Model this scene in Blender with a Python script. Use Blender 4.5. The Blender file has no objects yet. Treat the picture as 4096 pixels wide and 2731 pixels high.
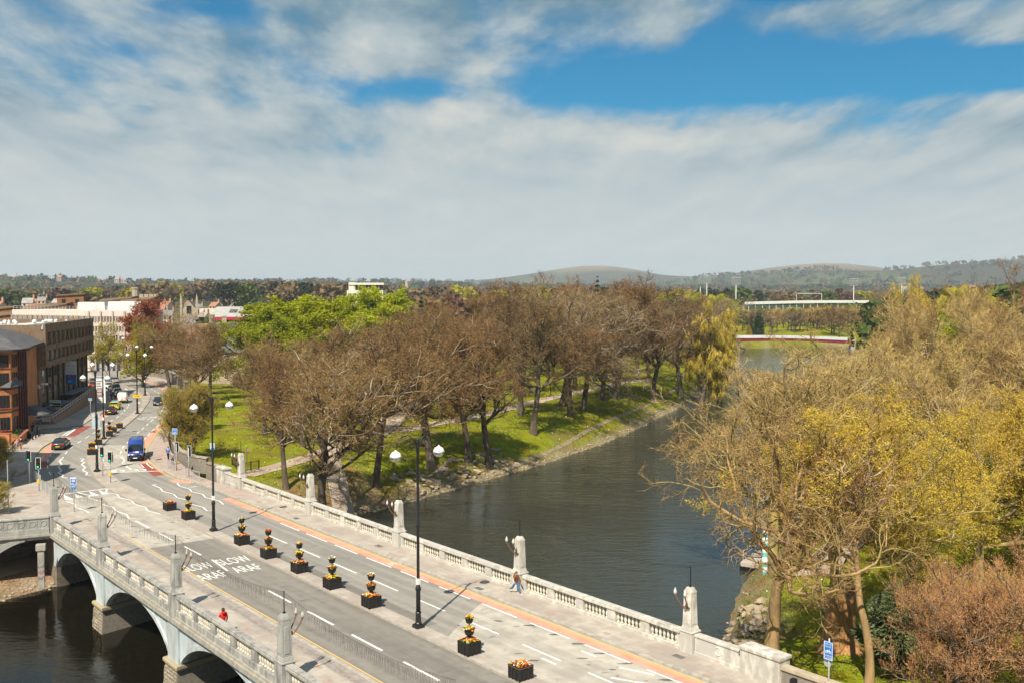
import bpy, bmesh, math, random
import numpy as np
from mathutils import Vector, Matrix
C = bpy.context.scene.collection
SC = bpy.context.scene
R = math.radians

# ---------------------------------------------------------------- camera
CAM_H = 22.0
PITCH = math.atan((1365.5 - 1170.0) / 3982.0)
cam_d = bpy.data.cameras.new('camera'); cam_d.lens = 35; cam_d.sensor_width = 36
cam_d.clip_start = 0.5; cam_d.clip_end = 60000
cam = bpy.data.objects.new('camera', cam_d); C.objects.link(cam)
cam.location = (0, 0, CAM_H); cam.rotation_euler = (math.pi/2 - PITCH, 0, 0)
SC.camera = cam

# ---------------------------------------------------------------- sun, sky, exposure
SUN_EL, SUN_ROT = R(50), R(196.8)
sun_d = bpy.data.lights.new('sun', 'SUN'); sun_d.energy = 5.0; sun_d.angle = R(0.53); sun_d.color = (1, .91, .76)
sun = bpy.data.objects.new('sun', sun_d); C.objects.link(sun)
sdir = Vector((math.sin(SUN_ROT)*math.cos(SUN_EL), math.cos(SUN_ROT)*math.cos(SUN_EL), math.sin(SUN_EL)))
sun.rotation_euler = (-sdir).to_track_quat('-Z', 'Y').to_euler(); sun.location = (-30, -60, 120)
SC.view_settings.view_transform = 'Standard'; SC.view_settings.look = 'None'
SC.view_settings.exposure = 0.52; SC.view_settings.gamma = 1; SC.view_settings.use_curve_mapping = False
SC.cycles.max_bounces = 6; SC.cycles.transparent_max_bounces = 6; SC.cycles.volume_bounces = 0

W = bpy.data.worlds.new('World'); SC.world = W; W.use_nodes = True
wt = W.node_tree
def nn(t, typ, **kw):
    n = t.nodes.new(typ)
    for k, v in kw.items(): setattr(n, k, v)
    return n
def math_n(t, op, a, b=None, clamp=False):
    n = nn(t, 'ShaderNodeMath', operation=op); n.use_clamp = clamp
    for i, q in enumerate((a, b)):
        if q is None: continue
        if isinstance(q, (int, float)): n.inputs[i].default_value = q
        else: t.links.new(q, n.inputs[i])
    return n.outputs[0]
def maprange(t, x, a, b, c=0., d=1., smooth=True):
    n = nn(t, 'ShaderNodeMapRange'); n.interpolation_type = 'SMOOTHSTEP' if smooth else 'LINEAR'
    t.links.new(x, n.inputs[0])
    for i, q in enumerate((a, b, c, d)): n.inputs[i+1].default_value = q
    return n.outputs[0]
def mixc(t, fac, a, b, mode='MIX'):
    n = nn(t, 'ShaderNodeMix', data_type='RGBA', blend_type=mode)
    for s, q in ((n.inputs['Factor'], fac), (n.inputs[6], a), (n.inputs[7], b)):
        if isinstance(q, (int, float)): s.default_value = q
        elif isinstance(q, (tuple, list)): s.default_value = (*q[:3], 1)
        else: t.links.new(q, s)
    return n.outputs[2]
def sky_world():
    t = wt; bg = t.nodes['Background']
    sk = nn(t, 'ShaderNodeTexSky', sky_type='NISHITA'); sk.sun_disc = False
    sk.sun_elevation = SUN_EL; sk.sun_rotation = SUN_ROT; sk.altitude = 30; sk.air_density = 1.0; sk.dust_density = .4; sk.ozone_density = 3.0
    tc = nn(t, 'ShaderNodeTexCoord'); sp = nn(t, 'ShaderNodeSeparateXYZ'); t.links.new(tc.outputs['Generated'], sp.inputs[0])
    dx, dy, dz = sp.outputs
    zz = math_n(t, 'ADD', math_n(t, 'MAXIMUM', dz, 0.0), 0.09)
    px = math_n(t, 'DIVIDE', dx, math_n(t, 'POWER', zz, .75)); py = math_n(t, 'MULTIPLY', math_n(t, 'LOGARITHM', zz, math.e), 1.2)
    def fbm(ox, oy, scale, detail, rough, w, dist=0.0):
        cv = nn(t, 'ShaderNodeCombineXYZ')
        t.links.new(math_n(t, 'ADD', px, ox), cv.inputs[0]); t.links.new(math_n(t, 'ADD', py, oy), cv.inputs[1]); cv.inputs[2].default_value = w
        n = nn(t, 'ShaderNodeTexNoise'); n.inputs['Scale'].default_value = scale; n.inputs['Detail'].default_value = detail
        n.inputs['Roughness'].default_value = rough; n.inputs['Distortion'].default_value = dist; t.links.new(cv.outputs[0], n.inputs['Vector'])
        return n.outputs['Fac']
    def cen(x, k): return math_n(t, 'MULTIPLY', math_n(t, 'SUBTRACT', x, .5), k)
    n1 = fbm(0, 0, 1.9, 9, .56, 44.1, .10)
    n2 = fbm(-.04, .075, 1.9, 9, .56, 44.1, .10)
    n3 = fbm(4, 1, .9, 3, .5, 9.1)
    n4 = fbm(-3, 7, 5.0, 7, .62, 1.3, .2)
    # clear gaps between the clouds
    gap = None
    for (ax, el, sx, se, amp) in GAPS:
        e = math_n(t, 'ADD', math_n(t, 'POWER', math_n(t, 'DIVIDE', math_n(t, 'SUBTRACT', dx, ax), sx), 2), math_n(t, 'POWER', math_n(t, 'DIVIDE', math_n(t, 'SUBTRACT', dz, el), se), 2))
        gg = math_n(t, 'MULTIPLY', math_n(t, 'EXPONENT', math_n(t, 'MULTIPLY', e, -.7)), amp)
        gap = gg if gap is None else math_n(t, 'ADD', gap, gg)
    low = maprange(t, dz, .19, .06, 0, .5)
    dens = math_n(t, 'ADD', math_n(t, 'SUBTRACT', math_n(t, 'ADD', cen(n1, 2.6), cen(n4, .55)), gap), low)
    dens = math_n(t, 'ADD', dens, .33)
    mask = maprange(t, dens, -.16, .36)
    lit = math_n(t, 'ADD', math_n(t, 'MULTIPLY', math_n(t, 'SUBTRACT', n1, n2), 3.2), cen(n4, .30))
    lit = math_n(t, 'ADD', lit, cen(n3, 1.3))
    flat = maprange(t, dz, .25, .05, 1.0, .34)
    lit = math_n(t, 'ADD', math_n(t, 'MULTIPLY', lit, flat), maprange(t, dz, .31, .06, .33, .64), clamp=True)
    K = SKY_K
    cr = nn(t, 'ShaderNodeValToRGB'); t.links.new(lit, cr.inputs[0])
    cr.color_ramp.elements[0].position = .05; cr.color_ramp.elements[0].color = (.14*K, .27*K, .36*K, 1)
    cr.color_ramp.elements[1].position = .95; cr.color_ramp.elements[1].color = (.74*K, .73*K, .67*K, 1)
    e = cr.color_ramp.elements.new(.5); e.color = (.43*K, .515*K, .555*K, 1)
    hz = maprange(t, dz, .17, .0, 0, .85)
    cloud = mixc(t, hz, cr.outputs[0], (.62*K, .675*K, .695*K))
    blue = mixc(t, 1.0, sk.outputs[0], (BLUE[0], BLUE[1], BLUE[2]), 'MULTIPLY')
    t.links.new(mixc(t, mask, blue, cloud), bg.inputs[0]); bg.inputs[1].default_value = SKY_S
HAZE = 9e-5
SKY_S = 0.10; SKY_K = 6.9; BLUE = (.025, .47, .62)
GAPS = [(-.514, .285, .05, .030, .62), (-.40, .288, .03, .014, .40), (-.285, .260, .05, .014, .5), (-.34, .215, .03, .010, .2), (-.118, .196, .05, .012, .45), 
        (.14, .20, .10, .018, .75), (.20, .226, .03, .016, .5), (.34, .203, .12, .015, .85), (.50, .194, .10, .014, .85), (.265, .277, .055, .012, .60), (.42, .262, .035, .012, .40), (-.12, .32, .12, .014, .4)]
sky_world()
W.cycles.sampling_method = 'MANUAL'; W.cycles.sample_map_resolution = 256

# ---------------------------------------------------------------- placing: a point of the picture, laid on the level z
D = 4096/2352
def g(u, v, z=0.):
    x = (u*D - 2048)/3982; y = -(v*D - 1365.5)/3982
    dy = math.cos(PITCH) + y*math.sin(PITCH); dz = -math.sin(PITCH) + y*math.cos(PITCH)
    k = (z - CAM_H)/dz
    return (x*k, dy*k)
def q1(x, y, z=0.): return g(x/2.61333/D, (1050 + y/2.61333)/D, z)
def q2(x, y, z=0.): return g(x/2.61333/D, (1550 + y/2.61333)/D, z)
def q3(x, y, z=0.): return g(x/2.138/D, (2000 + y/2.138)/D, z)
# height of a point seen v high above the ground distance Y
def hz(v, Y):
    y = -(v*D - 1365.5)/3982
    return CAM_H + Y*(-math.sin(PITCH) + y*math.cos(PITCH))/(math.cos(PITCH) + y*math.sin(PITCH))
def xat(u, Y): return (u - 1176)/2287*Y
# bridge axes: s runs west along the deck, t south across it
BA = R(39.06)
AX = np.array((-math.sin(BA), math.cos(BA))); BX = np.array((-math.cos(BA), -math.sin(BA)))
OX = np.array((10.876, 59.903))
def st(s, t): p = OX + AX*s + BX*t; return (float(p[0]), float(p[1]))
def inv_st(x, y):
    q = np.array((x, y)) - OX; return float(q @ AX), float(q @ BX)
ROT_B = math.atan2(AX[1], AX[0])       # heading of +s

# ---------------------------------------------------------------- mesh helper
class MB:
    def __init__(s): s.v = []; s.f = []; s.m = []
    def add(s, vs, fs, mi=0):
        b = len(s.v); s.v.extend([tuple(map(float, q)) for q in vs])
        for f in fs: s.f.append(tuple(b+i for i in f)); s.m.append(mi)
        return s
    def box(s, x0, x1, y0, y1, z0, z1, mi=0):
        return s.add([(x0,y0,z0),(x1,y0,z0),(x1,y1,z0),(x0,y1,z0),(x0,y0,z1),(x1,y0,z1),(x1,y1,z1),(x0,y1,z1)],
              [(0,3,2,1),(4,5,6,7),(0,1,5,4),(1,2,6,5),(2,3,7,6),(3,0,4,7)], mi)
    def taper(s, cx, cy, w0, d0, z0, w1, d1, z1, mi=0):
        a = [(cx+i*w0/2, cy+j*d0/2, z0) for i, j in ((-1,-1),(1,-1),(1,1),(-1,1))] + [(cx+i*w1/2, cy+j*d1/2, z1) for i, j in ((-1,-1),(1,-1),(1,1),(-1,1))]
        return s.add(a, [(0,3,2,1),(4,5,6,7),(0,1,5,4),(1,2,6,5),(2,3,7,6),(3,0,4,7)], mi)
    def obox(s, p0, p1, w, z0, z1, mi=0):
        # a wall of width w from p0 to p1 (plan)
        p0 = np.array(p0[:2]); p1 = np.array(p1[:2]); d = (p1-p0)/np.linalg.norm(p1-p0); n = np.array((-d[1], d[0]))*w/2
        c = [p0+n, p0-n, p1-n, p1+n]
        return s.add([(*q, z0) for q in c]+[(*q, z1) for q in c], [(3,2,1,0),(4,5,6,7),(0,1,5,4),(1,2,6,5),(2,3,7,6),(3,0,4,7)], mi)
    def prism(s, poly, z0, z1, mi=0, bottom=False, side=None):
        n = len(poly)
        ar = sum(poly[i][0]*poly[(i+1)%n][1]-poly[(i+1)%n][0]*poly[i][1] for i in range(n))
        if ar < 0: poly = poly[::-1]
        b = len(s.v); s.add([(*q[:2], z0) for q in poly]+[(*q[:2], z1) for q in poly], [])
        tri = __import__('mathutils').geometry.tessellate_polygon([[Vector((q[0], q[1], 0)) for q in poly]])
        for tr in tri:
            a, c, d = tr
            cr = (poly[c][0]-poly[a][0])*(poly[d][1]-poly[a][1])-(poly[c][1]-poly[a][1])*(poly[d][0]-poly[a][0])
            if cr < 0: c, d = d, c
            s.f.append((b+n+a, b+n+c, b+n+d)); s.m.append(mi)
            if bottom: s.f.append((b+a, b+d, b+c)); s.m.append(mi)
        if z1 != z0:
            for i in range(n):
                j = (i+1) % n; s.f.append((b+i, b+j, b+n+j, b+n+i)); s.m.append(mi if side is None else side)
        return s
    def lathe(s, prof, n, c=(0,0,0), mi=0, sy=1.):
        b = []
        for r, z in prof:
            for k in range(n):
                a = 2*math.pi*k/n; b.append((c[0]+r*math.cos(a), c[1]+r*sy*math.sin(a), c[2]+z))
        fs = []
        for i in range(len(prof)-1):
            for k in range(n):
                j = (k+1) % n; fs.append((i*n+k, i*n+j, (i+1)*n+j, (i+1)*n+k))
        if prof[0][0] > 1e-4: fs.append(tuple(range(n))[::-1])
        if prof[-1][0] > 1e-4: fs.append(tuple((len(prof)-1)*n+k for k in range(n)))
        return s.add(b, fs, mi)
    def tube(s, pts, rad, n=6, mi=0):
        pts = [Vector(p) for p in pts]
        if not isinstance(rad, (list, tuple)): rad = [rad]*len(pts)
        vs = []; ref = None
        for i, p in enumerate(pts):
            t = (pts[min(i+1, len(pts)-1)] - pts[max(i-1, 0)]).normalized()
            if ref is None: ref = Vector((0,0,1)) if abs(t.z) < .9 else Vector((1,0,0))
            u = t.cross(ref).normalized(); w = u.cross(t); ref = w
            for k in range(n):
                a = 2*math.pi*k/n; vs.append(p + (u*math.cos(a) + w*math.sin(a))*rad[i])
        fs = []
        for i in range(len(pts)-1):
            for k in range(n):
                j = (k+1) % n; fs.append((i*n+k, (i+1)*n+k, (i+1)*n+j, i*n+j))
        fs.append(tuple(range(n))); fs.append(tuple((len(pts)-1)*n+k for k in range(n))[::-1])
        return s.add(vs, fs, mi)
    def sphere(s, c, r, mi=0, nu=10, nv=6, sz=1., a0=-90, a1=90):
        prof = [(max(r*math.cos(R(a0+(a1-a0)*i/nv)), 0.), r*sz*math.sin(R(a0+(a1-a0)*i/nv))) for i in range(nv+1)]
        prof = [(q if q > 1e-6 else 1e-5, z) for q, z in prof]
        return s.lathe(prof, nu, c, mi)
    def xf(s, M):
        s.v = [tuple(M @ Vector(q)) for q in s.v]; return s
    def mesh(s, name, mats, smooth=False):
        me = bpy.data.meshes.new(name); me.from_pydata(s.v, [], s.f)
        if not isinstance(mats, (list, tuple)): mats = [mats]
        for q in mats: me.materials.append(q)
        if len(mats) > 1: me.polygons.foreach_set('material_index', s.m)
        if smooth: me.polygons.foreach_set('use_smooth', [True]*len(me.polygons))
        me.update(); return me
    def build(s, name, mats, parent=None, smooth=False, loc=None, rz=0, bevel=0):
        o = bpy.data.objects.new(name, s.mesh(name, mats, smooth)); C.objects.link(o); o.parent = parent
        if loc is not None: o.location = loc
        o.rotation_euler.z = rz
        if bevel:
            m = o.modifiers.new('bevel', 'BEVEL'); m.width = bevel; m.segments = 1; m.limit_method = 'ANGLE'
        return o
def put(name, me, parent=None, loc=(0,0,0), rot=(0,0,0), sc=(1,1,1)):
    o = bpy.data.objects.new(name, me); C.objects.link(o); o.parent = parent
    o.location = loc; o.rotation_euler = rot; o.scale = sc; return o
def thing(name, label, cat, loc=(0,0,0), rz=0, group=None):
    o = bpy.data.objects.new(name, None); C.objects.link(o); o.empty_display_size = .3
    o.location = loc; o.rotation_euler.z = rz; o['label'] = label; o['category'] = cat
    if group: o['group'] = group
    return o
def tag(o, label, cat, group=None):
    o['label'] = label; o['category'] = cat
    if group: o['group'] = group
    return o
def struct(o, kind='structure'): o['kind'] = kind; return o
def dup(o, loc, rz, label=None, group=None, sc=None):
    def cp(q, par):
        c = q.copy(); C.objects.link(c); c.parent = par
        for ch in q.children: cp(ch, c)
        return c
    c = cp(o, None); c.location = loc; c.rotation_euler.z = rz
    if sc: c.scale = sc if isinstance(sc, (tuple, list)) else (sc,)*3
    if label: c['label'] = label
    if group: c['group'] = group
    return c
def text_mb(body, size=1.0, align='CENTER'):
    cu = bpy.data.curves.new('t', 'FONT'); cu.body = body; cu.size = size; cu.align_x = align; cu.align_y = 'CENTER'; cu.resolution_u = 2
    o = bpy.data.objects.new('t', cu); C.objects.link(o)
    dg = bpy.context.evaluated_depsgraph_get(); dg.update()
    me = bpy.data.meshes.new_from_object(o.evaluated_get(dg))
    mb = MB(); mb.add([v.co for v in me.vertices], [tuple(p.vertices) for p in me.polygons])
    bpy.data.objects.remove(o); bpy.data.curves.remove(cu); bpy.data.meshes.remove(me)
    return mb

# ---------------------------------------------------------------- materials
def mat(name, col, col2=None, scale=2., rough=.85, detail=5, bump=0., bscale=None, stretch=(1,1,1), coord='world', metallic=0., contrast=(.35,.65), col3=None, scale3=.3, spec=.3, rand=0., bdist=.05):
    m = bpy.data.materials.new(name); m.use_nodes = True; t = m.node_tree; b = t.nodes['Principled BSDF']
    b.inputs['Roughness'].default_value = rough; b.inputs['Metallic'].default_value = metallic; b.inputs['Specular IOR Level'].default_value = spec
    if col2 is None and not bump and not rand:
        b.inputs['Base Color'].default_value = (*col, 1); return m
    if coord == 'world': src = nn(t, 'ShaderNodeNewGeometry').outputs['Position']
    else: src = nn(t, 'ShaderNodeTexCoord').outputs['Object']
    mp = nn(t, 'ShaderNodeMapping'); mp.inputs['Scale'].default_value = stretch; t.links.new(src, mp.inputs[0])
    def noise(sc, det=detail, ro=.6):
        n = nn(t, 'ShaderNodeTexNoise'); n.inputs['Scale'].default_value = sc; n.inputs['Detail'].default_value = det; n.inputs['Roughness'].default_value = ro
        t.links.new(mp.outputs[0], n.inputs['Vector']); return n.outputs['Fac']
    c = col
    if col2 is not None: c = mixc(t, maprange(t, noise(scale), contrast[0], contrast[1]), col, col2)
    if col3 is not None: c = mixc(t, maprange(t, noise(scale3, 4), .42, .62), c, col3)
    if rand:
        oi = nn(t, 'ShaderNodeObjectInfo'); hs = nn(t, 'ShaderNodeHueSaturation')
        t.links.new(math_n(t, 'ADD', math_n(t, 'MULTIPLY', oi.outputs['Random'], 2*rand), 1-rand), hs.inputs['Value'])
        if isinstance(c, tuple): hs.inputs['Color'].default_value = (*c, 1)
        else: t.links.new(c, hs.inputs['Color'])
        c = hs.outputs[0]
    if isinstance(c, tuple): b.inputs['Base Color'].default_value = (*c, 1)
    else: t.links.new(c, b.inputs['Base Color'])
    if bump:
        bn = nn(t, 'ShaderNodeBump'); bn.inputs['Strength'].default_value = bump; bn.inputs['Distance'].default_value = bdist
        t.links.new(noise(bscale or scale*4), bn.inputs['Height']); t.links.new(bn.outputs[0], b.inputs['Normal'])
    return m
M = {}
M['asphalt'] = mat('asphalt', (.262,.242,.215), (.295,.273,.243), 1.4, .9, 8, .3, 40, col3=(.255,.24,.22), scale3=.12, bdist=.01)
M['asphalt_dark'] = mat('asphalt_dark', (.195,.178,.156), (.225,.206,.182), 1.1, .9, 8, .3, 40, bdist=.01)
M['concrete_road'] = mat('concrete_road', (.40,.365,.31), (.47,.43,.37), .9, .9, 9, .2, 30, col3=(.36,.33,.285), scale3=.5, bdist=.01)
M['patch'] = mat('patch', (.10,.10,.095), (.15,.145,.14), 2, .9)
M['paving'] = mat('paving', (.40,.35,.30), (.48,.43,.375), 1.3, .9, 8, .2, 25, col3=(.37,.315,.275), scale3=.25, bdist=.01)
M['paving_pink'] = mat('paving_pink', (.40,.31,.265), (.46,.37,.32), 1.1, .9, 8, .2, 25, bdist=.01)
M['kerb'] = mat('kerb', (.33,.30,.25), (.46,.42,.36), 2.0, .9, 6, .2, 20, bdist=.01)
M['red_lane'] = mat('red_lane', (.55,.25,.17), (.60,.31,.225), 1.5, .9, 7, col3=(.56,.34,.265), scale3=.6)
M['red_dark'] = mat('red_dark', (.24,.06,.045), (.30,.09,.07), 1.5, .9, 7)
M['white_line'] = mat('white_line', (.78,.77,.73), (.60,.585,.55), 3, .8, 8, contrast=(.45,.75))
M['yellow_line'] = mat('yellow_line', (.72,.43,.10), (.62,.42,.20), 3, .8, 8)
M['stone'] = mat('stone', (.64,.605,.54), (.36,.34,.30), 2.0, .9, 9, .5, 20, stretch=(1,1,.45), col3=(.48,.46,.42), scale3=.5)
M['stone_grey'] = mat('stone_grey', (.48,.465,.43), (.20,.195,.185), 2.2, .92, 9, .5, 20, stretch=(1,1,.35), col3=(.33,.325,.30), scale3=.6)
M['coping_grey'] = mat('coping_grey', (.34,.335,.315), (.22,.215,.20), 3.5, .95, 9, .6, 14, col3=(.40,.38,.34), scale3=.8)
M['baluster'] = mat('baluster', (.66,.60,.49), (.52,.48,.40), 5, .9, 6, .4, 20, rand=.14)
M['blue_paint'] = mat('blue_paint', (.47,.54,.57), (.57,.62,.63), 1.2, .7, 7, .2, 12, col3=(.40,.43,.42), scale3=.9, stretch=(1,1,.4))
M['pier_stone'] = mat('pier_stone', (.44,.375,.285), (.30,.255,.195), 2.2, .95, 8, .8, 9, rand=.22)
M['mortar'] = mat('mortar', (.27,.24,.20), (.20,.18,.15), 4, .95)
M['cornice'] = mat('cornice', (.30,.28,.235), (.40,.375,.32), 2.5, .95, 8, .4, 14)
M['lichen'] = mat('lichen', (.34,.30,.22), (.38,.31,.17), 2.5, .95, 8, .4, 14)
M['dark_wall'] = mat('dark_wall', (.17,.14,.11), (.25,.21,.165), 2.0, .95, 8, .6, 10)
M['iron'] = mat('iron', (.012,.013,.016), rough=.42, spec=.5)
M['rust'] = mat('rust', (.16,.085,.055), (.24,.14,.10), 8, .8, coord='obj')
M['white_paint'] = mat('white_paint', (.80,.80,.78), rough=.35, spec=.5)
M['steel'] = mat('steel', (.40,.41,.42), rough=.45, metallic=.6)
M['galv'] = mat('galv', (.42,.43,.44), (.50,.51,.51), 5, .55, metallic=.3)
M['black'] = mat('black', (.012,.012,.013), rough=.5)
M['chrome'] = mat('chrome', (.6,.6,.6), rough=.12, metallic=1.)

def add_slabs(m, w, h, k):
    t = m.node_tree; b = t.nodes['Principled BSDF']; src = b.inputs['Base Color'].links[0].from_socket
    pos = nn(t, 'ShaderNodeNewGeometry').outputs['Position']; mp = nn(t, 'ShaderNodeMapping'); mp.inputs['Rotation'].default_value = (0, 0, -ROT_B); t.links.new(pos, mp.inputs[0])
    br = nn(t, 'ShaderNodeTexBrick'); br.inputs['Scale'].default_value = 1; br.inputs['Brick Width'].default_value = w; br.inputs['Row Height'].default_value = h; br.inputs['Mortar Size'].default_value = .012; br.inputs['Mortar Smooth'].default_value = .3
    br.inputs['Color1'].default_value = (1, 1, 1, 1); br.inputs['Color2'].default_value = (.90, .89, .88, 1); br.inputs['Mortar'].default_value = (k, k, k, 1); t.links.new(mp.outputs[0], br.inputs['Vector'])
    t.links.new(mixc(t, 1., src, br.outputs['Color'], 'MULTIPLY'), b.inputs['Base Color'])
def add_wear(m, amt):
    t = m.node_tree; b = t.nodes['Principled BSDF']; src = b.inputs['Base Color'].links[0].from_socket
    pos = nn(t, 'ShaderNodeNewGeometry').outputs['Position']; mp = nn(t, 'ShaderNodeMapping'); mp.inputs['Rotation'].default_value = (0, 0, -ROT_B); t.links.new(pos, mp.inputs[0])
    m2 = nn(t, 'ShaderNodeMapping'); m2.inputs['Scale'].default_value = (.035, 1.1, 1); t.links.new(mp.outputs[0], m2.inputs[0])
    n = nn(t, 'ShaderNodeTexNoise'); n.inputs['Scale'].default_value = 1.; n.inputs['Detail'].default_value = 5; t.links.new(m2.outputs[0], n.inputs['Vector'])
    n2 = nn(t, 'ShaderNodeTexNoise'); n2.inputs['Scale'].default_value = .9; n2.inputs['Detail'].default_value = 8; t.links.new(pos, n2.inputs['Vector'])
    c = mixc(t, maprange(t, n.outputs['Fac'], .35, .65), (1-amt, 1-amt, 1-amt), (1+amt, 1+amt, 1+amt)); c = mixc(t, 1., src, c, 'MULTIPLY')
    c = mixc(t, math_n(t, 'MULTIPLY', maprange(t, n2.outputs['Fac'], .60, .72), .4), c, (.10, .095, .088)); t.links.new(c, b.inputs['Base Color'])
add_slabs(M['paving'], .9, .6, .72); add_slabs(M['paving_pink'], .6, .45, .75)
for q_, a_ in (('asphalt', .13), ('asphalt_dark', .14), ('concrete_road', .10)): add_wear(M[q_], a_)
# ================================================================ TERRAIN
WATER = -5.5
WBANK = np.array([(-75,-140),(-66,-20),(-60,40),(-46.5,86),(-39.5,97),(-29,108),(-17.5,123.5),(-10.5,134.5),(5,158.5),(17,181),(28.5,208),(48,258),(68,318),(88,385),(106,465),(116,488),(140,505),(200,520),(330,535),(600,560)], float)
EBANK = np.array([(-20,-140),(-14,-20),(-6,30),(3,48),(11,62),(17.2,79),(20,88),(24.5,99),(31,111),(45,138),(62,175),(83,225),(108,300),(130,380),(160,465),(180,474),(230,482),(330,495),(600,515)], float)
def pl_dist(P, L):
    """signed distance: positive on the left of the polyline (west)"""
    best = np.full(len(P), 1e9); sg = np.ones(len(P))
    for a, b in zip(L[:-1], L[1:]):
        d = b-a; l2 = d @ d; t = np.clip(((P-a) @ d)/l2, 0, 1); q = P - (a + t[:, None]*d); r = np.hypot(q[:, 0], q[:, 1])
        s = np.sign(d[0]*(P[:, 1]-a[1]) - d[1]*(P[:, 0]-a[0])); k = r < best
        best[k] = r[k]; sg[k] = s[k]
    return best*sg
def sstep(x, a, b):
    t = np.clip((x-a)/(b-a), 0, 1); return t*t*(3-2*t)
HILLS = [  # x, y, half-width x, half-width y, height
    (-900, 6500, 1300, 900, 60), (640, 8000, 600, 1100, 205), (50, 7600, 560, 900, 105), (1050, 8400, 420, 900, 130), (2300, 9000, 1500, 900, 110),
    (1350, 7000, 900, 600, 112), (-1500, 2600, 700, 500, 30), (-650, 3600, 700, 500, 20), (700, 6900, 420, 500, 120),
    (1080, 5200, 260, 650, 72), (1500, 5000, 480, 700, 100), (2150, 4900, 480, 800, 128), (2850, 5200, 620, 900, 175), (2300, 7500, 800, 900, 215)]
def zt(P):
    P = np.asarray(P, float).reshape(-1, 2); x, y = P[:, 0], P[:, 1]
    dw = pl_dist(P, WBANK); de = -pl_dist(P, EBANK)
    q = P - OX; t = q @ BX
    land = -1.35 + 0.85*sstep(dw, 16, 60) + .10*np.sin(x*.11+1)*np.cos(y*.09)
    south = sstep(t, -2.5, 0.)
    bank_n = np.interp(dw, [-3, 0, .8, 2.5, 6.5, 9, 12, 16], [-7.2, -5.62, -5.0, -4.3, -2.3, -1.75, -1.5, -1.35])
    bank_s = np.interp(dw, [-3, 0, 1.5, 3.5, 9, 9.8], [-7.2, -5.62, -4.9, -4.35, -4.2, -.7])
    zw = np.where(dw < 16, bank_n, land)*(1-south) + np.where(dw < 9.8, bank_s, -.7)*south
    ze = np.interp(de, [-3, 0, 1.2, 4, 9], [-7.2, -5.7, -4.2, -2.6, -1.7]) + .12*np.sin(x*.35)*np.cos(y*.27)
    z = np.where(dw > -3, zw, np.where(de > -3, ze, -7.2))
    # the broad valley rises gently away from the town
    r = np.hypot(x, y)
    far = sstep(r, 330, 1500)*9 + sstep(r, 1300, 4200)*22 + sstep(-x, 120, 420)*sstep(y, 230, 480)*5
    far *= np.where((dw < 0) & (de < 0), 0, 1)*sstep(np.minimum(np.abs(dw), np.abs(de)), 5, 60)
    z = z + far
    if r.max() > 1200:
        acc = np.zeros(len(x))
        for hx, hy, wx, wy, hh in HILLS:
            acc += (hh*np.exp(-(((x-hx)/wx)**2 + ((y-hy)/wy)**2)*.8)*(1 + .05*np.sin(x*.006+hy)*np.cos(y*.005)))**3
        z = z + np.cbrt(acc)
    return z
def zt1(x, y): return float(zt([(x, y)])[0])
def geo_lines(a, b, step, lim, k=1.09):
    c = list(np.arange(a, b+.01, step)); s = step; p = b
    while p < lim[1]: s *= k; p += s; c.append(p)
    s = step; p = a; lo = []
    while p > lim[0]: s *= k; p -= s; lo.append(p)
    return np.array(lo[::-1]+c)
gx = geo_lines(-72, 100, 1.5, (-9000, 9000), 1.085); gy = geo_lines(36, 300, 1.5, (-260, 13000), 1.075)
GX, GY = np.meshgrid(gx, gy); PP = np.stack([GX.ravel(), GY.ravel()], 1); ZZ = zt(PP)
nx, ny = len(gx), len(gy)
me = bpy.data.meshes.new('ground')
vv = np.column_stack([PP, ZZ]); idx = np.arange(nx*ny).reshape(ny, nx)
quads = np.stack([idx[:-1, :-1], idx[:-1, 1:], idx[1:, 1:], idx[1:, :-1]], -1).reshape(-1, 4)
me.vertices.add(len(vv)); me.vertices.foreach_set('co', vv.ravel().astype(np.float32))
me.loops.add(quads.size); me.loops.foreach_set('vertex_index', quads.ravel().astype(np.int32))
me.polygons.add(len(quads)); me.polygons.foreach_set('loop_start', np.arange(0, quads.size, 4, dtype=np.int32))
me.polygons.foreach_set('use_smooth', np.ones(len(quads), bool)); me.update()
# what grows or lies where: meadow, leaf litter, bare bank, town, far fields
rs = np.random.RandomState(4)
dwv, dev = pl_dist(PP, WBANK), -pl_dist(PP, EBANK)
col = np.tile(np.array((.20, .235, .014)), (len(PP), 1))
def blend(c, w): 
    global col
    col = col*(1-w[:, None]) + np.array(c)*w[:, None]
qq = PP-OX; tv = qq @ BX; sv = qq @ AX
wob = 2.2*np.sin(PP[:, 0]*.31+1)*np.cos(PP[:, 1]*.23) + 1.3*np.sin(PP[:, 0]*.9)*np.sin(PP[:, 1]*.7+2)
litter = (dwv > 0)*(1-sstep(dwv+wob, 8, 14))*(1-sstep(-tv+wob*1.5, 18, 30))
blend((.235, .175, .10), litter*.85)
blend((.26, .22, .15), (dwv > -2)*(1-sstep(dwv+wob*.4, 1.0, 3.5))*.8)
blend((.24, .19, .13), (dev > -2)*(1-sstep(dev+wob*.5, 2.5, 6))*.8)
blend((.30, .25, .18), (dwv > -3)*(dwv < 10)*sstep(tv, -1, 0))
blend((.10, .095, .05), (np.minimum(dwv, dev) < -1.0)*(np.maximum(dwv, dev) < -1)*.9)
rr = np.hypot(PP[:, 0], PP[:, 1])
town = sstep(-PP[:, 0], 20, 60)*sstep(PP[:, 1], 210, 300)
blend((.17, .155, .13), town*.75)
fn = np.sin(PP[:, 0]*.004+2)*np.sin(PP[:, 1]*.0031+.6) + .6*np.sin(PP[:, 0]*.011)*np.cos(PP[:, 1]*.009+1)
farw = sstep(rr, 700, 1500)
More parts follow.
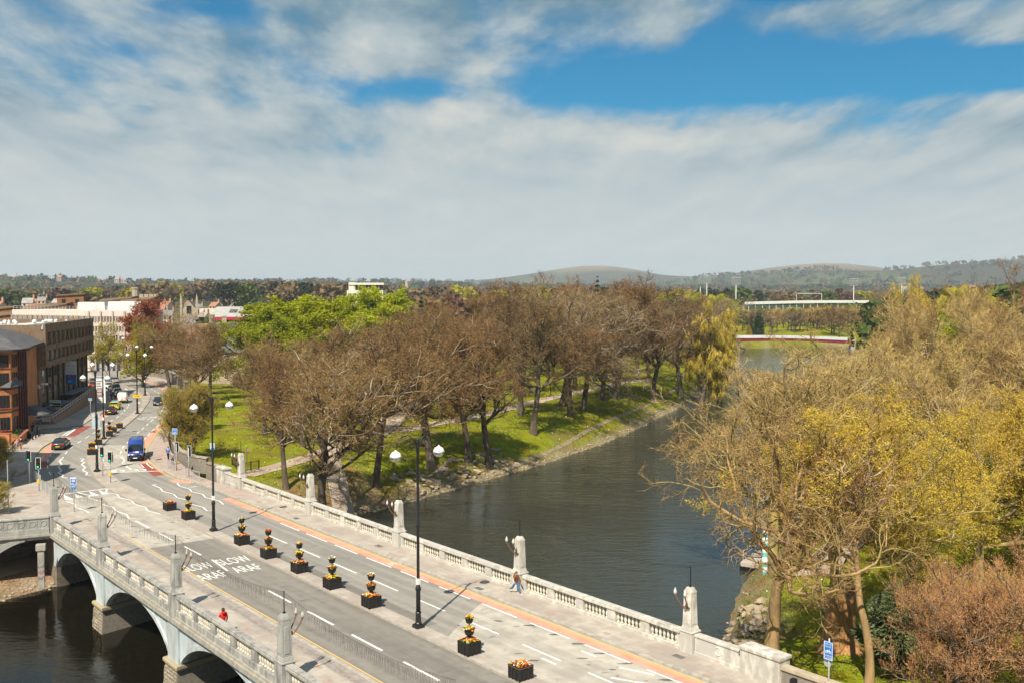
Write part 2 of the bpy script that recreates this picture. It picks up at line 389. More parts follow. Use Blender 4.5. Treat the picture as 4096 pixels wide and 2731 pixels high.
blend((.05, .058, .032), farw); blend((.085, .12, .04), farw*(fn > .45)*.9); blend((.04, .042, .032), farw*(fn < -.2)*.8)
moor = sstep(vv[:, 2], 150, 230)*sstep(rr, 5500, 6500); blend((.27, .20, .11), moor*.9)
ca = me.color_attributes.new('soil', 'FLOAT_COLOR', 'POINT')
ca.data.foreach_set('color', np.column_stack([col, np.ones(len(col))]).ravel().astype(np.float32))
def ground_mat():
    m = bpy.data.materials.new('ground'); m.use_nodes = True; t = m.node_tree; b = t.nodes['Principled BSDF']; b.inputs['Roughness'].default_value = 1.0; b.inputs['Specular IOR Level'].default_value = .05
    at = nn(t, 'ShaderNodeAttribute', attribute_name='soil'); pos = nn(t, 'ShaderNodeNewGeometry').outputs['Position']
    def noise(sc, det=5, ro=.6):
        n = nn(t, 'ShaderNodeTexNoise'); n.inputs['Scale'].default_value = sc; n.inputs['Detail'].default_value = det; n.inputs['Roughness'].default_value = ro
        t.links.new(pos, n.inputs['Vector']); return n.outputs['Fac']
    c = mixc(t, maprange(t, noise(.35, 6), .35, .7), at.outputs['Color'], (.9, .62, .5), 'MULTIPLY')
    c = mixc(t, math_n(t, 'MULTIPLY', maprange(t, noise(.16, 4), .52, .68), .55), c, (.15, .115, .055))
    v = mixc(t, maprange(t, noise(5, 6, .7), .3, .7), (.55, .55, .55), (1.5, 1.5, 1.5))
    c = mixc(t, 1., c, v, 'MULTIPLY')
    t.links.new(c, b.inputs['Base Color'])
    bn = nn(t, 'ShaderNodeBump'); bn.inputs['Strength'].default_value = .7; bn.inputs['Distance'].default_value = .12
    t.links.new(noise(6, 5, .7), bn.inputs['Height']); t.links.new(bn.outputs[0], b.inputs['Normal'])
    return m
me.materials.append(ground_mat())
ground = bpy.data.objects.new('ground', me); C.objects.link(ground); struct(ground)

# ---------------------------------------------------------------- polyline tools
def smooth_pl(pts, n=6):
    p = np.array([q[:2] for q in pts], float); p = np.vstack([2*p[0]-p[1], p, 2*p[-1]-p[-2]]); out = []
    for i in range(1, len(p)-2):
        for k in range(n):
            t = k/n; a, b, c, d = p[i-1:i+3]
            out.append(.5*((2*b) + (c-a)*t + (2*a-5*b+4*c-d)*t*t + (3*b-a-3*c+d)*t**3))
    out.append(p[-2]); return np.array(out)
def resample(pl, step):
    pl = np.asarray(pl, float); l = np.r_[0, np.cumsum(np.hypot(*np.diff(pl, axis=0).T))]; n = max(int(l[-1]/step), 1); s = np.linspace(0, l[-1], n+1)
    return np.column_stack([np.interp(s, l, pl[:, 0]), np.interp(s, l, pl[:, 1])])
def offs(pl, d):
    pl = np.asarray(pl, float); t = np.gradient(pl, axis=0); t /= np.hypot(t[:, 0], t[:, 1])[:, None]+1e-9
    return pl + np.column_stack([-t[:, 1], t[:, 0]])*d     # positive = left of travel
def ribbon(mb, pl, d0, d1, z, mi=0):
    a, b = offs(pl, d0), offs(pl, d1); n = len(a); zz = z if callable(z) else (lambda q: z)
    vs = [(*q, zz(q)) for q in a] + [(*q, zz(q)) for q in b]
    fs = [(i, n+i, n+i+1, i+1) if d0 > d1 else (i, i+1, n+i+1, n+i) for i in range(n-1)]
    mb.add(vs, fs, mi)
def dashes(mb, pl, w, on, off, z, start=0):
    p = resample(pl, .5); k = int((on+off)/.5); m = int(on/.5)
    for i in range(int(start/.5), len(p)-m, k):
        ribbon(mb, p[i:i+m+1], w/2, -w/2, z)
def strokes(mb, pts, w, z):
    for a, b in zip(pts[:-1], pts[1:]):
        a, b = np.array(a[:2]), np.array(b[:2]); d = (b-a)/max(np.linalg.norm(b-a), 1e-6)
        ribbon(mb, np.array([a-d*w*.3, b+d*w*.3]), w/2, -w/2, z)

# ---------------------------------------------------------------- river
def water_mat(calm):
    m = bpy.data.materials.new('water'); m.use_nodes = True; t = m.node_tree; b = t.nodes['Principled BSDF']
    b.inputs['Base Color'].default_value = (*((.034, .038, .028) if calm > .5 else (.007, .006, .0035)), 1); b.inputs['Roughness'].default_value = .06; b.inputs['IOR'].default_value = 1.33
    pos = nn(t, 'ShaderNodeNewGeometry').outputs['Position']; mp = nn(t, 'ShaderNodeMapping'); mp.inputs['Rotation'].default_value = (0, 0, R(28)); mp.inputs['Scale'].default_value = (.55, 1.5, 1)
    t.links.new(pos, mp.inputs[0])
    hh = None
    for sc, det, amp in ((.55, 3, 1.0), (2.2, 3, .35)):
        n = nn(t, 'ShaderNodeTexNoise'); n.inputs['Scale'].default_value = sc; n.inputs['Detail'].default_value = det; n.inputs['Distortion'].default_value = .6
        t.links.new(mp.outputs[0], n.inputs['Vector']); q = math_n(t, 'MULTIPLY', n.outputs['Fac'], amp); hh = q if hh is None else math_n(t, 'ADD', hh, q)
    # calm and ruffled reaches
    n = nn(t, 'ShaderNodeTexNoise'); n.inputs['Scale'].default_value = .035; n.inputs['Detail'].default_value = 3; t.links.new(pos, n.inputs['Vector'])
    bn = nn(t, 'ShaderNodeBump'); bn.inputs['Distance'].default_value = .26
    t.links.new(maprange(t, n.outputs['Fac'], .35, .65, .22*calm, .60*calm), bn.inputs['Strength']); t.links.new(hh, bn.inputs['Height']); t.links.new(bn.outputs[0], b.inputs['Normal'])
    return m
wp = [tuple(p + np.array((-2.6, 0))) for p in WBANK] + [tuple(p + np.array((2.6, 0))) for p in EBANK[::-1]]
def split_bank(L, t0):
    L = resample(L, 2.0); t_ = (L-OX) @ BX; return L[t_ <= t0], L[t_ > t0]
wn, ws = split_bank(WBANK, 6.); en, es = split_bank(EBANK, 6.)
def water_poly(w_, e_): return [tuple(p + np.array((-2.6, 0))) for p in w_] + [tuple(p + np.array((2.6, 0))) for p in e_[::-1]]
mid = [tuple((wn[0]+ws[-1])/2+np.array((-2.6, 0))), tuple((en[0]+es[-1])/2+np.array((2.6, 0)))]
struct(MB().prism([mid[0]] + water_poly(wn, en) + [mid[1]], WATER, WATER).build('river', water_mat(1.0)))
struct(MB().prism(water_poly(ws, es)[:len(ws)] + mid + water_poly(ws, es)[len(ws):], WATER, WATER).build('river_downstream', water_mat(.32)))

# ---------------------------------------------------------------- roads west of the bridge
SB = 60.0
LK1 = [st(SB, 17.35), q2(560,1115), q2(450,990), q2(385,945), q2(342,875), q2(340,800), q2(372,720), q2(445,630), q2(560,562), q2(632,516)]
LK2 = [q2(875,386), q2(965,325), q2(1085,252), q2(1142,185), q1(1125,1415), q1(1085,1330), q1(1050,1265), q1(990,1195), q1(940,1150)]
RK = [st(SB, 2.75), q2(2040,992), q2(1850,945), q2(1720,880), q2(1610,795), q2(1555,720), q2(1548,655), q2(1590,580), q2(1690,452), q2(1800,345), q2(1855,270), q2(1868,190), q2(1840,90), q1(1780,1330), q1(1650,1268), q1(1500,1232), q1(1380,1215), q1(1290,1200), q1(1320,1165), q1(1440,1118)]
lk1, lk2, rk = smooth_pl(LK1), smooth_pl(LK2), smooth_pl(RK)
far_edge = [q1(1440,1100), q1(940,1140)]
road = MB()
road.prism([st(-60, 2.75), st(-60, 17.35)] + [st(SB, 17.35), st(SB, 2.75)], 0, 0, 0)
side_n, side_s = [q2(870,390), q2(640,428), q2(300,440), q2(0,445)], [q2(0,520), q2(300,522), q2(450,490), q2(560,490), q2(632,516)]
road.prism([tuple(q) for q in lk1] + [tuple(q) for q in lk2] + far_edge[::-1] + [tuple(q) for q in rk[::-1]], 0, 0, 0)
road.prism(side_n + side_s, -.004, -.004, 0)
struct(road.build('road', M['asphalt']))
road_hump = MB()
road_hump.prism([st(45.9, 11.25), st(45.9, 17.3), st(61.5, 17.3), q2(665,1165), q2(1130,1100), st(57, 11.25)], .006, .006)
road_hump.prism([st(-30, 2.8), st(-30, 10.0), st(11.5, 10.0), st(14.2, 6.5), st(15.8, 4.05), st(14.6, 2.8)], .006, .006)
road_hump.prism([q2(1075,600), q2(1340,600), q2(1545,690), q2(1560,760), q2(1700,862), q2(1130,885), q2(1065,760)], .006, .006)
struct(road_hump.build('concrete_carriageway', M['concrete_road']))
dk = MB()
dk.prism([st(45.9, 17.3), st(45.9, 11.25), st(-30, 11.25), st(-30, 17.3)], .006, .006)
dk.prism([st(14.2, 8.9), st(14.2, 9.9), st(46, 9.9), st(46, 8.9)], .006, .006)
struct(dk.build('dark_asphalt', M['asphalt_dark']))
# scattered repair patches and cracks in the pale surfacing
pt = MB(); rg = random.Random(5)
def blot(c, rx, ry, rot, n=9):
    return [(c[0]+math.cos(a+rot)*rx*rg.uniform(.5, 1.15)*math.cos(0)-math.sin(a)*ry*.2, c[1]+math.sin(a)*ry*rg.uniform(.5, 1.2)+math.cos(a)*rx*.1) for a in [2*math.pi*i/n for i in range(n)]]
for k in range(46):
    s_, t_ = (rg.uniform(-8, 13), rg.uniform(4.4, 9.6)) if k < 30 else (rg.uniform(47, 57), rg.uniform(11.6, 16.8))
    pt.prism(blot(st(s_, t_), rg.uniform(.12, .5), rg.uniform(.04, .14), rg.uniform(0, .5)), .010, .010)
for s_ in (-2, 1.2, 3.4, 5.5, 7.7, 10.0): pt.prism(blot(st(s_, 4.25), .55, .16, .2, 11), .010, .010)
struct(pt.build('asphalt_patches', M['patch']), 'stuff')

# ---------------------------------------------------------------- pavements and kerbs (a real step of 13 cm)
PV = .13
def pave(name, poly, m, z=PV): return struct(MB().prism([tuple(q) for q in poly], -.35, z, 0, side=1).build(name, [m, M['kerb']]))
n_foot = MB(); n_foot.prism([st(-60, .0), st(-60, 2.45), st(SB, 2.45), st(SB, .0)], -.3, PV)
struct(n_foot.build('pavement_north', M['paving'])); 
s_foot = MB(); s_foot.prism([st(-60, 17.65), st(-60, 21.6), st(58.2, 21.6), st(SB-1.8, 17.65)], -.3, PV)
struct(s_foot.build('pavement_south', M['paving']))
kb = MB()
def kerb_run(pl, w, step=.95):
    p = resample(pl, step)
    a, b = p, offs(p, w)
    return a, b
kerb_me = MB().box(-.455, .455, -.15, .15, -.3, PV+.004).mesh('kerb_stone', M['kerb'])
kn = struct(thing('kerb', '', '')); del kn['label'], kn['category']
def kerb_stones(t, s0, s1):
    s_ = s0
    while s_ < s1:
        x, y = st(s_, t); o = put('kerb_stone', kerb_me, kn, (x, y, 0), (0, 0, ROT_B)); s_ += .93
kerb_stones(2.6, -8, 60); kerb_stones(17.5, 5, 60)
# brick-paved margins behind the kerbs and the drain covers in them
mg = MB()
mg.prism([st(-60, 17.68), st(-60, 18.5), st(57, 18.5), st(57, 17.68)], PV+.004, PV+.004)
struct(mg.build('paving_margin', mat('paving_margin', (.27,.235,.21), (.36,.31,.275), 3, .9)))
pk = MB(); rg = random.Random(11)
for _ in range(26):
    s_, t_ = rg.uniform(3, 58), rg.uniform(18.7, 20.9); l, w = rg.uniform(.3, 1.6), rg.uniform(.25, .5)
    pk.prism([st(s_, t_), st(s_+l, t_), st(s_+l, t_+w), st(s_, t_+w)], PV+.006, PV+.006)
for _ in range(12):
    s_, t_ = rg.uniform(-6, 58), rg.uniform(.5, 2.0); l, w = rg.uniform(.4, 1.2), rg.uniform(.25, .5)
    pk.prism([st(s_, t_), st(s_+l, t_), st(s_+l, t_+w), st(s_, t_+w)], PV+.006, PV+.006)
for x, y in ((320,1225), (315,1115), (345,1140), (1640,735), (1660,783), (205,752)):
    c = q2(x, y); pk.prism([(c[0]-.5, c[1]-.4), (c[0]+.7, c[1]-.2), (c[0]+.6, c[1]+.4), (c[0]-.6, c[1]+.2)], PV+.006, PV+.006)
struct(pk.build('paving_patches', mat('paving_patch', (.36,.24,.19), (.42,.31,.26), 2, .9)))
cov = MB(); rg = random.Random(3)
for s_, t_ in ((18, 2.0), (33.4, 1.2), (47.5, 1.9), (-.6, 1.0), (24, 20.3), (40, 19.9)):
    cov.prism([st(s_, t_), st(s_+.8, t_), st(s_+.8, t_+.45), st(s_, t_+.45)], PV+.008, PV+.008)
struct(cov.build('drain_covers', M['patch']))

# south-west corner, park-side footway and the footway past the offices
wing_c = np.array(st(58.2, 21.6)); wing_e = np.array(q3(-260, 225, 1.0))
west_plaza = [st(SB-1.8, 17.65)] + [tuple(q) for q in offs(lk1, .3)[2:]] + side_s[::-1][1:] + [q2(-300,520), q2(-700,700), tuple(wing_e + np.array((-9, 1))), tuple(wing_e), tuple(wing_c)]
pave('pavement_west', west_plaza, M['paving'])
pave('pavement_offices', [tuple(q) for q in offs(lk2, .3)] + [q1(900,1150), q1(880,1300), q1(300,1560), q2(-200,330), q2(-300,437)] + [(a, b+.3) for a, b in side_n[::-1]], M['paving'])
park_edge = smooth_pl([st(SB, .35), q2(2120,950), q2(1990,870), q2(1880,790), q2(1800,690), q2(1765,590), q2(1760,500), q2(1800,400), q2(1900,310), q2(1950,200), q1(1940,1370), q1(1800,1240), q1(1640,1190), q1(1500,1165), q1(1400,1175)])
pave('pavement_park', [tuple(q) for q in offs(rk[:-14], -.3)] + [tuple(q) for q in park_edge[::-1]], M['paving_pink'])
for nm, pl, d in (('kerb_west', lk1, .3), ('kerb_offices', lk2, .3), ('kerb_park', rk[:-14], -.3)):
    k = MB(); p = resample(pl, .9); q = offs(p, d)
    for i in range(len(p)-1):
        a, b, c, e = p[i], p[i+1], q[i+1], q[i]; s_ = .012
        a2, b2 = a+(b-a)*s_, b-(b-a)*s_; c2, e2 = c-(c-e)*s_, e+(c-e)*s_
        k.prism([tuple(a2), tuple(b2), tuple(c2), tuple(e2)], -.3, PV+.004)
    struct(k.build(nm, M['kerb']))
# the central reservation
med = [st(-60, 10.0), st(56, 10.0), st(60, 9.6), q2(1250,985), q2(1120,872), q2(1062,770), q2(1050,650), q2(1090,585), q2(1180,500), q2(1300,415), q2(1480,262), q2(1558,150), q2(1572,95), q2(1545,40), q1(1490,1375), q1(1400,1320), q1(1260,1262),
       q1(1380,1335), q1(1455,1395), q1(1485,1450), q1(1475,1510), q2(1400,255), q2(1250,372), q2(1080,480), q2(958,600), q2(905,700), q2(920,800), q2(1000,960), q2(1110,1050), q2(1230,1115), st(55, 11.2), st(-60, 11.2)]
pave('central_reservation', med, M['paving'])

# ---------------------------------------------------------------- painted markings
ZL = .012
DASH_S = [-23.9, -17.9, -11.9, -5.9, .1, 6.1, 12.2, 18.3, 24.4, 41.0, 47.3, 53.5]
wl = MB()
for s_ in np.arange(-20, 45, 6.0): ribbon(wl, np.array([st(s_, 7.0), st(s_+3.6, 7.0)]), .075, -.075, ZL)
for s_ in DASH_S: ribbon(wl, np.array([st(s_, 14.4), st(s_+3.7, 14.4)]), .09, -.09, ZL)
for s_ in np.arange(-20, 44, 5.3): ribbon(wl, np.array([st(s_, 4.0), st(s_+3.9, 4.0)]), .07, -.07, ZL)
def zz(pts, w=.16): strokes(wl, [q2(*p) for p in pts], w, ZL)
zz([(665,1180),(780,1212),(792,1250),(900,1285),(928,1306)]); zz([(815,1095),(940,1122),(928,1152)]); zz([(930,1152),(1065,1188)])
zz([(1070,1218),(1182,1246),(1210,1286),(1320,1322),(1352,1364),(1412,1358)]); zz([(1122,1095),(1220,1112),(1250,1145),(1370,1176),(1410,1215),(1520,1246),(1546,1286),(1672,1315)])
zz([(1325,1032),(1430,1062),(1452,1095),(1560,1130),(1582,1160),(1656,1186)]); zz([(1640,1008),(1590,1012),(1676,1046),(1702,1080),(1816,1110),(1852,1146),(1944,1170)]); zz([(2010,1218),(2122,1246),(2166,1286),(2225,1280)])
zz([(1800,990),(1850,990),(1876,1026),(1982,1056),(2006,1086),(2116,1110),(2150,1146),(2292,1180),(2335,1216)]); zz([(1690,1200),(1725,1235)]); zz([(1845,1270),(1890,1312)])
zz([(652,735),(622,765),(646,800),(610,825),(642,862),(612,888),(662,914),(642,932),(702,941)], .2); zz([(838,738),(874,742),(850,768),(888,775),(852,800),(892,832),(862,862),(912,884),(900,912),(948,912)], .2)
zz([(1045,725),(1085,757),(1050,787),(1095,815)], .2); zz([(1265,722),(1305,757),(1275,790),(1330,802),(1322,826),(1372,850)], .2)
zz([(370,872),(400,905),(395,940),(440,965)], .2); zz([(1450,712),(1490,750)], .2); zz([(1530,785),(1560,815),(1600,840)], .2)
zz([(618,1116),(1128,1050)], .3); zz([(1118,1052),(1110,1092)], .2); zz([(1130,886),(1722,866)], .3)
def tri(p): wl.prism([q2(*q) for q in p], ZL, ZL)
tri([(665,1116),(770,1165),(680,1168)]); tri([(780,1105),(878,1142),(795,1148)]); tri([(930,1080),(1042,1122),(958,1130)]); tri([(1030,1066),(1135,1108),(1062,1112)])
tri([(1145,868),(1190,862),(1175,882)]); tri([(1180,862),(1220,858),(1210,884)]); tri([(1250,860),(1300,856),(1305,880)]); tri([(1390,854),(1440,850),(1455,868)]); tri([(1480,850),(1530,846),(1530,864)])
lane_w = smooth_pl([q2(648,752), q2(675,700), q2(725,640), q2(790,592), q2(862,545), q2(937,500), q2(1000,458), q2(1060,415), q2(1170,340), q2(1240,298), q2(1300,242), q2(1338,200), q2(1352,150), q1(1345,1430), q1(1300,1370), q1(1240,1330)])
dashes(wl, lane_w, .16, 2.6, 2.4, ZL)
lane_e = smooth_pl([q2(1256,690), q2(1288,620), q2(1335,570), q2(1430,482), q2(1525,398), q2(1610,322), q2(1662,275), q2(1698,228), q2(1716,170), q2(1714,120), q2(1690,80), q2(1630,40), q1(1550,1300), q1(1480,1278), q1(1340,1246), q1(1240,1232)])
dashes(wl, lane_e, .16, 2.6, 2.4, ZL)
dashes(wl, resample(offs(resample(lk1[20:], .5), -1.75), .5), .14, 2.8, 2.2, ZL); dashes(wl, offs(resample(lk2[:26], .5), -1.75), .14, 2.8, 2.2, ZL)
dashes(wl, offs(resample(rk[22:-20], .5), 1.55), .14, 3.2, 2.0, ZL)
zz([(690,500),(810,412)], .35); zz([(655,498),(780,412)], .2)
zz([(420,452),(640,450)], .12); zz([(570,445),(610,443)], .25); zz([(430,752),(455,718)], .12)
for c in ((1320,1323), (1450,1465)):   # turn arrows
    x, y = c; strokes(wl, [q1(x+8, y-12), q1(x-14, y-4), q1(x+12, y+6)], .3, ZL)
def road_text(word, pa, pb, h, flip=1):
    """lettering laid from pa to pb (plan), its tops pointing away by h"""
    mb = text_mb(word); xs = [v[0] for v in mb.v]; ys = [v[1] for v in mb.v]; x0, x1, y0, y1 = min(xs), max(xs), min(ys), max(ys)
    a, b = np.array(pa), np.array(pb); d = b-a; up = np.array(h)
    vs = [(*(a + d*(v[0]-x0)/(x1-x0) + up*(v[1]-y0)/(y1-y0)), ZL) for v in mb.v]; wl.add(vs, mb.f)
aup = np.array(AX)*2.0
road_text('SLOW', q3(1600,612), q3(1850,570), aup); road_text('SLOW', q3(1905,556), q3(2172,512), aup)
road_text('ARAF', q3(1735,692), q3(1962,640), aup*.95); road_text('ARAF', q3(2040,622), q3(2262,582), aup*.95)
strokes(wl, [q3(1815,508), q3(1945,600)], .16, ZL)
for (xa, xb, w) in ((1445,1500,'SLOW'), (1530,1595,'SLOW'), (1655,1720,'SLOW')): road_text(w, q2(xb+12, 318), q2(xa, 318), np.array(q2(xa, 332))-np.array(q2(xa, 318)))
for (xa, xb, w) in ((1490,1540,'ARAF'), (1560,1630,'ARAF'), (1690,1755,'ARAF')): road_text(w, q2(xb, 301), q2(xa, 301), np.array(q2(xa, 313))-np.array(q2(xa, 301)))
# cycle symbol and the give-way strokes at the near end
def bike(mb, c, ex, ey, z, k=1.):
    ex, ey = np.array(ex)*k, np.array(ey)*k; c = np.array(c)
    P = lambda x, y: c + ex*x + ey*y
    for wx in (-.5, .5): strokes(mb, [P(wx+.3*math.cos(a), .3*math.sin(a)) for a in np.linspace(0, 2*math.pi, 11)], .07*k, z)
    strokes(mb, [P(-.5, 0), P(-.15, .45), P(.3, .45), P(0, 0), P(-.5, 0)], .07*k, z); strokes(mb, [P(.5, 0), P(.25, .6), P(.4, .65)], .07*k, z); strokes(mb, [P(0, 0), P(-.2, .6)], .07*k, z)
bike(wl, st(28.3, 3.45), -BX*.8, AX*1.0, ZL+.006); bike(wl, st(70, 3.6), -BX*.8, AX*1.0, ZL+.006)
for a, b in (((1.0, 5.0), (-1.0, 4.3)), ((.2, 6.5), (-2.5, 5.2)), ((-2.0, 8.3), (-5.0, 7.0)), ((3.2, 4.9), (4.4, 4.9)), ((3.8, 7.6), (5.0, 7.6))): strokes(wl, [st(*a), st(*b)], .18, ZL)
struct(wl.build('road_markings', M['white_line']))
rl = MB()
ribbon(rl, np.array([st(-60, 3.4), st(62, 3.4)]), .45, -.5, .008)
ribbon(rl, resample(rk[24:-16], .6), .35, 1.45, .008); ribbon(rl, offs(resample(np.array([q2(2050,985), q2(1830,958)]), .6), .0), 1.1, -.1, .008)
ribbon(rl, resample(lk1[30:54], .6), -.5, -1.65, .008); ribbon(rl, resample(lk2[3:26], .6), -.35, -1.6, .008)
struct(rl.build('cycle_lane', M['red_lane']))
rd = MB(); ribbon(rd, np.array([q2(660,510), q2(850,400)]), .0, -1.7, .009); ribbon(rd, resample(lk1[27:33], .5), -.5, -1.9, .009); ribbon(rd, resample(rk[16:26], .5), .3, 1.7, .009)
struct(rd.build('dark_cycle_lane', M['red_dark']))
yl = MB()
for o_ in (2.98, 3.18): ribbon(yl, np.array([st(-60, o_), st(60, o_)]), .055, -.055, .013)
ribbon(yl, np.array([st(-60, 17.08), st(52, 17.08)]), .055, -.055, .013)
for d_ in (.22, .42):
    ribbon(yl, resample(rk[8:-16], .6), d_-.05, d_+.05, .013); ribbon(yl, resample(lk1[30:], .6), -d_+.05, -d_-.05, .013)
struct(yl.build('yellow_lines', M['yellow_line']))
# park paths laid on the ground
def gz(q): return zt1(q[0], q[1]) + .07
GP = lambda u, v: g(u, v, -1.2)
path_m = mat('path', (.40,.31,.24), (.50,.41,.33), 1.2, .95, 8, .3, 20, col3=(.36,.27,.20), scale3=.3)
pth = MB()
def path(pts, w): p = resample(smooth_pl([GP(*q) for q in pts]), 1.0); ribbon(pth, p, w/2, -w/2, gz)
path([(560,1088),(640,1068),(700,1050),(760,1030),(830,1003),(880,992),(945,985),(1010,970),(1070,960),(1180,935),(1300,905),(1420,880),(1500,868)], 3.4)
path([(880,994),(895,970),(920,945),(950,925),(985,905)], 4.4)
path([(765,1032),(762,1060),(778,1090),(792,1115),(775,1130),(745,1148)], 2.6); path([(792,1113),(830,1110),(900,1097)], 1.3)
struct(pth.build('park_path', path_m))
tr = MB(); pp = resample(smooth_pl([g(*q, -1.7) for q in ((900,1098),(1000,1072),(1100,1045),(1200,1018),(1300,985),(1400,945),(1480,915),(1560,878))]), 1.0); ribbon(tr, pp, .38, -.38, gz)
struct(tr.build('trodden_track', mat('track', (.22,.175,.10), (.30,.235,.15), 1.5, .95)))

# concrete walkway under the bridge
wk = MB(); wkl = resample(WBANK[1:8], 1.0); wkl = np.array([p for p in wkl if ((p-OX) @ BX) > -1]); ribbon(wk, wkl, 8.4, 3.4, lambda q: zt1(*q)+.06); struct(wk.build('riverside_walkway', mat('walkway', (.44,.34,.22), (.52,.42,.29), .8, .95, 8, .3, 8)))
# ================================================================ THE STONE BRIDGE
SPAN = 16.4
N_S = [0, 16.35, 32.8, 49.0, 65.4]; S_S = [-5.4, 11.0, 27.5, 43.8, 58.2]
bridge = thing('stone_bridge', 'pale arched stone road bridge crossing the river', 'bridge', (0, 0, 0))
SK = 5.3
def arch_z(s, s0, s1):
    h = (s1-s0)/2 - 1.0; c = (s0+s1)/2; u = min(abs(s-c)/h, 1.)
    return -.86 - 2.45*(1-math.sqrt(max(1-u*u*.80, 0)))/(1-math.sqrt(.20))
def fascia(side):
    mb = MB(); ss = S_S if side == 'S' else [q+0 for q in N_S]
    t = 21.62 if side == 'S' else -.12
    for s0, s1 in zip(ss[:-1], ss[1:]):
        n = 20; sm = [s0 + (s1-s0)*i/n for i in range(n+1)]
        for a, b in zip(sm[:-1], sm[1:]):
            za, zb = arch_z(a, s0, s1), arch_z(b, s0, s1); d = -.35 if side == 'S' else .35
            P = [(*st(a, t), za), (*st(b, t), zb), (*st(b, t), -.55), (*st(a, t), -.55)]; Q = [(*st(a, t+d), za), (*st(b, t+d), zb)]
            mb.add(P+Q, [(0,1,2,3) if side == 'S' else (3,2,1,0), (0,4,5,1) if side == 'S' else (1,5,4,0)])
    return mb
fs_ = fascia('S').build('spandrel', M['blue_paint'], bridge); fn_ = fascia('N').build('spandrel', M['blue_paint'], bridge)
# raised arch rib along the fascia edge
for s0, s1 in zip(S_S[:-1], S_S[1:]):
    rib = MB()
    pts = [(s0+1.05+(s1-s0-2.1)*i/24) for i in range(25)]
    for a, b in zip(pts[:-1], pts[1:]):
        za, zb = arch_z(a, s0, s1), arch_z(b, s0, s1)
        rib.add([(*st(a, 21.70), za-.02), (*st(b, 21.70), zb-.02), (*st(b, 21.70), zb+.34), (*st(a, 21.70), za+.34), (*st(a, 21.6), za+.34), (*st(b, 21.6), zb+.34), (*st(a, 21.2), za-.02), (*st(b, 21.2), zb-.02)], [(0,1,2,3), (3,2,5,4), (6,7,1,0)])
    rib.build('arch_rib', M['blue_paint'], bridge)
sof = MB()
for s0, s1 in zip(S_S[:-1], S_S[1:]):
    n = 14
    for i in range(n):
        a, b = s0+(s1-s0)*i/n, s0+(s1-s0)*(i+1)/n; za, zb = arch_z(a, s0, s1), arch_z(b, s0, s1)
        sof.add([(*st(a, 21.3), za), (*st(b, 21.3), zb), (*st(b+SK, .2), zb), (*st(a+SK, .2), za)], [(0,3,2,1)])
sof.prism([st(-60, .1), st(-60, 21.5), st(60, 21.5), st(60, .1)], -.9, -.34, bottom=True)
sof.build('arch_soffit', M['stone_grey'], bridge)
cz = MB()
cz.obox(st(-60, 21.72), st(58.9, 21.72), .50, -.60, -.28); cz.obox(st(-60, 21.66), st(58.6, 21.66), .36, -.28, -.12)
cz.obox(st(-8, -.22), st(66, -.22), .5, -.60, -.28)
cz.build('cornice', M['cornice'], bridge)
# piers: painted shaft, ledge and coursed rock-faced masonry, each stone its own piece
stone_me = MB()
rg = random.Random(2)
def rock_block():
    mb = MB(); n = 3
    xs = [-.5, -.44, .44, .5]
    vs = []; fs = []
    front = [(-.5,0,-.5),(.5,0,-.5),(.5,0,.5),(-.5,0,.5)]; fac = [(-.42+rg.uniform(-.04,.04),-1-rg.uniform(-.3,.3),-.36),(.42,-1-rg.uniform(-.3,.3),-.36),(.42,-1-rg.uniform(-.3,.3),.36),(-.42,-1-rg.uniform(-.3,.3),.36)]
    back = [(-.5,1,-.5),(.5,1,-.5),(.5,1,.5),(-.5,1,.5)]
    return mb.add(back+front+fac, [(0,1,5,4),(1,2,6,5),(2,3,7,6),(3,0,4,7),(4,5,9,8),(5,6,10,9),(6,7,11,10),(7,4,8,11),(8,9,10,11)]).mesh('stone_block', M['pier_stone'])
BLOCKS = [rock_block() for _ in range(5)]
sdirv = np.array(st(SK, .0)) - np.array(st(0, 21.4)); sdirv /= np.linalg.norm(sdirv)      # runs under the deck, south to north
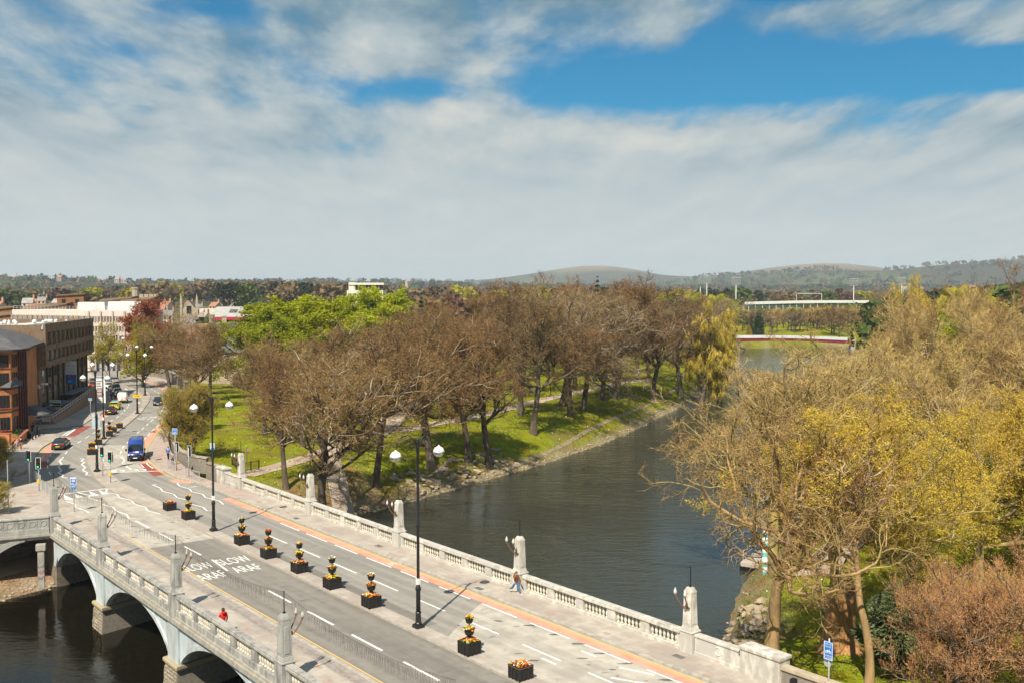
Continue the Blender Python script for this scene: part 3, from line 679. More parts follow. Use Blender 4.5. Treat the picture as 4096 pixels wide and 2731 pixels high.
for k, s_ in enumerate(S_S[1:4]):
    pier = MB(); w = 2.1
    c0 = np.array(st(s_, 21.80))
    perp = np.array((sdirv[1], -sdirv[0])) * -1     # towards west end
    a_ = np.array(AX)
    L = 23.5
    def quadp(hw, e):     # plan of the pier with half width hw, nose pushed out by e
        f = c0 - sdirv*e; bk = c0 + sdirv*L
        return [tuple(f - a_*hw), tuple(f + a_*hw), tuple(bk + a_*hw), tuple(bk - a_*hw)]
    po = MB().prism(quadp(.98, .0), -3.35, -.62).build('pier_shaft', M['blue_paint'], bridge)
    lg = MB().prism(quadp(1.3, .32), -3.62, -3.35, bottom=True); lg.prism(quadp(1.22, .24), -3.74, -3.62, bottom=True)
    lg.build('pier_ledge', M['lichen'], bridge, bevel=.06)
    lo, hi = quadp(1.42, .40), quadp(1.10, .12)
    core = MB().add([(*q, -7.2) for q in lo]+[(*q, -3.7) for q in hi], [(0,1,5,4),(1,2,6,5),(2,3,7,6),(3,0,4,7),(4,5,6,7)])
    pc = core.build('pier_base', M['mortar'], bridge)
    zc = -5.95; row = 0
    while zc < -3.8:
        h = (.27, .23, .30, .25, .22, .28)[row % 6]; f = (zc+h/2+7.2)/3.5
        L4 = [np.array(a)*(1-f)+np.array(b)*f for a, b in zip(lo, hi)]
        for (p, q, ln) in ((L4[0], L4[1], 9), (L4[1], L4[2], 9.5), (L4[3], L4[0], 0)):
            if ln == 0: continue
            d = q-p; dl = np.linalg.norm(d); d = d/dl; dl = min(dl, ln); nrm = np.array((d[1], -d[0])); u = 0; ang = math.atan2(d[1], d[0])
            while u < dl-.05:
                wd = min(rg.uniform(.38, .85), dl-u)
                if dl-u-wd < .25: wd = dl-u
                c = p + d*(u+wd/2)
                put('stone_block', rg.choice(BLOCKS), pc, (c[0], c[1], zc+h/2), (0, 0, ang), (wd-.03, .075*rg.uniform(.6, 1.4), h-.03)); u += wd
        zc += h; row += 1
# abutments
ab = MB(); ab.prism([st(58.6, 21.3), st(63.6, .2), st(75, .2), st(70, 21.3)], -6, -.35); ab.build('abutment', M['dark_wall'], bridge)
ab = MB(); ab.prism([st(-6.4, 21.3), st(-1.2, .1), st(-20, .1), st(-20, 21.3)], -7, -.35); ab.build('abutment', M['dark_wall'], bridge)

# ---------------------------------------------------------------- balustrades
bal_prof = [(a*.98, b*1.3) for a, b in [(.105, 0), (.105, .06), (.06, .085), (.055, .11), (.085, .17), (.105, .24), (.10, .30), (.075, .38), (.055, .46), (.05, .50), (.075, .525), (.075, .55), (.10, .56), (.10, .60)]]
BAL = MB().lathe(bal_prof, 8).mesh('baluster', M['baluster'], True)
PZ = PV    # pavement level
def balustrade(name, label, t, posts, out, ms, mc):
    o = thing(name, label, 'balustrade', (*st(posts[0], t), PZ))
    base = np.array((*st(posts[0], t), PZ))
    def loc(s, tt, z=0): p = st(s, tt); return (p[0]-base[0], p[1]-base[1], z)
    def lbox(mb, s0, s1, t0, t1, z0, z1):
        P = [loc(s0, t0), loc(s1, t0), loc(s1, t1), loc(s0, t1)]; mb.prism([p[:2] for p in P], z0, z1, bottom=True)
    for a, b in zip(posts[:-1], posts[1:]):
        a2, b2 = a+.55, b-.55; n = 5; step = (b2-a2)/n
        pl = MB(); lbox(pl, a2, b2, t-.24, t+.24, -.42, .20); pl.build('plinth', ms, o, bevel=.015)
        cp = MB(); lbox(cp, a2, b2, t-.27, t+.27, .98, 1.14); lbox(cp, a2, b2, t-.22, t+.22, 1.14, 1.24); cp.build('coping', mc, o, bevel=.02)
        for k in range(n+1):
            c = a2 + step*k; w0, w1 = (-.36, .36) if 0 < k < n else ((0, .34) if k == 0 else (-.34, 0))
            dd = MB(); lbox(dd, c+w0, c+w1, t-.19, t+.19, .20, .98)
            if 0 < k < n: lbox(dd, c-.22, c+.22, t-.215, t+.215, .32, .86)
            dd.build('panel', ms, o)
        for k in range(n):
            m = 7; u0, u1 = a2+step*k+.36, a2+step*(k+1)-.36
            for j in range(m):
                p = loc(u0 + (u1-u0)*(j+.5)/m, t, .20); put('baluster', BAL, o, p, (0, 0, j*.7))
    return o
balustrade('balustrade', 'pale stone balustrade beside the river lawn, north side of the bridge', .0, N_S, -1, M['stone'], M['stone'])
balustrade('balustrade', 'weathered grey stone balustrade beside the red-jacketed walker, south side', 21.5, S_S, 1, M['stone_grey'], M['coping_grey'])

# ---------------------------------------------------------------- tall pillars with torch brackets
def make_pillar(name, label, s, t, ms, side):
    o = thing(name, label, 'pillar', (*st(s, t), PZ), ROT_B, 'pillars standing in the bridge parapets')
    mb = MB(); mb.taper(0, 0, 1.10, .98, -.45, 1.10, .98, 1.25); mb.build('pedestal', ms, o, bevel=.03)
    mb = MB(); mb.taper(0, 0, 1.22, 1.08, 1.25, 1.16, 1.02, 1.36); mb.taper(0, 0, 1.0, .9, 1.36, .84, .78, 1.6); mb.build('moulding', ms, o, bevel=.02)
    mb = MB(); mb.taper(0, 0, 0.80, .74, 1.6, .66, .62, 3.62)
    mb.taper(0, 0, .44, .80, 1.75, .36, .675, 3.3); mb.taper(0, 0, .86, .40, 1.75, .715, .33, 3.3)
    mb.build('shaft', ms, o, bevel=.02)
    mb = MB(); mb.taper(0, 0, .70, .66, 3.62, .66, .62, 3.78); mb.taper(0, 0, .62, .58, 3.78, .40, .38, 3.98); mb.build('cap', ms, o, bevel=.02)
    for q_ in o.children: q_.scale = (.86, .86, 1)
    mb = MB(); mb.tube([(0,0,3.9), (0,0,4.05)], .09, 8); mb.tube([(0,0,3.95), (0,0,5.25)], .035, 6); mb.build('spike', M['iron'], o)
    y0 = .36*side
    br = MB()
    br.tube([(-.26, y0, 2.78), (.26, y0, 2.78)], .045, 6); br.tube([(0, y0-.06*side, 2.78), (0, y0+.12*side, 2.78)], .11, 8)
    b = br.build('torch_bracket', M['rust'], o)
    for sx in (-1, 1):
        ar = MB(); ar.tube([(sx*.22, y0, 2.72), (sx*.27, y0+.20*side, 2.95), (sx*.34, y0+.42*side, 3.3), (sx*.38, y0+.55*side, 3.58)], [.035, .04, .04, .055], 6)
        ar.lathe([(.05, 0), (.085, .04), (.07, .08)], 8, (sx*.38, y0+.55*side, 3.56)); ar.build('torch', M['rust'], b)
        fl = MB(); fl.lathe([(.07, 0), (.105, .10), (.09, .2), (.05, .3), (.0001, .42)], 8, (sx*.39, y0+.57*side, 3.64)); fl.build('flame_glass', mat('flame_glass', (.55,.52,.46), rough=.3) if 'flame' not in M else M['flame'], b, True)
    return o
M['flame'] = mat('flame_glass', (.58,.55,.50), rough=.3)
nl = ['by the park gate', 'beside the twin-trunked park tree', 'at the west water edge', 'behind the walker in brown', 'at the east end by the sloping lawn']
for k, s_ in enumerate(N_S[::-1]): make_pillar('bridge_pillar', 'pale stone pillar of the north parapet '+nl[k], s_, 0, M['stone'], 1)
sl = {58.2: 'at the corner by the blue cycle signs', 43.8: 'above the pier near the riverside walkway', 27.5: 'left of the SLOW lettering', 11.0: 'nearest the bottom edge, past the red-jacketed walker', -5.4: 'out at the near end'}
for s_ in S_S[1:]: make_pillar('bridge_pillar', 'grey weathered stone pillar of the south parapet '+sl[s_], s_, 21.5, M['stone_grey'], -1)
# icicle light strings hung from spike to spike
def icicles(s0, s1, t, label, m, seed):
    o = thing('icicle_light_string', label, 'light string', (*st(s0, t), PZ+5.2), 0, 'icicle lights strung between the pillar spikes'); rg = random.Random(seed)
    b = np.array(st(s0, t)); n = 36; wire = []; dr = MB(); bl = MB()
    for i in range(n+1):
        u = i/n; p = np.array(st(s0+(s1-s0)*u, t))-b; z = -.65*4*u*(1-u); wire.append((*p, z))
    MB().tube(wire, .008, 3).build('wire', M['black'], o)
    for i in range(150):
        u = (i+.5)/150; p = np.array(st(s0+(s1-s0)*u, t))-b; z = -.65*4*u*(1-u); l = (.25, .5, .75, .4, .62)[i % 5]*rg.uniform(.8, 1.1)
        j = rg.uniform(-.06, .06); dr.tube([(*p, z), (p[0]+j, p[1]+j, z-l*.5), (p[0], p[1]+j, z-l)], .0045, 3)
        for q in (.35, .7, 1.): bl.sphere((p[0]+j*.6, p[1]+j, z-l*q), .012, 0, 4, 2)
    dr.build('icicle_wires', M['black'], o)['kind'] = 'stuff'; bl.build('bulbs', m, o)['kind'] = 'stuff'
bulb_d = mat('bulb_smoky', (.10,.10,.10), rough=.3); bulb_w = mat('bulb_clear', (.34,.34,.33), rough=.4)
for a, b, l in ((58.2, 43.8, 'dark icicle lights hanging before the zigzag crossing lines'), (43.8, 27.5, 'dark icicle lights hanging before the pale carriageway patch'), (27.5, 11, 'dark icicle lights hanging before the SLOW lettering'), (11, -5.4, 'dark icicle lights hanging over the near left carriageway')):
    icicles(a, b, 21.5, l, bulb_d, int(a*10)+1)
for a, b, l in ((32.8, 16.35, 'glinting icicle lights strung left of the walker in brown'), (16.35, 0, 'glinting icicle lights strung right of the walker in brown')): icicles(a, b, 0, l, bulb_w, int(a*10)+3)

# ---------------------------------------------------------------- solid end parapets and end piers
def solid_parapet(name, label, p0, p1, m, mc, circles, z=PZ, h=1.24, low=-.42, side=1, rings=True):
    o = thing(name, label, 'parapet', (*p0, z)); p0 = np.array(p0); p1 = np.array(p1); d = p1-p0; L = np.linalg.norm(d); ang = math.atan2(d[1], d[0]); o.rotation_euler.z = ang
    MB().box(0, L, -.2, .2, low, h-.16).build('wall_face', m, o, bevel=.01)
    MB().box(0, L, -.25, .25, low+.02, .2).build('plinth', m, o, bevel=.02); MB().box(0, L, -.27, .27, h-.16, h).build('coping', mc, o, bevel=.03)
    n = circles; w = L/max(n, 1)
    for k in range(n):
        c = w*(k+.5)
        for sy in (-1, 1):
            y = sy*.2
            for q in (c-w/2+.08, c+w/2-.2): MB().box(q, q+.1, min(y, y+sy*.03), max(y, y+sy*.03), .27, h-.22).build('panel_frame', m, o)
            ri = MB(); ri.tube([(c+.24*math.cos(a), y, .66+.24*math.sin(a)) for a in np.linspace(0, 2*math.pi, 17)], .045, 5); ri.build('roundel', m, o)
    return o
def end_pier(label, c, w, d, m, rz, h=1.75):
    o = thing('end_pier', label, 'parapet pier', (*c, PZ), rz)
    MB().taper(0, 0, w, d, -.5, w, d, h-.28).build('block', m, o, bevel=.02); MB().taper(0, 0, w+.16, d+.16, h-.28, w+.16, d+.16, h-.1).taper(0, 0, w+.1, d+.1, h-.1, w-.3, d-.3, h).build('cap', m, o, bevel=.02)
    return o
solid_parapet('solid_parapet', 'short solid stone parapet with a roundel by the east riverbank', st(-4.15, 0), st(-.55, 0), M['stone'], M['stone'], 1)
end_pier('blocky stone end pier with slab cap above the sloping lawn', st(-5.55, .05), 2.7, 1.0, M['stone'], ROT_B)
solid_parapet('solid_parapet', 'short solid stone parapet leading to the park gate', st(65.95, 0), st(69.6, -.1), M['stone'], M['stone'], 1)
end_pier('pale stone end pier beside the park railings', st(70.6, -.15), 1.9, 1.0, M['stone'], ROT_B)
pw = np.array(st(58.2, 21.6)); pe = wing_e
solid_parapet('solid_parapet', 'grey solid parapet with roundels over the riverside walkway', tuple(pw+(pe-pw)*.05), tuple(pe), M['stone_grey'], M['stone_grey'], 7)
# spandrel of the side span below that parapet
wg = thing('side_span', 'weathered concrete side span arching over the riverside walkway', 'bridge', (*pw, 0)); d = pe-pw; L = np.linalg.norm(d); wg.rotation_euler.z = math.atan2(d[1], d[0])
mb = MB(); n = 24
def wz(x): return -.75 - 2.9*max(0, (x-2.2)/(L-2.2))**1.7
for i in range(n):
    a, b = .3+(L-.3)*i/n, .3+(L-.3)*(i+1)/n; za, zb = wz(a), wz(b); y = .10
    mb.add([(a, y, za), (b, y, zb), (b, y, -.25), (a, y, -.25), (a, -9, za), (b, -9, zb)], [(3,2,1,0), (0,1,5,4)])
mb.build('spandrel', M['stone_grey'], wg)
mb = MB().box(.3, L, -.3, .34, -.42, -.2); mb.box(.3, L, -.2, .2, -.56, -.42); mb.build('cornice', M['cornice'], wg)
mb = MB()
for i in range(n):
    a, b = 2.4+(L-2.4)*i/n, 2.4+(L-2.4)*(i+1)/n; za, zb = wz(a), wz(b)
    mb.add([(a, .18, za-.03), (b, .18, zb-.03), (b, .18, zb+.5), (a, .18, za+.5), (a, .1, za+.5), (b, .1, zb+.5), (a, -.4, za-.03), (b, -.4, zb-.03)], [(3,2,1,0), (4,5,2,3), (0,1,7,6)])
mb.build('arch_rib', M['stone_grey'], wg)
col = np.array(q3(357, 715, -4.25)) 
cl = MB().box(-.27, .27, -.25, .25, -4.6, -.7).box(-.4, .4, -.35, .35, -1.15, -.6).build('graffiti_column', [mat('column', (.40,.37,.32), (.30,.28,.245), 3, .9)], None, loc=(*col, 0), rz=.35, bevel=.02)
tag(cl, 'square concrete column with graffiti beside the riverside walkway', 'column')
def scribble(w, h, seed, r):
    rg_ = random.Random(seed); x = -w/2; pts = []
    while x < w/2: pts.append((x+rg_.uniform(-.08, .08)*w, 0, rg_.uniform(-h/2, h/2))); x += w/9
    return MB().tube(pts, r, 4)
for k, (z, c) in enumerate(((-2.6, (.04,.05,.12)), (-3.1, (.55,.04,.14)), (-3.65, (.05,.05,.08)))): scribble(.5, .42, k, .018).xf(Matrix.Translation((0, -.258, z))).build('graffiti', mat('graffiti', c, rough=.6), cl)
# retaining wall behind the walkway, with its stone courses and scrawls
rw = thing('retaining_wall', 'dark stone retaining wall with graffiti under the bridge', 'wall')
wline = resample(offs(WBANK[2:8], 8.6), 2.)
wline = np.array([p for p in wline if inv_st(*p)[1] > -.5])
mb = MB()
for a, b in zip(wline[:-1], wline[1:]): mb.obox(a, b, .5, -5, -.35)
mb.build('wall_face', M['dark_wall'], rw)
rg = random.Random(8); blk = MB().box(-.5, .5, -.5, .5, -.5, .5).mesh('stone_block', mat('wall_block', (.21,.175,.135), (.28,.23,.175), 2, .95, 8, .5, 9, rand=.25))
for zc in np.arange(-4.15, -1.0, .34):
    pl = offs(resample(wline, .1), -.28); u = 0
    while u < len(pl)-12:
        n_ = rg.randint(6, 12); p, q = pl[u], pl[min(u+n_, len(pl)-1)]; c = (p+q)/2; d = q-p
        s_, t_ = inv_st(*c)
        if t_ > 18: put('stone_block', blk, rw, (c[0], c[1], zc), (0, 0, math.atan2(d[1], d[0])), (np.linalg.norm(d)-.03, .12*rg.uniform(.6, 1.5), .31))
        u += n_
for w, x, y, sz, zz_, cc in (('DEAN', 120, 610, .95, -2.6, (.02,.02,.02)), ('', 480, 570, .7, -2.3, (.06,.03,.07)), ('', 490, 600, .6, -2.95, (.05,.03,.06))):
    p = np.array(q3(x, y, zz_)); k = np.argmin(np.hypot(*(wline-p).T)); k = min(max(k, 1), len(wline)-2); d = wline[k+1]-wline[k-1]; d /= np.linalg.norm(d); nrm = np.array((d[1], -d[0]))
    c = wline[k] + nrm*.40; t_ = text_mb(w, sz).xf(Matrix.Rotation(math.pi/2, 4, 'X')) if w else scribble(1.5, sz, x, .03)
    t_.xf(Matrix.Translation((*c, zz_)) @ Matrix.Rotation(math.atan2(d[1], d[0]), 4, 'Z')).build('graffiti', mat('graffiti_ink', cc), rw)
# ================================================================ STREET FURNITURE
# ---------------------------------------------------------------- twin-arm lamp posts
def make_lamp(label, loc, rz, H=12.4, arm=1.6, gr='twin-globe lamp posts along the road'):
    o = thing('lamp_post', label, 'lamp post', (*loc, PV), rz, gr)
    b = MB(); b.taper(0,0,.62,.62,0,.55,.55,.22); b.lathe([(.24,.22),(.24,.3),(.19,.36),(.17,.9),(.2,.95),(.2,1.0),(.16,1.05)], 12); b.build('base', M['iron'], o)
    p = MB(); p.lathe([(.15,1.0),(.145,2.4),(.19,2.5),(.19,2.62),(.14,2.72),(.10,2.85),(.095,6.6),(.135,6.65),(.135,6.8),(.09,6.9),(.08,H-.9),(.11,H-.85),(.11,H-.1),(.085,H),(.03,H+.1)], 10); p.build('column', M['iron'], o, True)
    pl = MB().box(-.11,.11,-.11,.11,2.85,3.25); pl.build('notice_band', M['white_line'], o)
    for sx in (-1, 1):
        a = MB(); pts = [(sx*.08,0,H-.8)] + [(sx*(.08 + arm*.5*(1-math.cos(q))), 0, H-.75+1.05*math.sin(q)) for q in np.linspace(.15, math.pi*.97, 13)]
        ex, ez = pts[-1][0], pts[-1][2]
        a.tube(pts, .035, 6)
        a.tube([(sx*(.5+.22*math.cos(q)*(1-q/9)), 0, H-.15+.22*math.sin(q)*(1-q/9)) for q in np.linspace(0, 8, 20)], .016, 4)
        a.tube([(sx*.1,0,H-.3),(sx*.2,0,H-.05),(sx*.3,0,H-.15)], .016, 4); a.tube([(sx*.95,0,H+.02),(sx*1.15,0,H-.05),(sx*1.2,0,H+.18)], .014, 4)
        ao = a.build('arm', M['iron'], o, True)
        h = MB(); h.lathe([(.38,0),(.37,.09),(.32,.2),(.24,.29),(.13,.36),(.05,.38),(.05,.46),(.0001,.47)], 14, (ex,0,ez-.36)); h.build('lamp_shade', M['white_paint'], o, True)
        h = MB(); h.lathe([(.385,-.08),(.39,.0),(.385,.01)], 14, (ex,0,ez-.36)); h.build('lamp_band', M['chrome'], o, True)
        h = MB(); h.lathe([(.0001,-.34),(.16,-.31),(.29,-.22),(.36,-.08)], 14, (ex,0,ez-.36)); h.build('lamp_globe', M['globe'], o, True)
    return o
M['globe'] = mat('globe', (.50,.46,.40), rough=.15, spec=.6)
rzb = math.atan2(BX[1], BX[0])
lamp0 = make_lamp('tall black twin-globe lamp post in the reservation, right of the planter row', g(961,1444), rzb)
make_lamp('black twin-globe lamp post standing by the second tiered planter', g(491,1221), rzb)
make_lamp('black twin-globe lamp post carrying the grey box, behind the two green signals', q2(1016,885), R(-12))
make_lamp('black twin-globe lamp post between the green signals and far flower boxes', q2(1087,543), R(-12), 12.0)
make_lamp('black twin-globe lamp post with the yellow diversion sign', q2(1437,278), R(-8), 11.5)
make_lamp('black twin-globe lamp post at the tip of the curved island', q1(1517,1392), R(-8), 11.2)
make_lamp('farthest black twin-globe lamp post before the pink office block', q1(1229,1250), R(-6), 11.5)

# ---------------------------------------------------------------- flower planters
PET = [(.80,.50,.01), (.78,.14,.01), (.50,.02,.02), (.80,.74,.62), (.09,.17,.02), (.62,.12,.14), (.24,.06,.36)]
PETM = [mat('petal', c, rough=.6) for c in PET]
def bloom(n, w, d, z, seed, weights, dome=.12, leaves=60):
    rg = random.Random(seed); mb = MB()
    for i in range(n+leaves):
        x, y = rg.uniform(-w, w), rg.uniform(-d, d); zz_ = z + dome*(1-(x/w)**2*.6-(y/d)**2*.4) + rg.uniform(-.04, .07); r = rg.uniform(.05, .085)
        leaf = i >= n; mi = 4 if leaf else rg.choices(range(7), weights)[0]
        if leaf: zz_ -= .05; r *= 1.2
        a = rg.uniform(0, 3); ti, tj = rg.uniform(-.5, .5), rg.uniform(-.5, .5)
        vs = [(x, y, zz_+.02)] + [(x+r*math.cos(a+k*1.2566), y+r*math.sin(a+k*1.2566), zz_+r*(ti*math.cos(a+k*1.2566)+tj*math.sin(a+k*1.2566))) for k in range(5)]
        mb.add(vs, [(0,1,2),(0,2,3),(0,3,4),(0,4,5),(0,5,1)], mi)
    return mb.mesh('flowers', PETM)
W_MIX = (5, 3, 2.5, 1.6, 1, .8, .4); W_YEL = (8, 1, .4, .4, 1, .2, .1); W_RED = (1.2, 5, 3.2, .3, .6, .6, 0); W_YO = (5, 4, 1.2, 1.5, 1, .3, .3)
FL = [bloom(150, .43, .43, .80, k, w) for k, w in enumerate((W_MIX, W_YEL, W_YO, W_MIX))]
FM = [bloom(60, .28, .28, 1.50, 10+k, w, .14, 25) for k, w in enumerate((W_MIX, W_YEL, W_YO))]
FT = [bloom(44, .22, .22, 2.18, 20+k, w, .16, 15) for k, w in enumerate((W_RED, W_YO, (1,1,1,6,2,0,0)))]
def pl_box():
    mb = MB(); mb.box(-.48,.48,-.48,.48,.05,.74); mb.box(-.52,.52,-.52,.52,.70,.80)
    for a in (-.46, -.155, .155, .46):
        for sg in (-1, 1): mb.box(a-.05,a+.05,sg*.5-.02,sg*.5+.02,.05,.70); mb.box(sg*.5-.02,sg*.5+.02,a-.05,a+.05,.05,.70)
    mb.box(-.4,.4,-.4,.4,0,.06); return mb.mesh('box', M['planter'])
M['planter'] = mat('planter', (.016,.015,.015), (.028,.026,.025), 9, .6, coord='obj'); PBOX = pl_box()
PSTEM = MB().lathe([(.05,.75),(.035,.9),(.035,2.0),(.05,2.05)], 8).lathe([(.10,1.02),(.14,1.06),(.10,1.10)], 8).mesh('stem', M['planter'], True)
PB1 = MB().lathe([(.12,1.12),(.24,1.17),(.30,1.32),(.325,1.52),(.35,1.53),(.35,1.57),(.28,1.56),(.0001,1.52)], 14).mesh('bowl', M['planter'], True)
PB2 = MB().lathe([(.09,1.85),(.18,1.89),(.235,2.02),(.255,2.18),(.275,2.19),(.275,2.22),(.22,2.21),(.0001,2.19)], 14).mesh('bowl', M['planter'], True)
SOIL = MB().box(-.45,.45,-.45,.45,.70,.77).mesh('soil', mat('soil', (.05,.035,.02), rough=1))
BAND = MB().box(-.526,.526,-.526,.526,.735,.75).mesh('rim_band', mat('band', (.30,.19,.10)))
def planter(label, p, tiers, rz, k, scale=1.):
    o = thing('flower_planter', label, 'planter', (*p, PV), rz, 'black flower planters along the reservation'); o.scale = (scale,)*3
    put('box', PBOX, o); put('soil', SOIL, o); put('flowers', FL[k % 4], o, rot=(0, 0, k*1.57))
    if tiers:
        put('stem', PSTEM, o); put('bowl', PB1, o); put('bowl', PB2, o); put('flowers', FM[k % 3], o, rot=(0,0,k)); put('flowers', FT[k % 3 if k != 6 else 2], o, rot=(0,0,k))
    else: put('rim_band', BAND, o)
    return o
near = [((390,1173),0,'low black flower box without tiers, farthest of the near planter row'), ((433,1194),1,'tiered black planter just left of the second lamp post'), ((556,1252),1,'tiered planter with orange top, first right of the second lamp post'),
        ((617,1283),1,'tiered planter with pink and yellow middle bowl, left of the SLOW lettering end'), ((688,1316),1,'tiered planter with orange top and yellow bowl, mid row'), ((763,1353),1,'tiered planter with violet blooms in the middle bowl'),
        ((853,1396),1,'tiered planter with white top blooms, left of the tall lamp post'), ((1078,1504),1,'tiered planter right of the tall lamp post'), ((1196,1561),0,'low black flower box without tiers at the bottom edge')]
for k, (p, t_, l) in enumerate(near): planter(l, g(*p), t_, ROT_B, k)
farp = [((1250,428),0,'low flower box farthest up the curving reservation'), ((1187,472),0,'low yellow flower box beside a far tiered planter'), ((1145,512),1,'tiered planter before the fourth lamp post'), ((1030,604),1,'tiered planter partly behind the lamp post with the grey box'),
        ((968,642),0,'low flower box behind the reservation nose'), ((955,706),0,'low yellow flower box at the reservation nose')]
for k, (p, t_, l) in enumerate(farp): planter(l, q2(*p), t_, .35, k+1, .96)

# ---------------------------------------------------------------- traffic signals
def emis(name, c, s):
    m = bpy.data.materials.new(name); m.use_nodes = True; b = m.node_tree.nodes['Principled BSDF']; b.inputs['Base Color'].default_value = (*c, 1); b.inputs['Emission Color'].default_value = (*c, 1); b.inputs['Emission Strength'].default_value = s; return m
M['green_on'] = emis('green_lens', (.02,.75,.30), 1.6); M['red_on'] = emis('red_lens', (.85,.03,.02), 1.4); M['lens_off'] = mat('lens_off', (.03,.02,.02), rough=.25); M['yellow_box'] = mat('yellow_box', (.75,.48,.01), rough=.5)
def signal(label, p, rz, H=3.55, lit='green', box=None, second=False, z=PV):
    o = thing('traffic_signal', label, 'traffic light', (*p, z), rz, 'pedestrian crossing signals')      # lenses face local -Y
    MB().lathe([(.055,0),(.055,H)], 8).build('pole', M['galv'], o, True)
    def head(y, f, on):
        h = MB().box(-.17,.17,y-.12,y+.12,H-.95,H+.12); ho = h.build('signal_head', M['black'], o, bevel=.02)
        bb = MB().box(-.27,.27,y-.03*f,y+.0,H-1.05,H+.22) if f > 0 else MB().box(-.27,.27,y,y+.03,H-1.05,H+.22); bb.build('backing_board', M['black'], ho)
        fr = MB()
        for a in (-.27, .235): fr.box(a,a+.035,y-.036*f if f>0 else y-.006,y+.006 if f>0 else y+.036,H-1.05,H+.22)
        for a in (H-1.05, H+.185): fr.box(-.27,.27,y-.038*f if f>0 else y-.008,y+.008 if f>0 else y+.038,a,a+.035)
        fr.build('white_border', M['white_paint'], ho)
        for k, nm in enumerate(('green', 'amber', 'red')):
            l = MB().lathe([(.105,0),(.09,.02),(.0001,.035)], 10); l.xf(Matrix.Translation((0, y-.125*f, H-.78+.34*k)) @ Matrix.Rotation(math.pi/2*f, 4, 'X'))
            l.build('lens', M['green_on'] if (nm == 'green' and on == 'green') else M['red_on'] if (nm == 'red' and on == 'red') else M['lens_off'], ho)
            v = MB(); v.tube([(.12*math.cos(a), y-.2*f, H-.78+.34*k+.12*math.sin(a)) for a in np.linspace(0, math.pi, 9)], .03, 4); v.build('visor', M['black'], ho)
    head(-.14, 1, lit)
    if second: head(.16, -1, 'green')
    if box: MB().box(-.11,.11,-.22,-.05,.85,1.30).build('push_button_box', M['yellow_box'], o, bevel=.01)
    return o
tw = R(-8)
signal('green traffic signal at the shaded left kerb, farther of the pair', q2(310,1010), R(8), 3.6)
signal('green traffic signal beside the left guard rail, nearer of the pair', q2(410,1085), R(8), 3.5, box=1)
signal('green traffic signal on the central reservation beside the lamp post', q2(1076,928), R(0), 3.3)
signal('green traffic signal on the reservation with yellow box, before the blue van', q2(1158,1002), R(0), 3.4, box=1, second=True)
signal('traffic signal seen from behind beside the two pedestrians', q2(1846,872), R(170), 3.3, box=1)
signal('traffic signal seen from behind by the park wall', q2(1975,940), R(165), 3.5)
signal('far traffic signal showing red at the road junction', q1(1120,1245), R(0), 5.0, 'red')

# ---------------------------------------------------------------- signs
M['sign_blue'] = mat('sign_blue', (.01,.16,.52), rough=.4); M['sign_white'] = mat('sign_white', (.75,.75,.74), rough=.4); M['sign_yellow'] = mat('sign_yellow', (.80,.47,.01), rough=.4); M['sign_brown'] = mat('sign_brown', (.13,.035,.025), rough=.5); M['sign_back'] = mat('sign_back', (.33,.36,.38), rough=.5); M['sign_green'] = mat('sign_green', (.02,.12,.06), rough=.5)
M['sign_lt'] = mat('sign_lt', (.10,.32,.62), rough=.4); M['sign_red'] = mat('sign_red', (.55,.03,.03), rough=.4)
def flat_text(body, h, x, z, y, m, name, par, w=None):
    t_ = text_mb(body, h)
    if w:
        xs = [v[0] for v in t_.v]; k = w/(max(xs)-min(xs)); t_.xf(Matrix.Diagonal((k, 1, 1, 1)))
    t_.xf(Matrix.Translation((x, y, z)) @ Matrix.Rotation(math.pi/2, 4, 'X')); return t_.build(name, m, par)
def bar_line(par, x0, x1, z, h, y, m):
    return MB().box(x0, x1, y-.002, y+.002, z-h/2, z+h/2).build('print_line', m, par)
def flat_bike(par, x, z, y, k, m):
    mb = MB()
    def P(a, b): return (x+a*k, y, z+b*k)
    for wx in (-.5, .5): mb.tube([P(wx+.3*math.cos(a), .3*math.sin(a)) for a in np.linspace(0, 2*math.pi, 13)], .05*k, 4)
    for q in ([(-.5,0),(-.15,.45),(.3,.45),(0,0),(-.5,0)], [(.5,0),(.25,.6),(.42,.64)], [(0,0),(-.2,.6)]): mb.tube([P(*e) for e in q], .05*k, 4)
    mb.build('cycle_symbol', m, par)
def post_sign(name, label, p, rz, H, z=PV):
    o = thing(name, label, 'sign', (*p, z), rz); MB().lathe([(.045,0),(.045,H)], 8).build('pole', M['galv'], o, True); return o
def plate(o, w, z0, z1, m, y=-.06, x=0, nm='plate', border=None):
    p = MB().box(x-w/2,x+w/2,y-.012,y+.012,z0,z1).build(nm, m, o)
    if border: 
        mb = MB()
        for a in (x-w/2+.02, x+w/2-.05): mb.box(a,a+.03,y-.016,y-.0125,z0+.02,z1-.02)
        for a in (z0+.02, z1-.05): mb.box(x-w/2+.05,x+w/2-.05,y-.0165,y-.0125,a,a+.03)
        mb.build('border', border, p)
    return p
o = post_sign('cycle_sign', 'blue cycle route and shared-path signs on a pole by the left crossing', q2(777,1305), R(5), 3.5)
pb = plate(o, .62, 2.75, 3.5, M['sign_blue'], border=M['sign_white']); bar_line(pb, -.26, .26, 3.38, .09, -.079, M['sign_white']); bar_line(pb, -.15, .15, 3.21, .07, -.079, M['sign_white']); bar_line(pb, -.16, .16, 3.08, .07, -.079, M['sign_white']); flat_bike(pb, -.1, 2.84, -.078, .16, M['sign_white'])
MB().box(.1,.26,-.0785,-.076,2.82,2.94).build('route_number', M['sign_red'], pb)
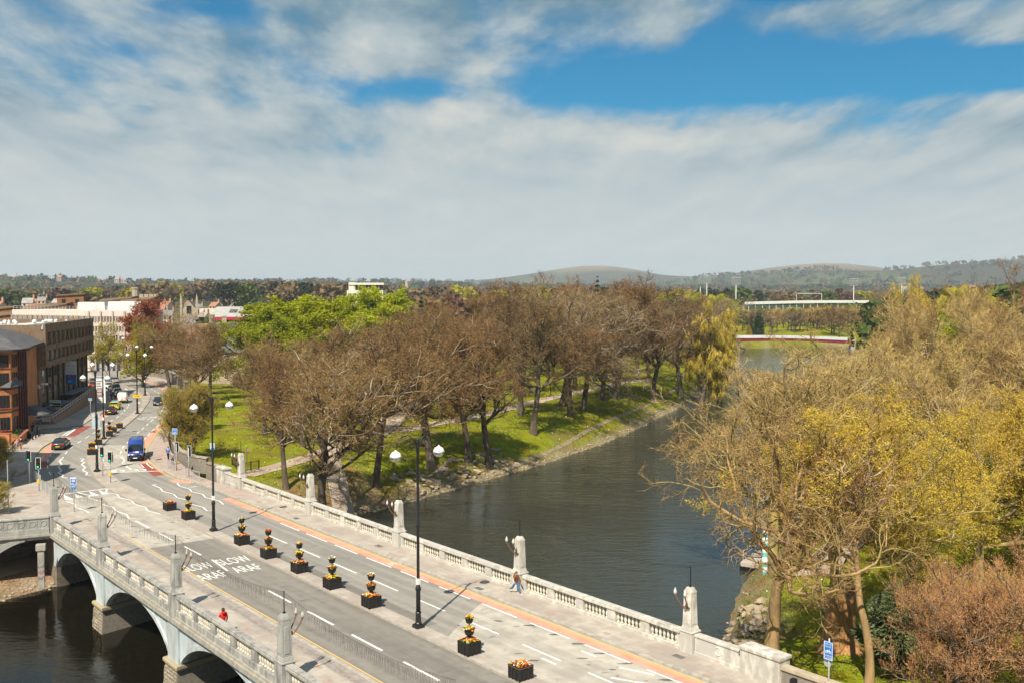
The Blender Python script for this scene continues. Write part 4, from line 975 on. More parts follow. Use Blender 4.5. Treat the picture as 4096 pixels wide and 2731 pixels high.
dc = MB().lathe([(.25,0),(.25,.02)], 18); dc.xf(Matrix.Translation((0,-.05,2.46)) @ Matrix.Rotation(math.pi/2, 4, 'X')); dd = dc.build('disc', M['sign_blue'], o); flat_bike(dd, 0, 2.52, -.078, .22, M['sign_white']); flat_text('i', .25, 0, 2.34, -.078, M['sign_white'], 'walker_symbol', dd)
o = post_sign('cycle_sign', 'blue END OF ROUTE cycle sign by the waiting signal on the park footway', q2(1836,850), R(-8), 5.0)
pb = plate(o, .72, 4.25, 5.02, M['sign_blue'], border=M['sign_white']); flat_text('END OF', .14, 0, 4.87, -.078, M['sign_white'], 'lettering', pb); flat_text('ROUTE', .14, 0, 4.72, -.078, M['sign_white'], 'lettering', pb); flat_bike(pb, 0, 4.42, -.078, .3, M['sign_white'])
o = post_sign('cycle_sign', 'blue END OF ROUTE cycle sign on a grey pole by the lawn wall', st(-9.8, .2), R(-52), 3.5)
pb = plate(o, .56, 2.35, 3.35, M['sign_blue'], y=-.07, border=M['sign_white'])
for w, z in (('END OF', 3.2), ('ROUTE', 3.07), ('DIWEDD', 2.58), ('Y LLWYBR', 2.46)): flat_text(w, .11, 0, z, -.088, M['sign_white'], 'lettering', pb)
flat_bike(pb, 0, 2.78, -.088, .22, M['sign_white'])
for z in (2.75, 2.15):
    dc = MB().lathe([(.24,0),(.24,.02)], 16); dc.xf(Matrix.Translation((-.12,.06,z)) @ Matrix.Rotation(math.pi/2, 4, 'X') ); dc.build('disc', M['sign_back'], o)
o = post_sign('direction_sign', 'tall white direction sign with brown tourist panel behind the twin lamp posts', q2(1040,230), R(0), 5.6)
MB().lathe([(.05,0),(.05,5.6)], 8, (1.1,0,0)).build('pole', M['galv'], o, True)
pb = plate(o, 1.75, 1.2, 6.2, M['sign_white'], x=.35, y=-.08)
MB().box(-.45,.2,-.098,-.093,5.85,6.1).build('route_panel', M['sign_blue'], pb); MB().box(.25,1.05,-.098,-.093,5.85,6.1).build('route_panel', M['sign_green'], pb)
flat_text('Cardiff Airport', .22, .12, 5.55, -.094, M['black'], 'lettering', pb)
for z, w in ((5.25, 1.0), (4.95, .8), (4.65, .75), (4.35, .95), (4.0, 1.2)): bar_line(pb, -.42, -.42+w, z, .13, -.095, M['black'])
bp = MB().box(-.45,.8,-.098,-.093,2.3,3.8).build('tourist_panel', M['sign_brown'], pb)
for z in (3.55, 3.35, 3.05, 2.85, 2.55): bar_line(bp, -.35, .55, z, .1, -.1, M['sign_white'])
for z, w in ((1.9,'Riverside A4119'), (1.55,'Penarth A4160')): flat_text(w, .22, .2, z, -.094, M['black'], 'lettering', pb)
yp = q2(1437,278); o = tag(MB().box(-.72,.72,-.02,.02,-.26,.26).build('diversion_sign', M['sign_yellow'], None, loc=(yp[0], yp[1]-.14, hz((1050+1393/2.61333)/D, yp[1])), rz=0), 'yellow diversion arrow sign strapped to a lamp post', 'sign')
MB().add([(-.4,-.024,-.03),(.3,-.024,-.03),(.3,-.024,.03),(-.4,-.024,.03),(.2,-.024,-.12),(.45,-.024,0),(.2,-.024,.12)], [(0,1,2,3),(4,5,6)]).build('arrow', M['black'], o)
o = post_sign('parking_sign', 'small blue cyclist sign on a thin post outside the brown offices', q2(948,302), 0, 3.2); pb = plate(o, .62, 2.75, 3.2, M['sign_lt'], border=M['sign_white']); flat_bike(pb, 0, 2.88, -.078, .2, M['sign_white'])
o = post_sign('route_sign', 'pale blue junction sign post beside the stone wall on the bend', q1(1828,1300), R(-10), 3.9); plate(o, .85, 3.0, 3.9, mat('pale_sign', (.45,.53,.55)), border=M['sign_white']); plate(o, .35, 2.2, 2.5, M['sign_white'])
gb = q2(1008,885); o = tag(MB().box(-.46,.46,-.04,.04,-.9,.9).build('sign_back_board', mat('board_back', (.42,.50,.55)), None, loc=(gb[0]+.0, gb[1]+.2, 6.3), rz=.1), 'pale grey sign seen from behind on a lamp post', 'sign')
for z in (-.5, .5): MB().box(-.46,.46,-.06,-.042,z-.03,z+.03).build('rail', M['galv'], o)
bs = g(490,1095); o = post_sign('path_sign', 'blue circular path sign with pale board near the park gate', q2(2226,880), R(-5), 3.5); plate(o, .6, 2.7, 3.5, mat('pale_board', (.42,.52,.58))); dc = MB().lathe([(.22,0),(.22,.02)], 16); dc.xf(Matrix.Translation((0.05,-.09,2.75)) @ Matrix.Rotation(math.pi/2, 4, 'X')); dc.build('disc', M['sign_blue'], o)
fp = g(566,1062); o = thing('finger_post', 'wooden finger post beside the park gate railings', 'sign post', (*fp, -.6), R(-20)); wd = mat('wood', (.22,.17,.08), (.30,.24,.11), 6, .8, coord='obj'); MB().box(-.07,.07,-.07,.07,0,2.6).build('post', wd, o); MB().add([(.0,-.03,2.1),(.75,-.03,2.1),(.92,-.03,2.28),(.75,-.03,2.46),(0,-.03,2.46),(.0,.03,2.1),(.75,.03,2.1),(.92,.03,2.28),(.75,.03,2.46),(0,.03,2.46)], [(0,1,2,3,4),(9,8,7,6,5),(0,5,6,1),(1,6,7,2),(2,7,8,3),(3,8,9,4),(4,9,5,0)]).build('finger', wd, o)
o = thing('street_nameplate', 'low white street nameplate on two legs outside the offices', 'sign', (*q2(467,395), PV), R(0))
MB().box(-.75,.95,-.02,.02,.55,1.0).build('plate', M['sign_white'], o); MB().box(-.75,-.4,-.026,-.0205,.55,1.0).build('blue_panel', M['sign_blue'], o); flat_text('T', .3, -.57, .78, -.03, M['sign_white'], 'symbol', o); bar_line(o, -.25, .8, .85, .07, -.024, M['sign_back']); bar_line(o, -.2, .75, .69, .07, -.024, M['sign_back'])
for x in (-.7, .9): MB().box(x-.04,x+.04,-.01,.06,0,.6).build('leg', M['galv'], o)
for (x, y, h, l) in ((375,415,2.9,'thin grey sign pole outside the brown offices'), (90,1310,5.2,'bare grey pole on the left pavement by the shrubs'), (1270,372,3.0,'thin dark pole on the curved reservation')):
    o = thing('street_pole', l, 'pole', (*q2(x, y), PV)); MB().lathe([(.05,0),(.045,h),(.03,h+.04)], 8).build('shaft', M['galv'], o); MB().lathe([(.09,0),(.09,.12),(.05,.16)], 8).build('collar', M['galv'], o)
# bollards
for k, (x, y, l) in enumerate(((343,550,'black bollard, first from the steps by the brick building'), (375,534,'black bollard, second from the steps'), (405,518,'black bollard, third from the steps'), (415,508,'black bollard, farthest from the steps'), (390,488,'black bollard standing apart behind the others'))):
    o = thing('bollard', l, 'bollard', (*q2(x, y), PV), 0, 'black bollards by the brick building'); MB().lathe([(.13,0),(.13,.12),(.10,.16),(.095,.95),(.12,1.0),(.12,1.08)], 10).build('post', M['iron'], o, True); MB().lathe([(.11,1.08),(.09,1.17),(.0001,1.22)], 10).build('cap', M['iron'], o, True)
o = thing('bollard', 'broad dark bollard in front of the east lawn wall', 'bollard', (*st(-8.3, 1.2), PV), ROT_B); MB().taper(0,0,.34,.34,0,.32,.32,1.05).build('post', M['black'], o, bevel=.03); MB().taper(0,0,.30,.30,1.05,.24,.24,1.12).build('cap', M['black'], o)
# guard rails
def guard_rail(label, pts, h=1.05):
    p = resample(np.array(pts), .16); c = p[0]; o = thing('guard_rail', label, 'railing', (*c, PV)); 
    for z, nm in ((h, 'top_rail'), (.12, 'bottom_rail')): MB().tube([(*(q-c), z) for q in p], .028, 6).build(nm, M['galv'], o)
    bar = MB().lathe([(.011,.12),(.011,h)], 4).mesh('bar', M['galv']); pst = MB().box(-.03,.03,-.03,.03,0,h+.02).mesh('post', M['galv'])
    for i, q in enumerate(p):
        if i % 12 == 0 or i == len(p)-1: put('post', pst, o, (*(q-c), 0))
        else: put('bar', bar, o, (*(q-c), 0))
guard_rail('curved grey guard rail along the shaded left kerb', smooth_pl([q2(338,905), q2(345,945), q2(370,985), q2(425,1018)]))
guard_rail('straight grey guard rail between the left signal and the corner pillar', [q2(443,1072), q2(524,1142)])
guard_rail('grey guard rail in front of the two pedestrians', [q2(1752,842), q2(1838,878)])
guard_rail('grey guard rail on the park footway by the crossing', [q2(1942,940), q2(2085,985)])
guard_rail('far pale guard rail on the bend at the junction', smooth_pl([q1(1295,1198), q1(1330,1212), q1(1380,1212), q1(1420,1208)]))
# park gate railings
def iron_fence(label, a, b, z, h=1.15):
    a, b = np.array(a), np.array(b); d = b-a; L = np.linalg.norm(d); o = thing('park_railing', label, 'railing', (*a, z), math.atan2(d[1], d[0]))
    for zz_ in (.15, h-.08): MB().box(0,L,-.025,.025,zz_,zz_+.05).build('rail', M['iron'], o)
    pk_ = MB().box(-.012,.012,-.012,.012,.05,h).add([(-.012,-.012,h),(.012,-.012,h),(.012,.012,h),(-.012,.012,h),(0,0,h+.08)], [(0,1,4),(1,2,4),(2,3,4),(3,0,4)]).mesh('picket', M['iron']); ps = MB().box(-.05,.05,-.05,.05,0,h+.12).mesh('post', M['iron'])
    for x in np.arange(.15, L, .16): put('picket', pk_, o, (x, 0, 0))
    for x in np.arange(0, L+.1, L/2): put('post', ps, o, (x, 0, 0))
iron_fence('black iron railing of the park gate, longer run', g(533,1065,-.9), g(557,1080,-.9), -1.0); iron_fence('black iron railing of the park gate, return run towards the lawn', g(558,1081,-.9), g(595,1075,-.9), -1.0)
# rubble walls of individual stones
def rubble_wall(label, pts, h, z, m, cap=True, th=.45, course=.24, low=-.6, capm=None):
    p = resample(np.array(pts, float), .12); c = p[0]; o = thing('stone_wall', label, 'wall', (*c, z)); rg = random.Random(len(p))
    mb = MB()
    for a, b in zip(p[:-6:6], p[6::6]): mb.obox(a-c, b-c, th-.08, low, h-.03)
    mb.build('wall_core', M['mortar'], o); n = 0
    bm_ = MB().taper(0,0,1,1,-.5,.93,.93,.5).mesh('stone', m)
    for side in (-1, 1):
        off = offs(p, side*(th/2-.05)); zc = .02
        while zc < h-.1 and n < 290:
            i = rg.randint(0, 3)
            while i < len(off)-3 and n < 290:
                k = rg.randint(2, 6); j = min(i+k, len(off)-1); d = off[j]-off[i]; q = (off[i]+off[j])/2-c
                if side == WALLSIDE: put('stone', bm_, o, (q[0], q[1], zc+course/2), (0, 0, math.atan2(d[1], d[0])), (np.linalg.norm(d)-.025, .15*rg.uniform(.6, 1.3), course-.025)); n += 1
                i = j
            zc += course
    if cap:
        ck = 8; cm = MB().box(-.5,.5,-th/2-.06,th/2+.06,-.09,.09).mesh('coping_stone', capm or m)
        for i in range(0, len(p)-1, ck):
            j = min(i+ck, len(p)-1); d = p[j]-p[i]; q = (p[i]+p[j])/2-c; put('coping_stone', cm, o, (q[0], q[1], h+.05+rg.uniform(-.01, .02)), (0, 0, math.atan2(d[1], d[0])), (np.linalg.norm(d)-.02, 1, 1))
    return o
M['rubble'] = mat('rubble', (.30,.26,.20), (.40,.35,.28), 2.5, .95, 7, .5, 10, rand=.3); M['rubble_pale'] = mat('rubble_pale', (.50,.47,.41), (.60,.57,.51), 2.5, .95, 7, .5, 10, rand=.15); M['cap_tan'] = mat('cap_tan', (.40,.33,.235), (.48,.41,.30), 2, .95, 7, .3, 10, rand=.1)
WALLSIDE = 1
rubble_wall('brown rubble stone wall curving along the park footway', smooth_pl([q2(1800,560), q2(1815,650), q2(1870,745), q2(1960,800), q2(2060,835), q2(2180,850)]), 1.35, PV-.1, M['rubble'], course=.25)
rubble_wall('short brown stone wall between the path sign and the park end pier', [q2(2170,935), q2(2300,975)], 1.7, PV-.1, M['rubble'], course=.25)
WALLSIDE = -1
rubble_wall('long brown boundary wall under the trees on the bend', smooth_pl([q1(1500,1185), q1(1640,1200), q1(1780,1240), q1(1860,1285), q1(1960,1370)])[::-1], 2.3, PV-.1, M['rubble'], course=.42)
WALLSIDE = 1
rubble_wall('white limestone lawn wall with tan coping at the bottom right', [st(-6.9, .15), st(-26, .3)], 1.05, PV, M['rubble_pale'], course=.17, low=-2., capm=M['cap_tan'])
# brick planter and steps before the brick building
M['orange_brick'] = mat('orange_brick', (.42,.17,.065), (.50,.22,.09), 3, .9, 7, .3, 30, col3=(.36,.14,.06), scale3=.5)
# ================================================================ VEHICLES
M['glass'] = mat('car_glass', (.02,.025,.03), rough=.06, spec=.7); M['tyre'] = mat('tyre', (.018,.018,.018), rough=.8); M['rim'] = mat('rim', (.35,.35,.36), rough=.3, metallic=.7); M['tail'] = mat('tail_lamp', (.55,.015,.01), rough=.2); M['headlamp'] = mat('head_lamp', (.75,.77,.78), rough=.1); M['plate_y'] = mat('plate_yellow', (.85,.58,.02), rough=.4); M['plate_w'] = mat('plate_white', (.8,.8,.78), rough=.4); M['trim'] = mat('trim', (.02,.02,.021), rough=.6)
def paint(c, r=.25):
    m = bpy.data.materials.new('car_paint'); m.use_nodes = True; b = m.node_tree.nodes['Principled BSDF']; b.inputs['Base Color'].default_value = (*c, 1); b.inputs['Roughness'].default_value = r; b.inputs['Coat Weight'].default_value = .6; b.inputs['Coat Roughness'].default_value = .05; return m
def loft(mb, secs, mi=0):
    n = len(secs[0]); b = len(mb.v); vs = [q for s in secs for q in s]; fs = []
    for i in range(len(secs)-1):
        for k in range(n):
            j = (k+1) % n; fs.append((i*n+k, i*n+j, (i+1)*n+j, (i+1)*n+k))
    fs.append(tuple(range(n))[::-1]); fs.append(tuple((len(secs)-1)*n+k for k in range(n))); mb.add(vs, fs, mi)
WHEEL_T = MB().lathe([(.20,-.1),(.30,-.1),(.32,-.06),(.32,.06),(.30,.1),(.20,.1)], 16).mesh('tyre', M['tyre'], True)
WHEEL_R = MB().lathe([(.0001,.06),(.06,.07),(.15,.05),(.205,.085),(.205,-.085),(.15,-.05),(.0001,-.06)], 10).mesh('rim', M['rim'])
STY = { # body stations (x, low, shoulder, half-width), cabin: bottom x0 x1, roof x0 x1, roof height
 'hatch': dict(L=4.1, W=.86, st=[(-2.05,.42,.72,.70),(-1.98,.28,.93,.78),(-1.6,.22,.98,.85),(-.5,.2,.96,.87),(.7,.2,.93,.87),(1.2,.22,.88,.85),(1.75,.25,.78,.79),(2.0,.3,.66,.68),(2.06,.4,.55,.6)], cab=(-1.95,1.05,-1.35,.10,1.46)),
 'saloon': dict(L=4.8, W=.92, st=[(-2.4,.42,.78,.74),(-2.32,.28,.98,.82),(-1.8,.22,1.0,.89),(-.5,.2,.97,.92),(.8,.2,.94,.92),(1.4,.22,.89,.90),(2.0,.25,.78,.84),(2.3,.3,.66,.73),(2.38,.4,.55,.64)], cab=(-1.85,1.15,-.85,.15,1.46)),
 'estate': dict(L=4.7, W=.90, st=[(-2.35,.42,.80,.76),(-2.3,.28,1.0,.84),(-1.8,.22,1.03,.89),(-.5,.2,1.0,.90),(.8,.2,.96,.90),(1.4,.22,.92,.88),(2.0,.25,.82,.82),(2.25,.3,.7,.72),(2.33,.4,.6,.64)], cab=(-2.27,1.15,-1.95,.25,1.55)),
 'suv': dict(L=4.5, W=.92, st=[(-2.25,.5,.9,.80),(-2.2,.34,1.08,.86),(-1.7,.28,1.1,.91),(-.5,.26,1.08,.92),(.8,.26,1.05,.92),(1.4,.28,1.0,.90),(2.0,.3,.92,.84),(2.2,.36,.8,.76),(2.26,.5,.65,.68)], cab=(-2.15,1.1,-1.85,.35,1.78)),
}
def wheels(o, xs, w, k=1.):
    for x in xs:
        for sy in (-1, 1):
            wo = thing('wheel', '', ''); del wo['label'], wo['category']; wo.parent = o; wo.location = (x, sy*(w-.09), .32*k); wo.scale = (k,)*3
            put('tyre', WHEEL_T, wo, rot=(math.pi/2, 0, 0)); put('rim', WHEEL_R, wo, rot=(math.pi/2, 0, 0))
def car(label, p, rz, style, c, extra=None, group='cars and vans on the road'):
    S = STY[style]; o = thing('car', label, 'car', (*p, .01), rz, group); pm = paint(c); f = S['st']
    mb = MB(); loft(mb, [[(x,-w*.93,lo),(x,-w,(lo+hi)*.5),(x,-w*.97,hi-.06),(x,-w*.88,hi),(x,0,hi+.02),(x,w*.88,hi),(x,w*.97,hi-.06),(x,w,(lo+hi)*.5),(x,w*.93,lo)] for x, lo, hi, w in f])
    mb.build('body', pm, o, True)
    x0, x1, r0, r1, H = S['cab']; W = S['W']; zb = f[3][2]-.05
    def ring(xa, xb, w, z): return [(xa,-w,z),(xa,w,z),(xb,w,z),(xb,-w,z)]
    mb = MB(); loft(mb, [ring(x0, x1, W*.90, zb), ring(x0*.55+r0*.45, x1*.55+r1*.45, W*.85, zb*.5+H*.5), ring(r0, r1, W*.70, H-.04)]); mb.build('window_glass', M['glass'], o)
    mb = MB(); mb.add(ring(r0-.04, r1+.06, W*.74, H-.06)+ring(r0+.06, r1-.06, W*.66, H), [(0,1,5,4),(1,2,6,5),(2,3,7,6),(3,0,4,7),(4,5,6,7),(0,3,2,1)][:5] if False else [(0,3,2,1),(4,5,6,7),(0,4,5,1),(1,5,6,2),(2,6,7,3),(3,7,4,0)]); mb.build('roof', pm, o)
    for xb in ((x0+r0)/2*0+x0+.03, x1-.03):
        xt = r0 if xb < 0 else r1
        for sy in (-1, 1): MB().tube([(xb, sy*W*.89, zb), (xt, sy*W*.71, H-.03)], .04, 4).build('pillar', pm, o)
    for sy in (-1, 1):
        MB().tube([((x0+x1)/2-.1, sy*W*.895, zb), ((r0+r1)/2-.1, sy*W*.715, H-.03)], .04, 4).build('pillar', pm, o)
        MB().box(x1-.45, x1-.28, sy*W*1.02-.1, sy*W*1.02+.1, zb+.02, zb+.16).build('mirror', pm, o, bevel=.03)
        xr, xf = f[0][0], f[-1][0]; zl = f[1][2]-.25
        MB().box(xr-.01, xr+.14, sy*W*.70-.17, sy*W*.70+.15, zl, zl+.2).build('tail_lamp', M['tail'], o, bevel=.03)
        MB().box(xf-.24, xf-.02, sy*W*.66-.15, sy*W*.66+.12, .56, .70).build('headlamp', M['headlamp'], o, bevel=.03)
    MB().box(f[0][0]-.03, f[0][0]+.02, -.26, .26, .50, .61).build('number_plate', M['plate_y'], o); MB().box(f[-1][0]-.02, f[-1][0]+.03, -.26, .26, .38, .49).build('number_plate', M['plate_w'], o)
    MB().box(f[0][0]-.015, f[0][0]+.1, -W*.75, W*.75, .24, .42).build('bumper', M['trim'], o, bevel=.02); MB().box(f[-1][0]-.1, f[-1][0]+.015, -W*.6, W*.6, .26, .37).build('bumper', M['trim'], o, bevel=.02)
    wheels(o, (S['st'][0][0]+.75, S['st'][-1][0]-.82), W)
    if extra: extra(o, S)
    return o
def van(label, p, rz, c, L=5.9, H=2.65, W=.99, front=True, badge=None):
    o = thing('van', label, 'van', (*p, .01), rz, 'cars and vans on the road'); pm = paint(c); b0, b1 = -L/2, L/2
    stn = [(b0,.45,H-.25,W*.93),(b0+.06,.35,H-.06,W*.97),(b0+.5,.32,H,W),(b1-2.2,.32,H,W),(b1-1.75,.32,H-.08,W*.98)]
    def sec(x, lo, hi, w): return [(x,-w*.95,lo),(x,-w,lo+.4),(x,-w,(lo+hi)*.5),(x,-w*.93,hi-.22),(x,-w*.78,hi),(x,w*.78,hi),(x,w*.93,hi-.22),(x,w,(lo+hi)*.5),(x,w,lo+.4),(x,w*.95,lo)]
    mb = MB(); loft(mb, [sec(*q) for q in stn] + [sec(b1-1.15,.32,H*.74,W*.97), sec(b1-.75,.32,H*.485,W*.96), sec(b1-.28,.34,H*.43,W*.93), sec(b1-.04,.40,H*.36,W*.84), sec(b1,.46,H*.3,W*.78)]); mb.build('body', pm, o, True)
    z0, z1 = H*.50, H*.80; xb, xt = b1-.76, b1-1.28; n = Vector((z1-z0, 0, xb-xt)).normalized()*.03
    MB().add([(xb+n.x,-W*.84,z0+n.z),(xb+n.x,W*.84,z0+n.z),(xt+n.x,W*.74,z1+n.z),(xt+n.x,-W*.74,z1+n.z)], [(0,1,2,3)]).build('windscreen', M['glass'], o)
    for sy in (-1, 1):
        MB().add([(b1-1.05,sy*(W+.005),H*.49),(b1-1.95,sy*(W+.01),H*.49),(b1-1.95,sy*(W*.965),H*.74),(b1-1.42,sy*(W*.965),H*.74)], [(0,1,2,3)]).build('side_window', M['glass'], o)
        MB().box(b1-1.2,b1-1.02,sy*(W+.16)-.1,sy*(W+.16)+.1,H*.47,H*.6).build('mirror', M['trim'], o, bevel=.03)
        MB().box(b1-.36,b1-.06,sy*W*.74-.14,sy*W*.74+.16,H*.30,H*.38).build('headlamp', M['headlamp'], o, bevel=.04); MB().box(b0-.02,b0+.05,sy*W*.86-.07,sy*W*.86+.07,.75,1.25).build('tail_lamp', M['tail'], o)
    MB().box(b1-.12,b1+.03,-W*.55,W*.55,H*.29,H*.345).build('grille', M['trim'], o); MB().box(b1-.2,b1+.05,-W*.86,W*.86,.38,.68).build('bumper', M['trim'], o, bevel=.05); MB().box(b0-.06,b0+.1,-W*.9,W*.9,.38,.6).build('bumper', M['trim'], o, bevel=.03)
    MB().box(b1+.045,b1+.07,-.26,.26,.44,.55).build('number_plate', M['plate_w'], o); MB().box(b0-.08,b0-.05,-.26,.26,.66,.77).build('number_plate', M['plate_y'], o); MB().box(b0-.012,b0+.03,-.012,.012,.6,H-.3).build('door_seam', M['trim'], o)
    for z in (H*.42,): 
        for sy in (-1, 1): MB().box(b0-.03,b0+.02,sy*.1-.05,sy*.1+.05,z,z+.08).build('handle', M['trim'], o)
    wheels(o, (b0+1.1, b1-.95), W, 1.05)
    if badge: badge(o, b1, H, W)
    return o
def heading(pl, p):
    pl = np.asarray(pl); k = int(np.argmin(np.hypot(*(pl-np.array(p)).T))); k = min(max(k, 2), len(pl)-3); d = pl[k+2]-pl[k-2]; return math.atan2(d[1], d[0])
def badge(o, b1, H, W):
    r = MB().tube([(b1+.03, .12*math.cos(a), H*.318+.12*math.sin(a)) for a in np.linspace(0, 2*math.pi, 15)], .016, 4).build('badge', M['chrome'], o)
    MB().tube([(b1+.03,-.07,H*.318+.09),(b1+.03,-.03,H*.318-.08),(b1+.03,0,H*.318),(b1+.03,.03,H*.318-.08),(b1+.03,.07,H*.318+.09)], .014, 4).build('badge', M['chrome'], o)
    for y, w, c in ((.22,.20,M['plate_w']), (-.12,.16,mat('pink', (.6,.1,.35)))): MB().add([(b1-.30,y-w,H*.435),(b1-.30,y+w,H*.435),(b1-.62,y+w,H*.475),(b1-.62,y-w,H*.475)], [(0,1,2,3)]).build('bonnet_print', c, o)
    for y in (-.6,-.2,.2,.6): MB().box(-L_VAN/2+.6, L_VAN/2-2.4, y-.04, y+.04, H-.005, H+.03).build('roof_rib', paint((.03,.08,.30)), o)
L_VAN = 5.9
pv = q2(1425,735); van('blue high-roof van coming towards the crossing', pv, heading(lane_e, pv)+math.pi, (.018,.055,.27), badge=badge)
pc_ = q2(640,628); car('dark grey saloon with red tail lamps driving away from the crossing', pc_, heading(lane_w, pc_), 'saloon', (.035,.033,.032))
pc_ = q2(1160,272); car('black hatchback queuing behind the yellow patrol estate', pc_, heading(lane_w, pc_), 'hatch', (.012,.012,.013))
def patrol(o, S):
    bm2 = [mat('battenburg_yellow', (.75,.72,.02), rough=.35), mat('battenburg_green', (.01,.20,.07), rough=.35)]
    for sy in (-1, 1):
        for k in range(8):
            for j in range(2): MB().box(-2.0+k*.5, -1.5+k*.5, sy*.905-.005, sy*.905+.005, .45+.22*j, .67+.22*j).build('check_panel', bm2[(k+j) % 2], o)
    for k in range(8): MB().box(-2.345,-2.32,-.72+.18*k,-.54+.18*k,.62,.98).build('chevron', [M['sign_red'], bm2[0]][k % 2], o)
    MB().box(-.5,-.15,-.55,.55,1.55,1.68).build('light_bar', M['sign_lt'], o, bevel=.03); MB().box(-2.36,-2.3,-.7,.7,1.05,1.12).build('rear_stripe', bm2[0], o)
pc_ = q2(1207,222); car('white and yellow patrol estate with rear chevrons and light bar', pc_, heading(lane_w, pc_), 'estate', (.72,.66,.10), patrol)
pc_ = q2(1285,150); van('white panel van seen from behind in the queue', pc_, heading(lane_w, pc_)-.05, (.78,.78,.77), 5.0, 2.1, .92)
pc_ = q1(1248,1408); car('dark green car half hidden by the white van', pc_, heading(lane_w, pc_)+.05, 'hatch', (.02,.13,.10))
pc_ = q1(1222,1375); car('grey-blue hatchback ahead of the green car', pc_, heading(lane_w, pc_)+.08, 'hatch', (.10,.14,.16))
pc_ = q1(1192,1342); car('bronze people carrier with dark rear window in the queue', pc_, heading(lane_w, pc_)+.12, 'suv', (.20,.19,.19))
pc_ = q1(1128,1312); car('white car waiting in the nearside lane of the queue', pc_, heading(lane_w, pc_)+.2, 'saloon', (.7,.7,.69))
pc_ = q1(1168,1255); car('silver hatchback at the head of the queue', pc_, heading(lane_w, pc_)+.35, 'estate', (.42,.42,.42))
pc_ = q1(975,1265); car('dark car parked at the far end of the brown offices', pc_, R(120), 'saloon', (.05,.055,.065))
pc_ = q1(972,1300); car('maroon car parked behind the direction sign', pc_, R(115), 'hatch', (.22,.02,.025))
pc_ = q2(1652,178); car('black car coming round the bend towards the crossing', pc_, heading(lane_e, pc_)+math.pi, 'hatch', (.016,.016,.02))
pc_ = q1(1482,1122); car('pale teal car beyond the bend under the trees', pc_, R(10), 'hatch', (.25,.36,.38))

# ================================================================ PEOPLE
def skin_obj(name, verts, edges, radii, m, parent, root=0, sub=1):
    me_ = bpy.data.meshes.new(name); me_.from_pydata(verts, edges, []); me_.materials.append(m); o = bpy.data.objects.new(name, me_); C.objects.link(o); o.parent = parent
    bpy.context.view_layer.objects.active = o
    sm = o.modifiers.new('skin', 'SKIN'); sl_ = me_.skin_vertices[0].data if me_.skin_vertices else None
    if sl_ is None:
        bm_ = bmesh.new(); bm_.from_mesh(me_); bm_.verts.layers.skin.verify(); bm_.to_mesh(me_); bm_.free(); sl_ = me_.skin_vertices[0].data
    for i, r in enumerate(radii): sl_[i].radius = (r, r) if not isinstance(r, tuple) else r; sl_[i].use_root = (i == root)
    sm.use_smooth_shade = True; ss = o.modifiers.new('sub', 'SUBSURF'); ss.levels = ss.render_levels = sub
    return o
SKINM = mat('skin', (.52,.32,.23), rough=.6)
def cloth(c): return mat('cloth', c, tuple(q*.75 for q in c), 14, .9, coord='obj', bump=.2, bscale=30)
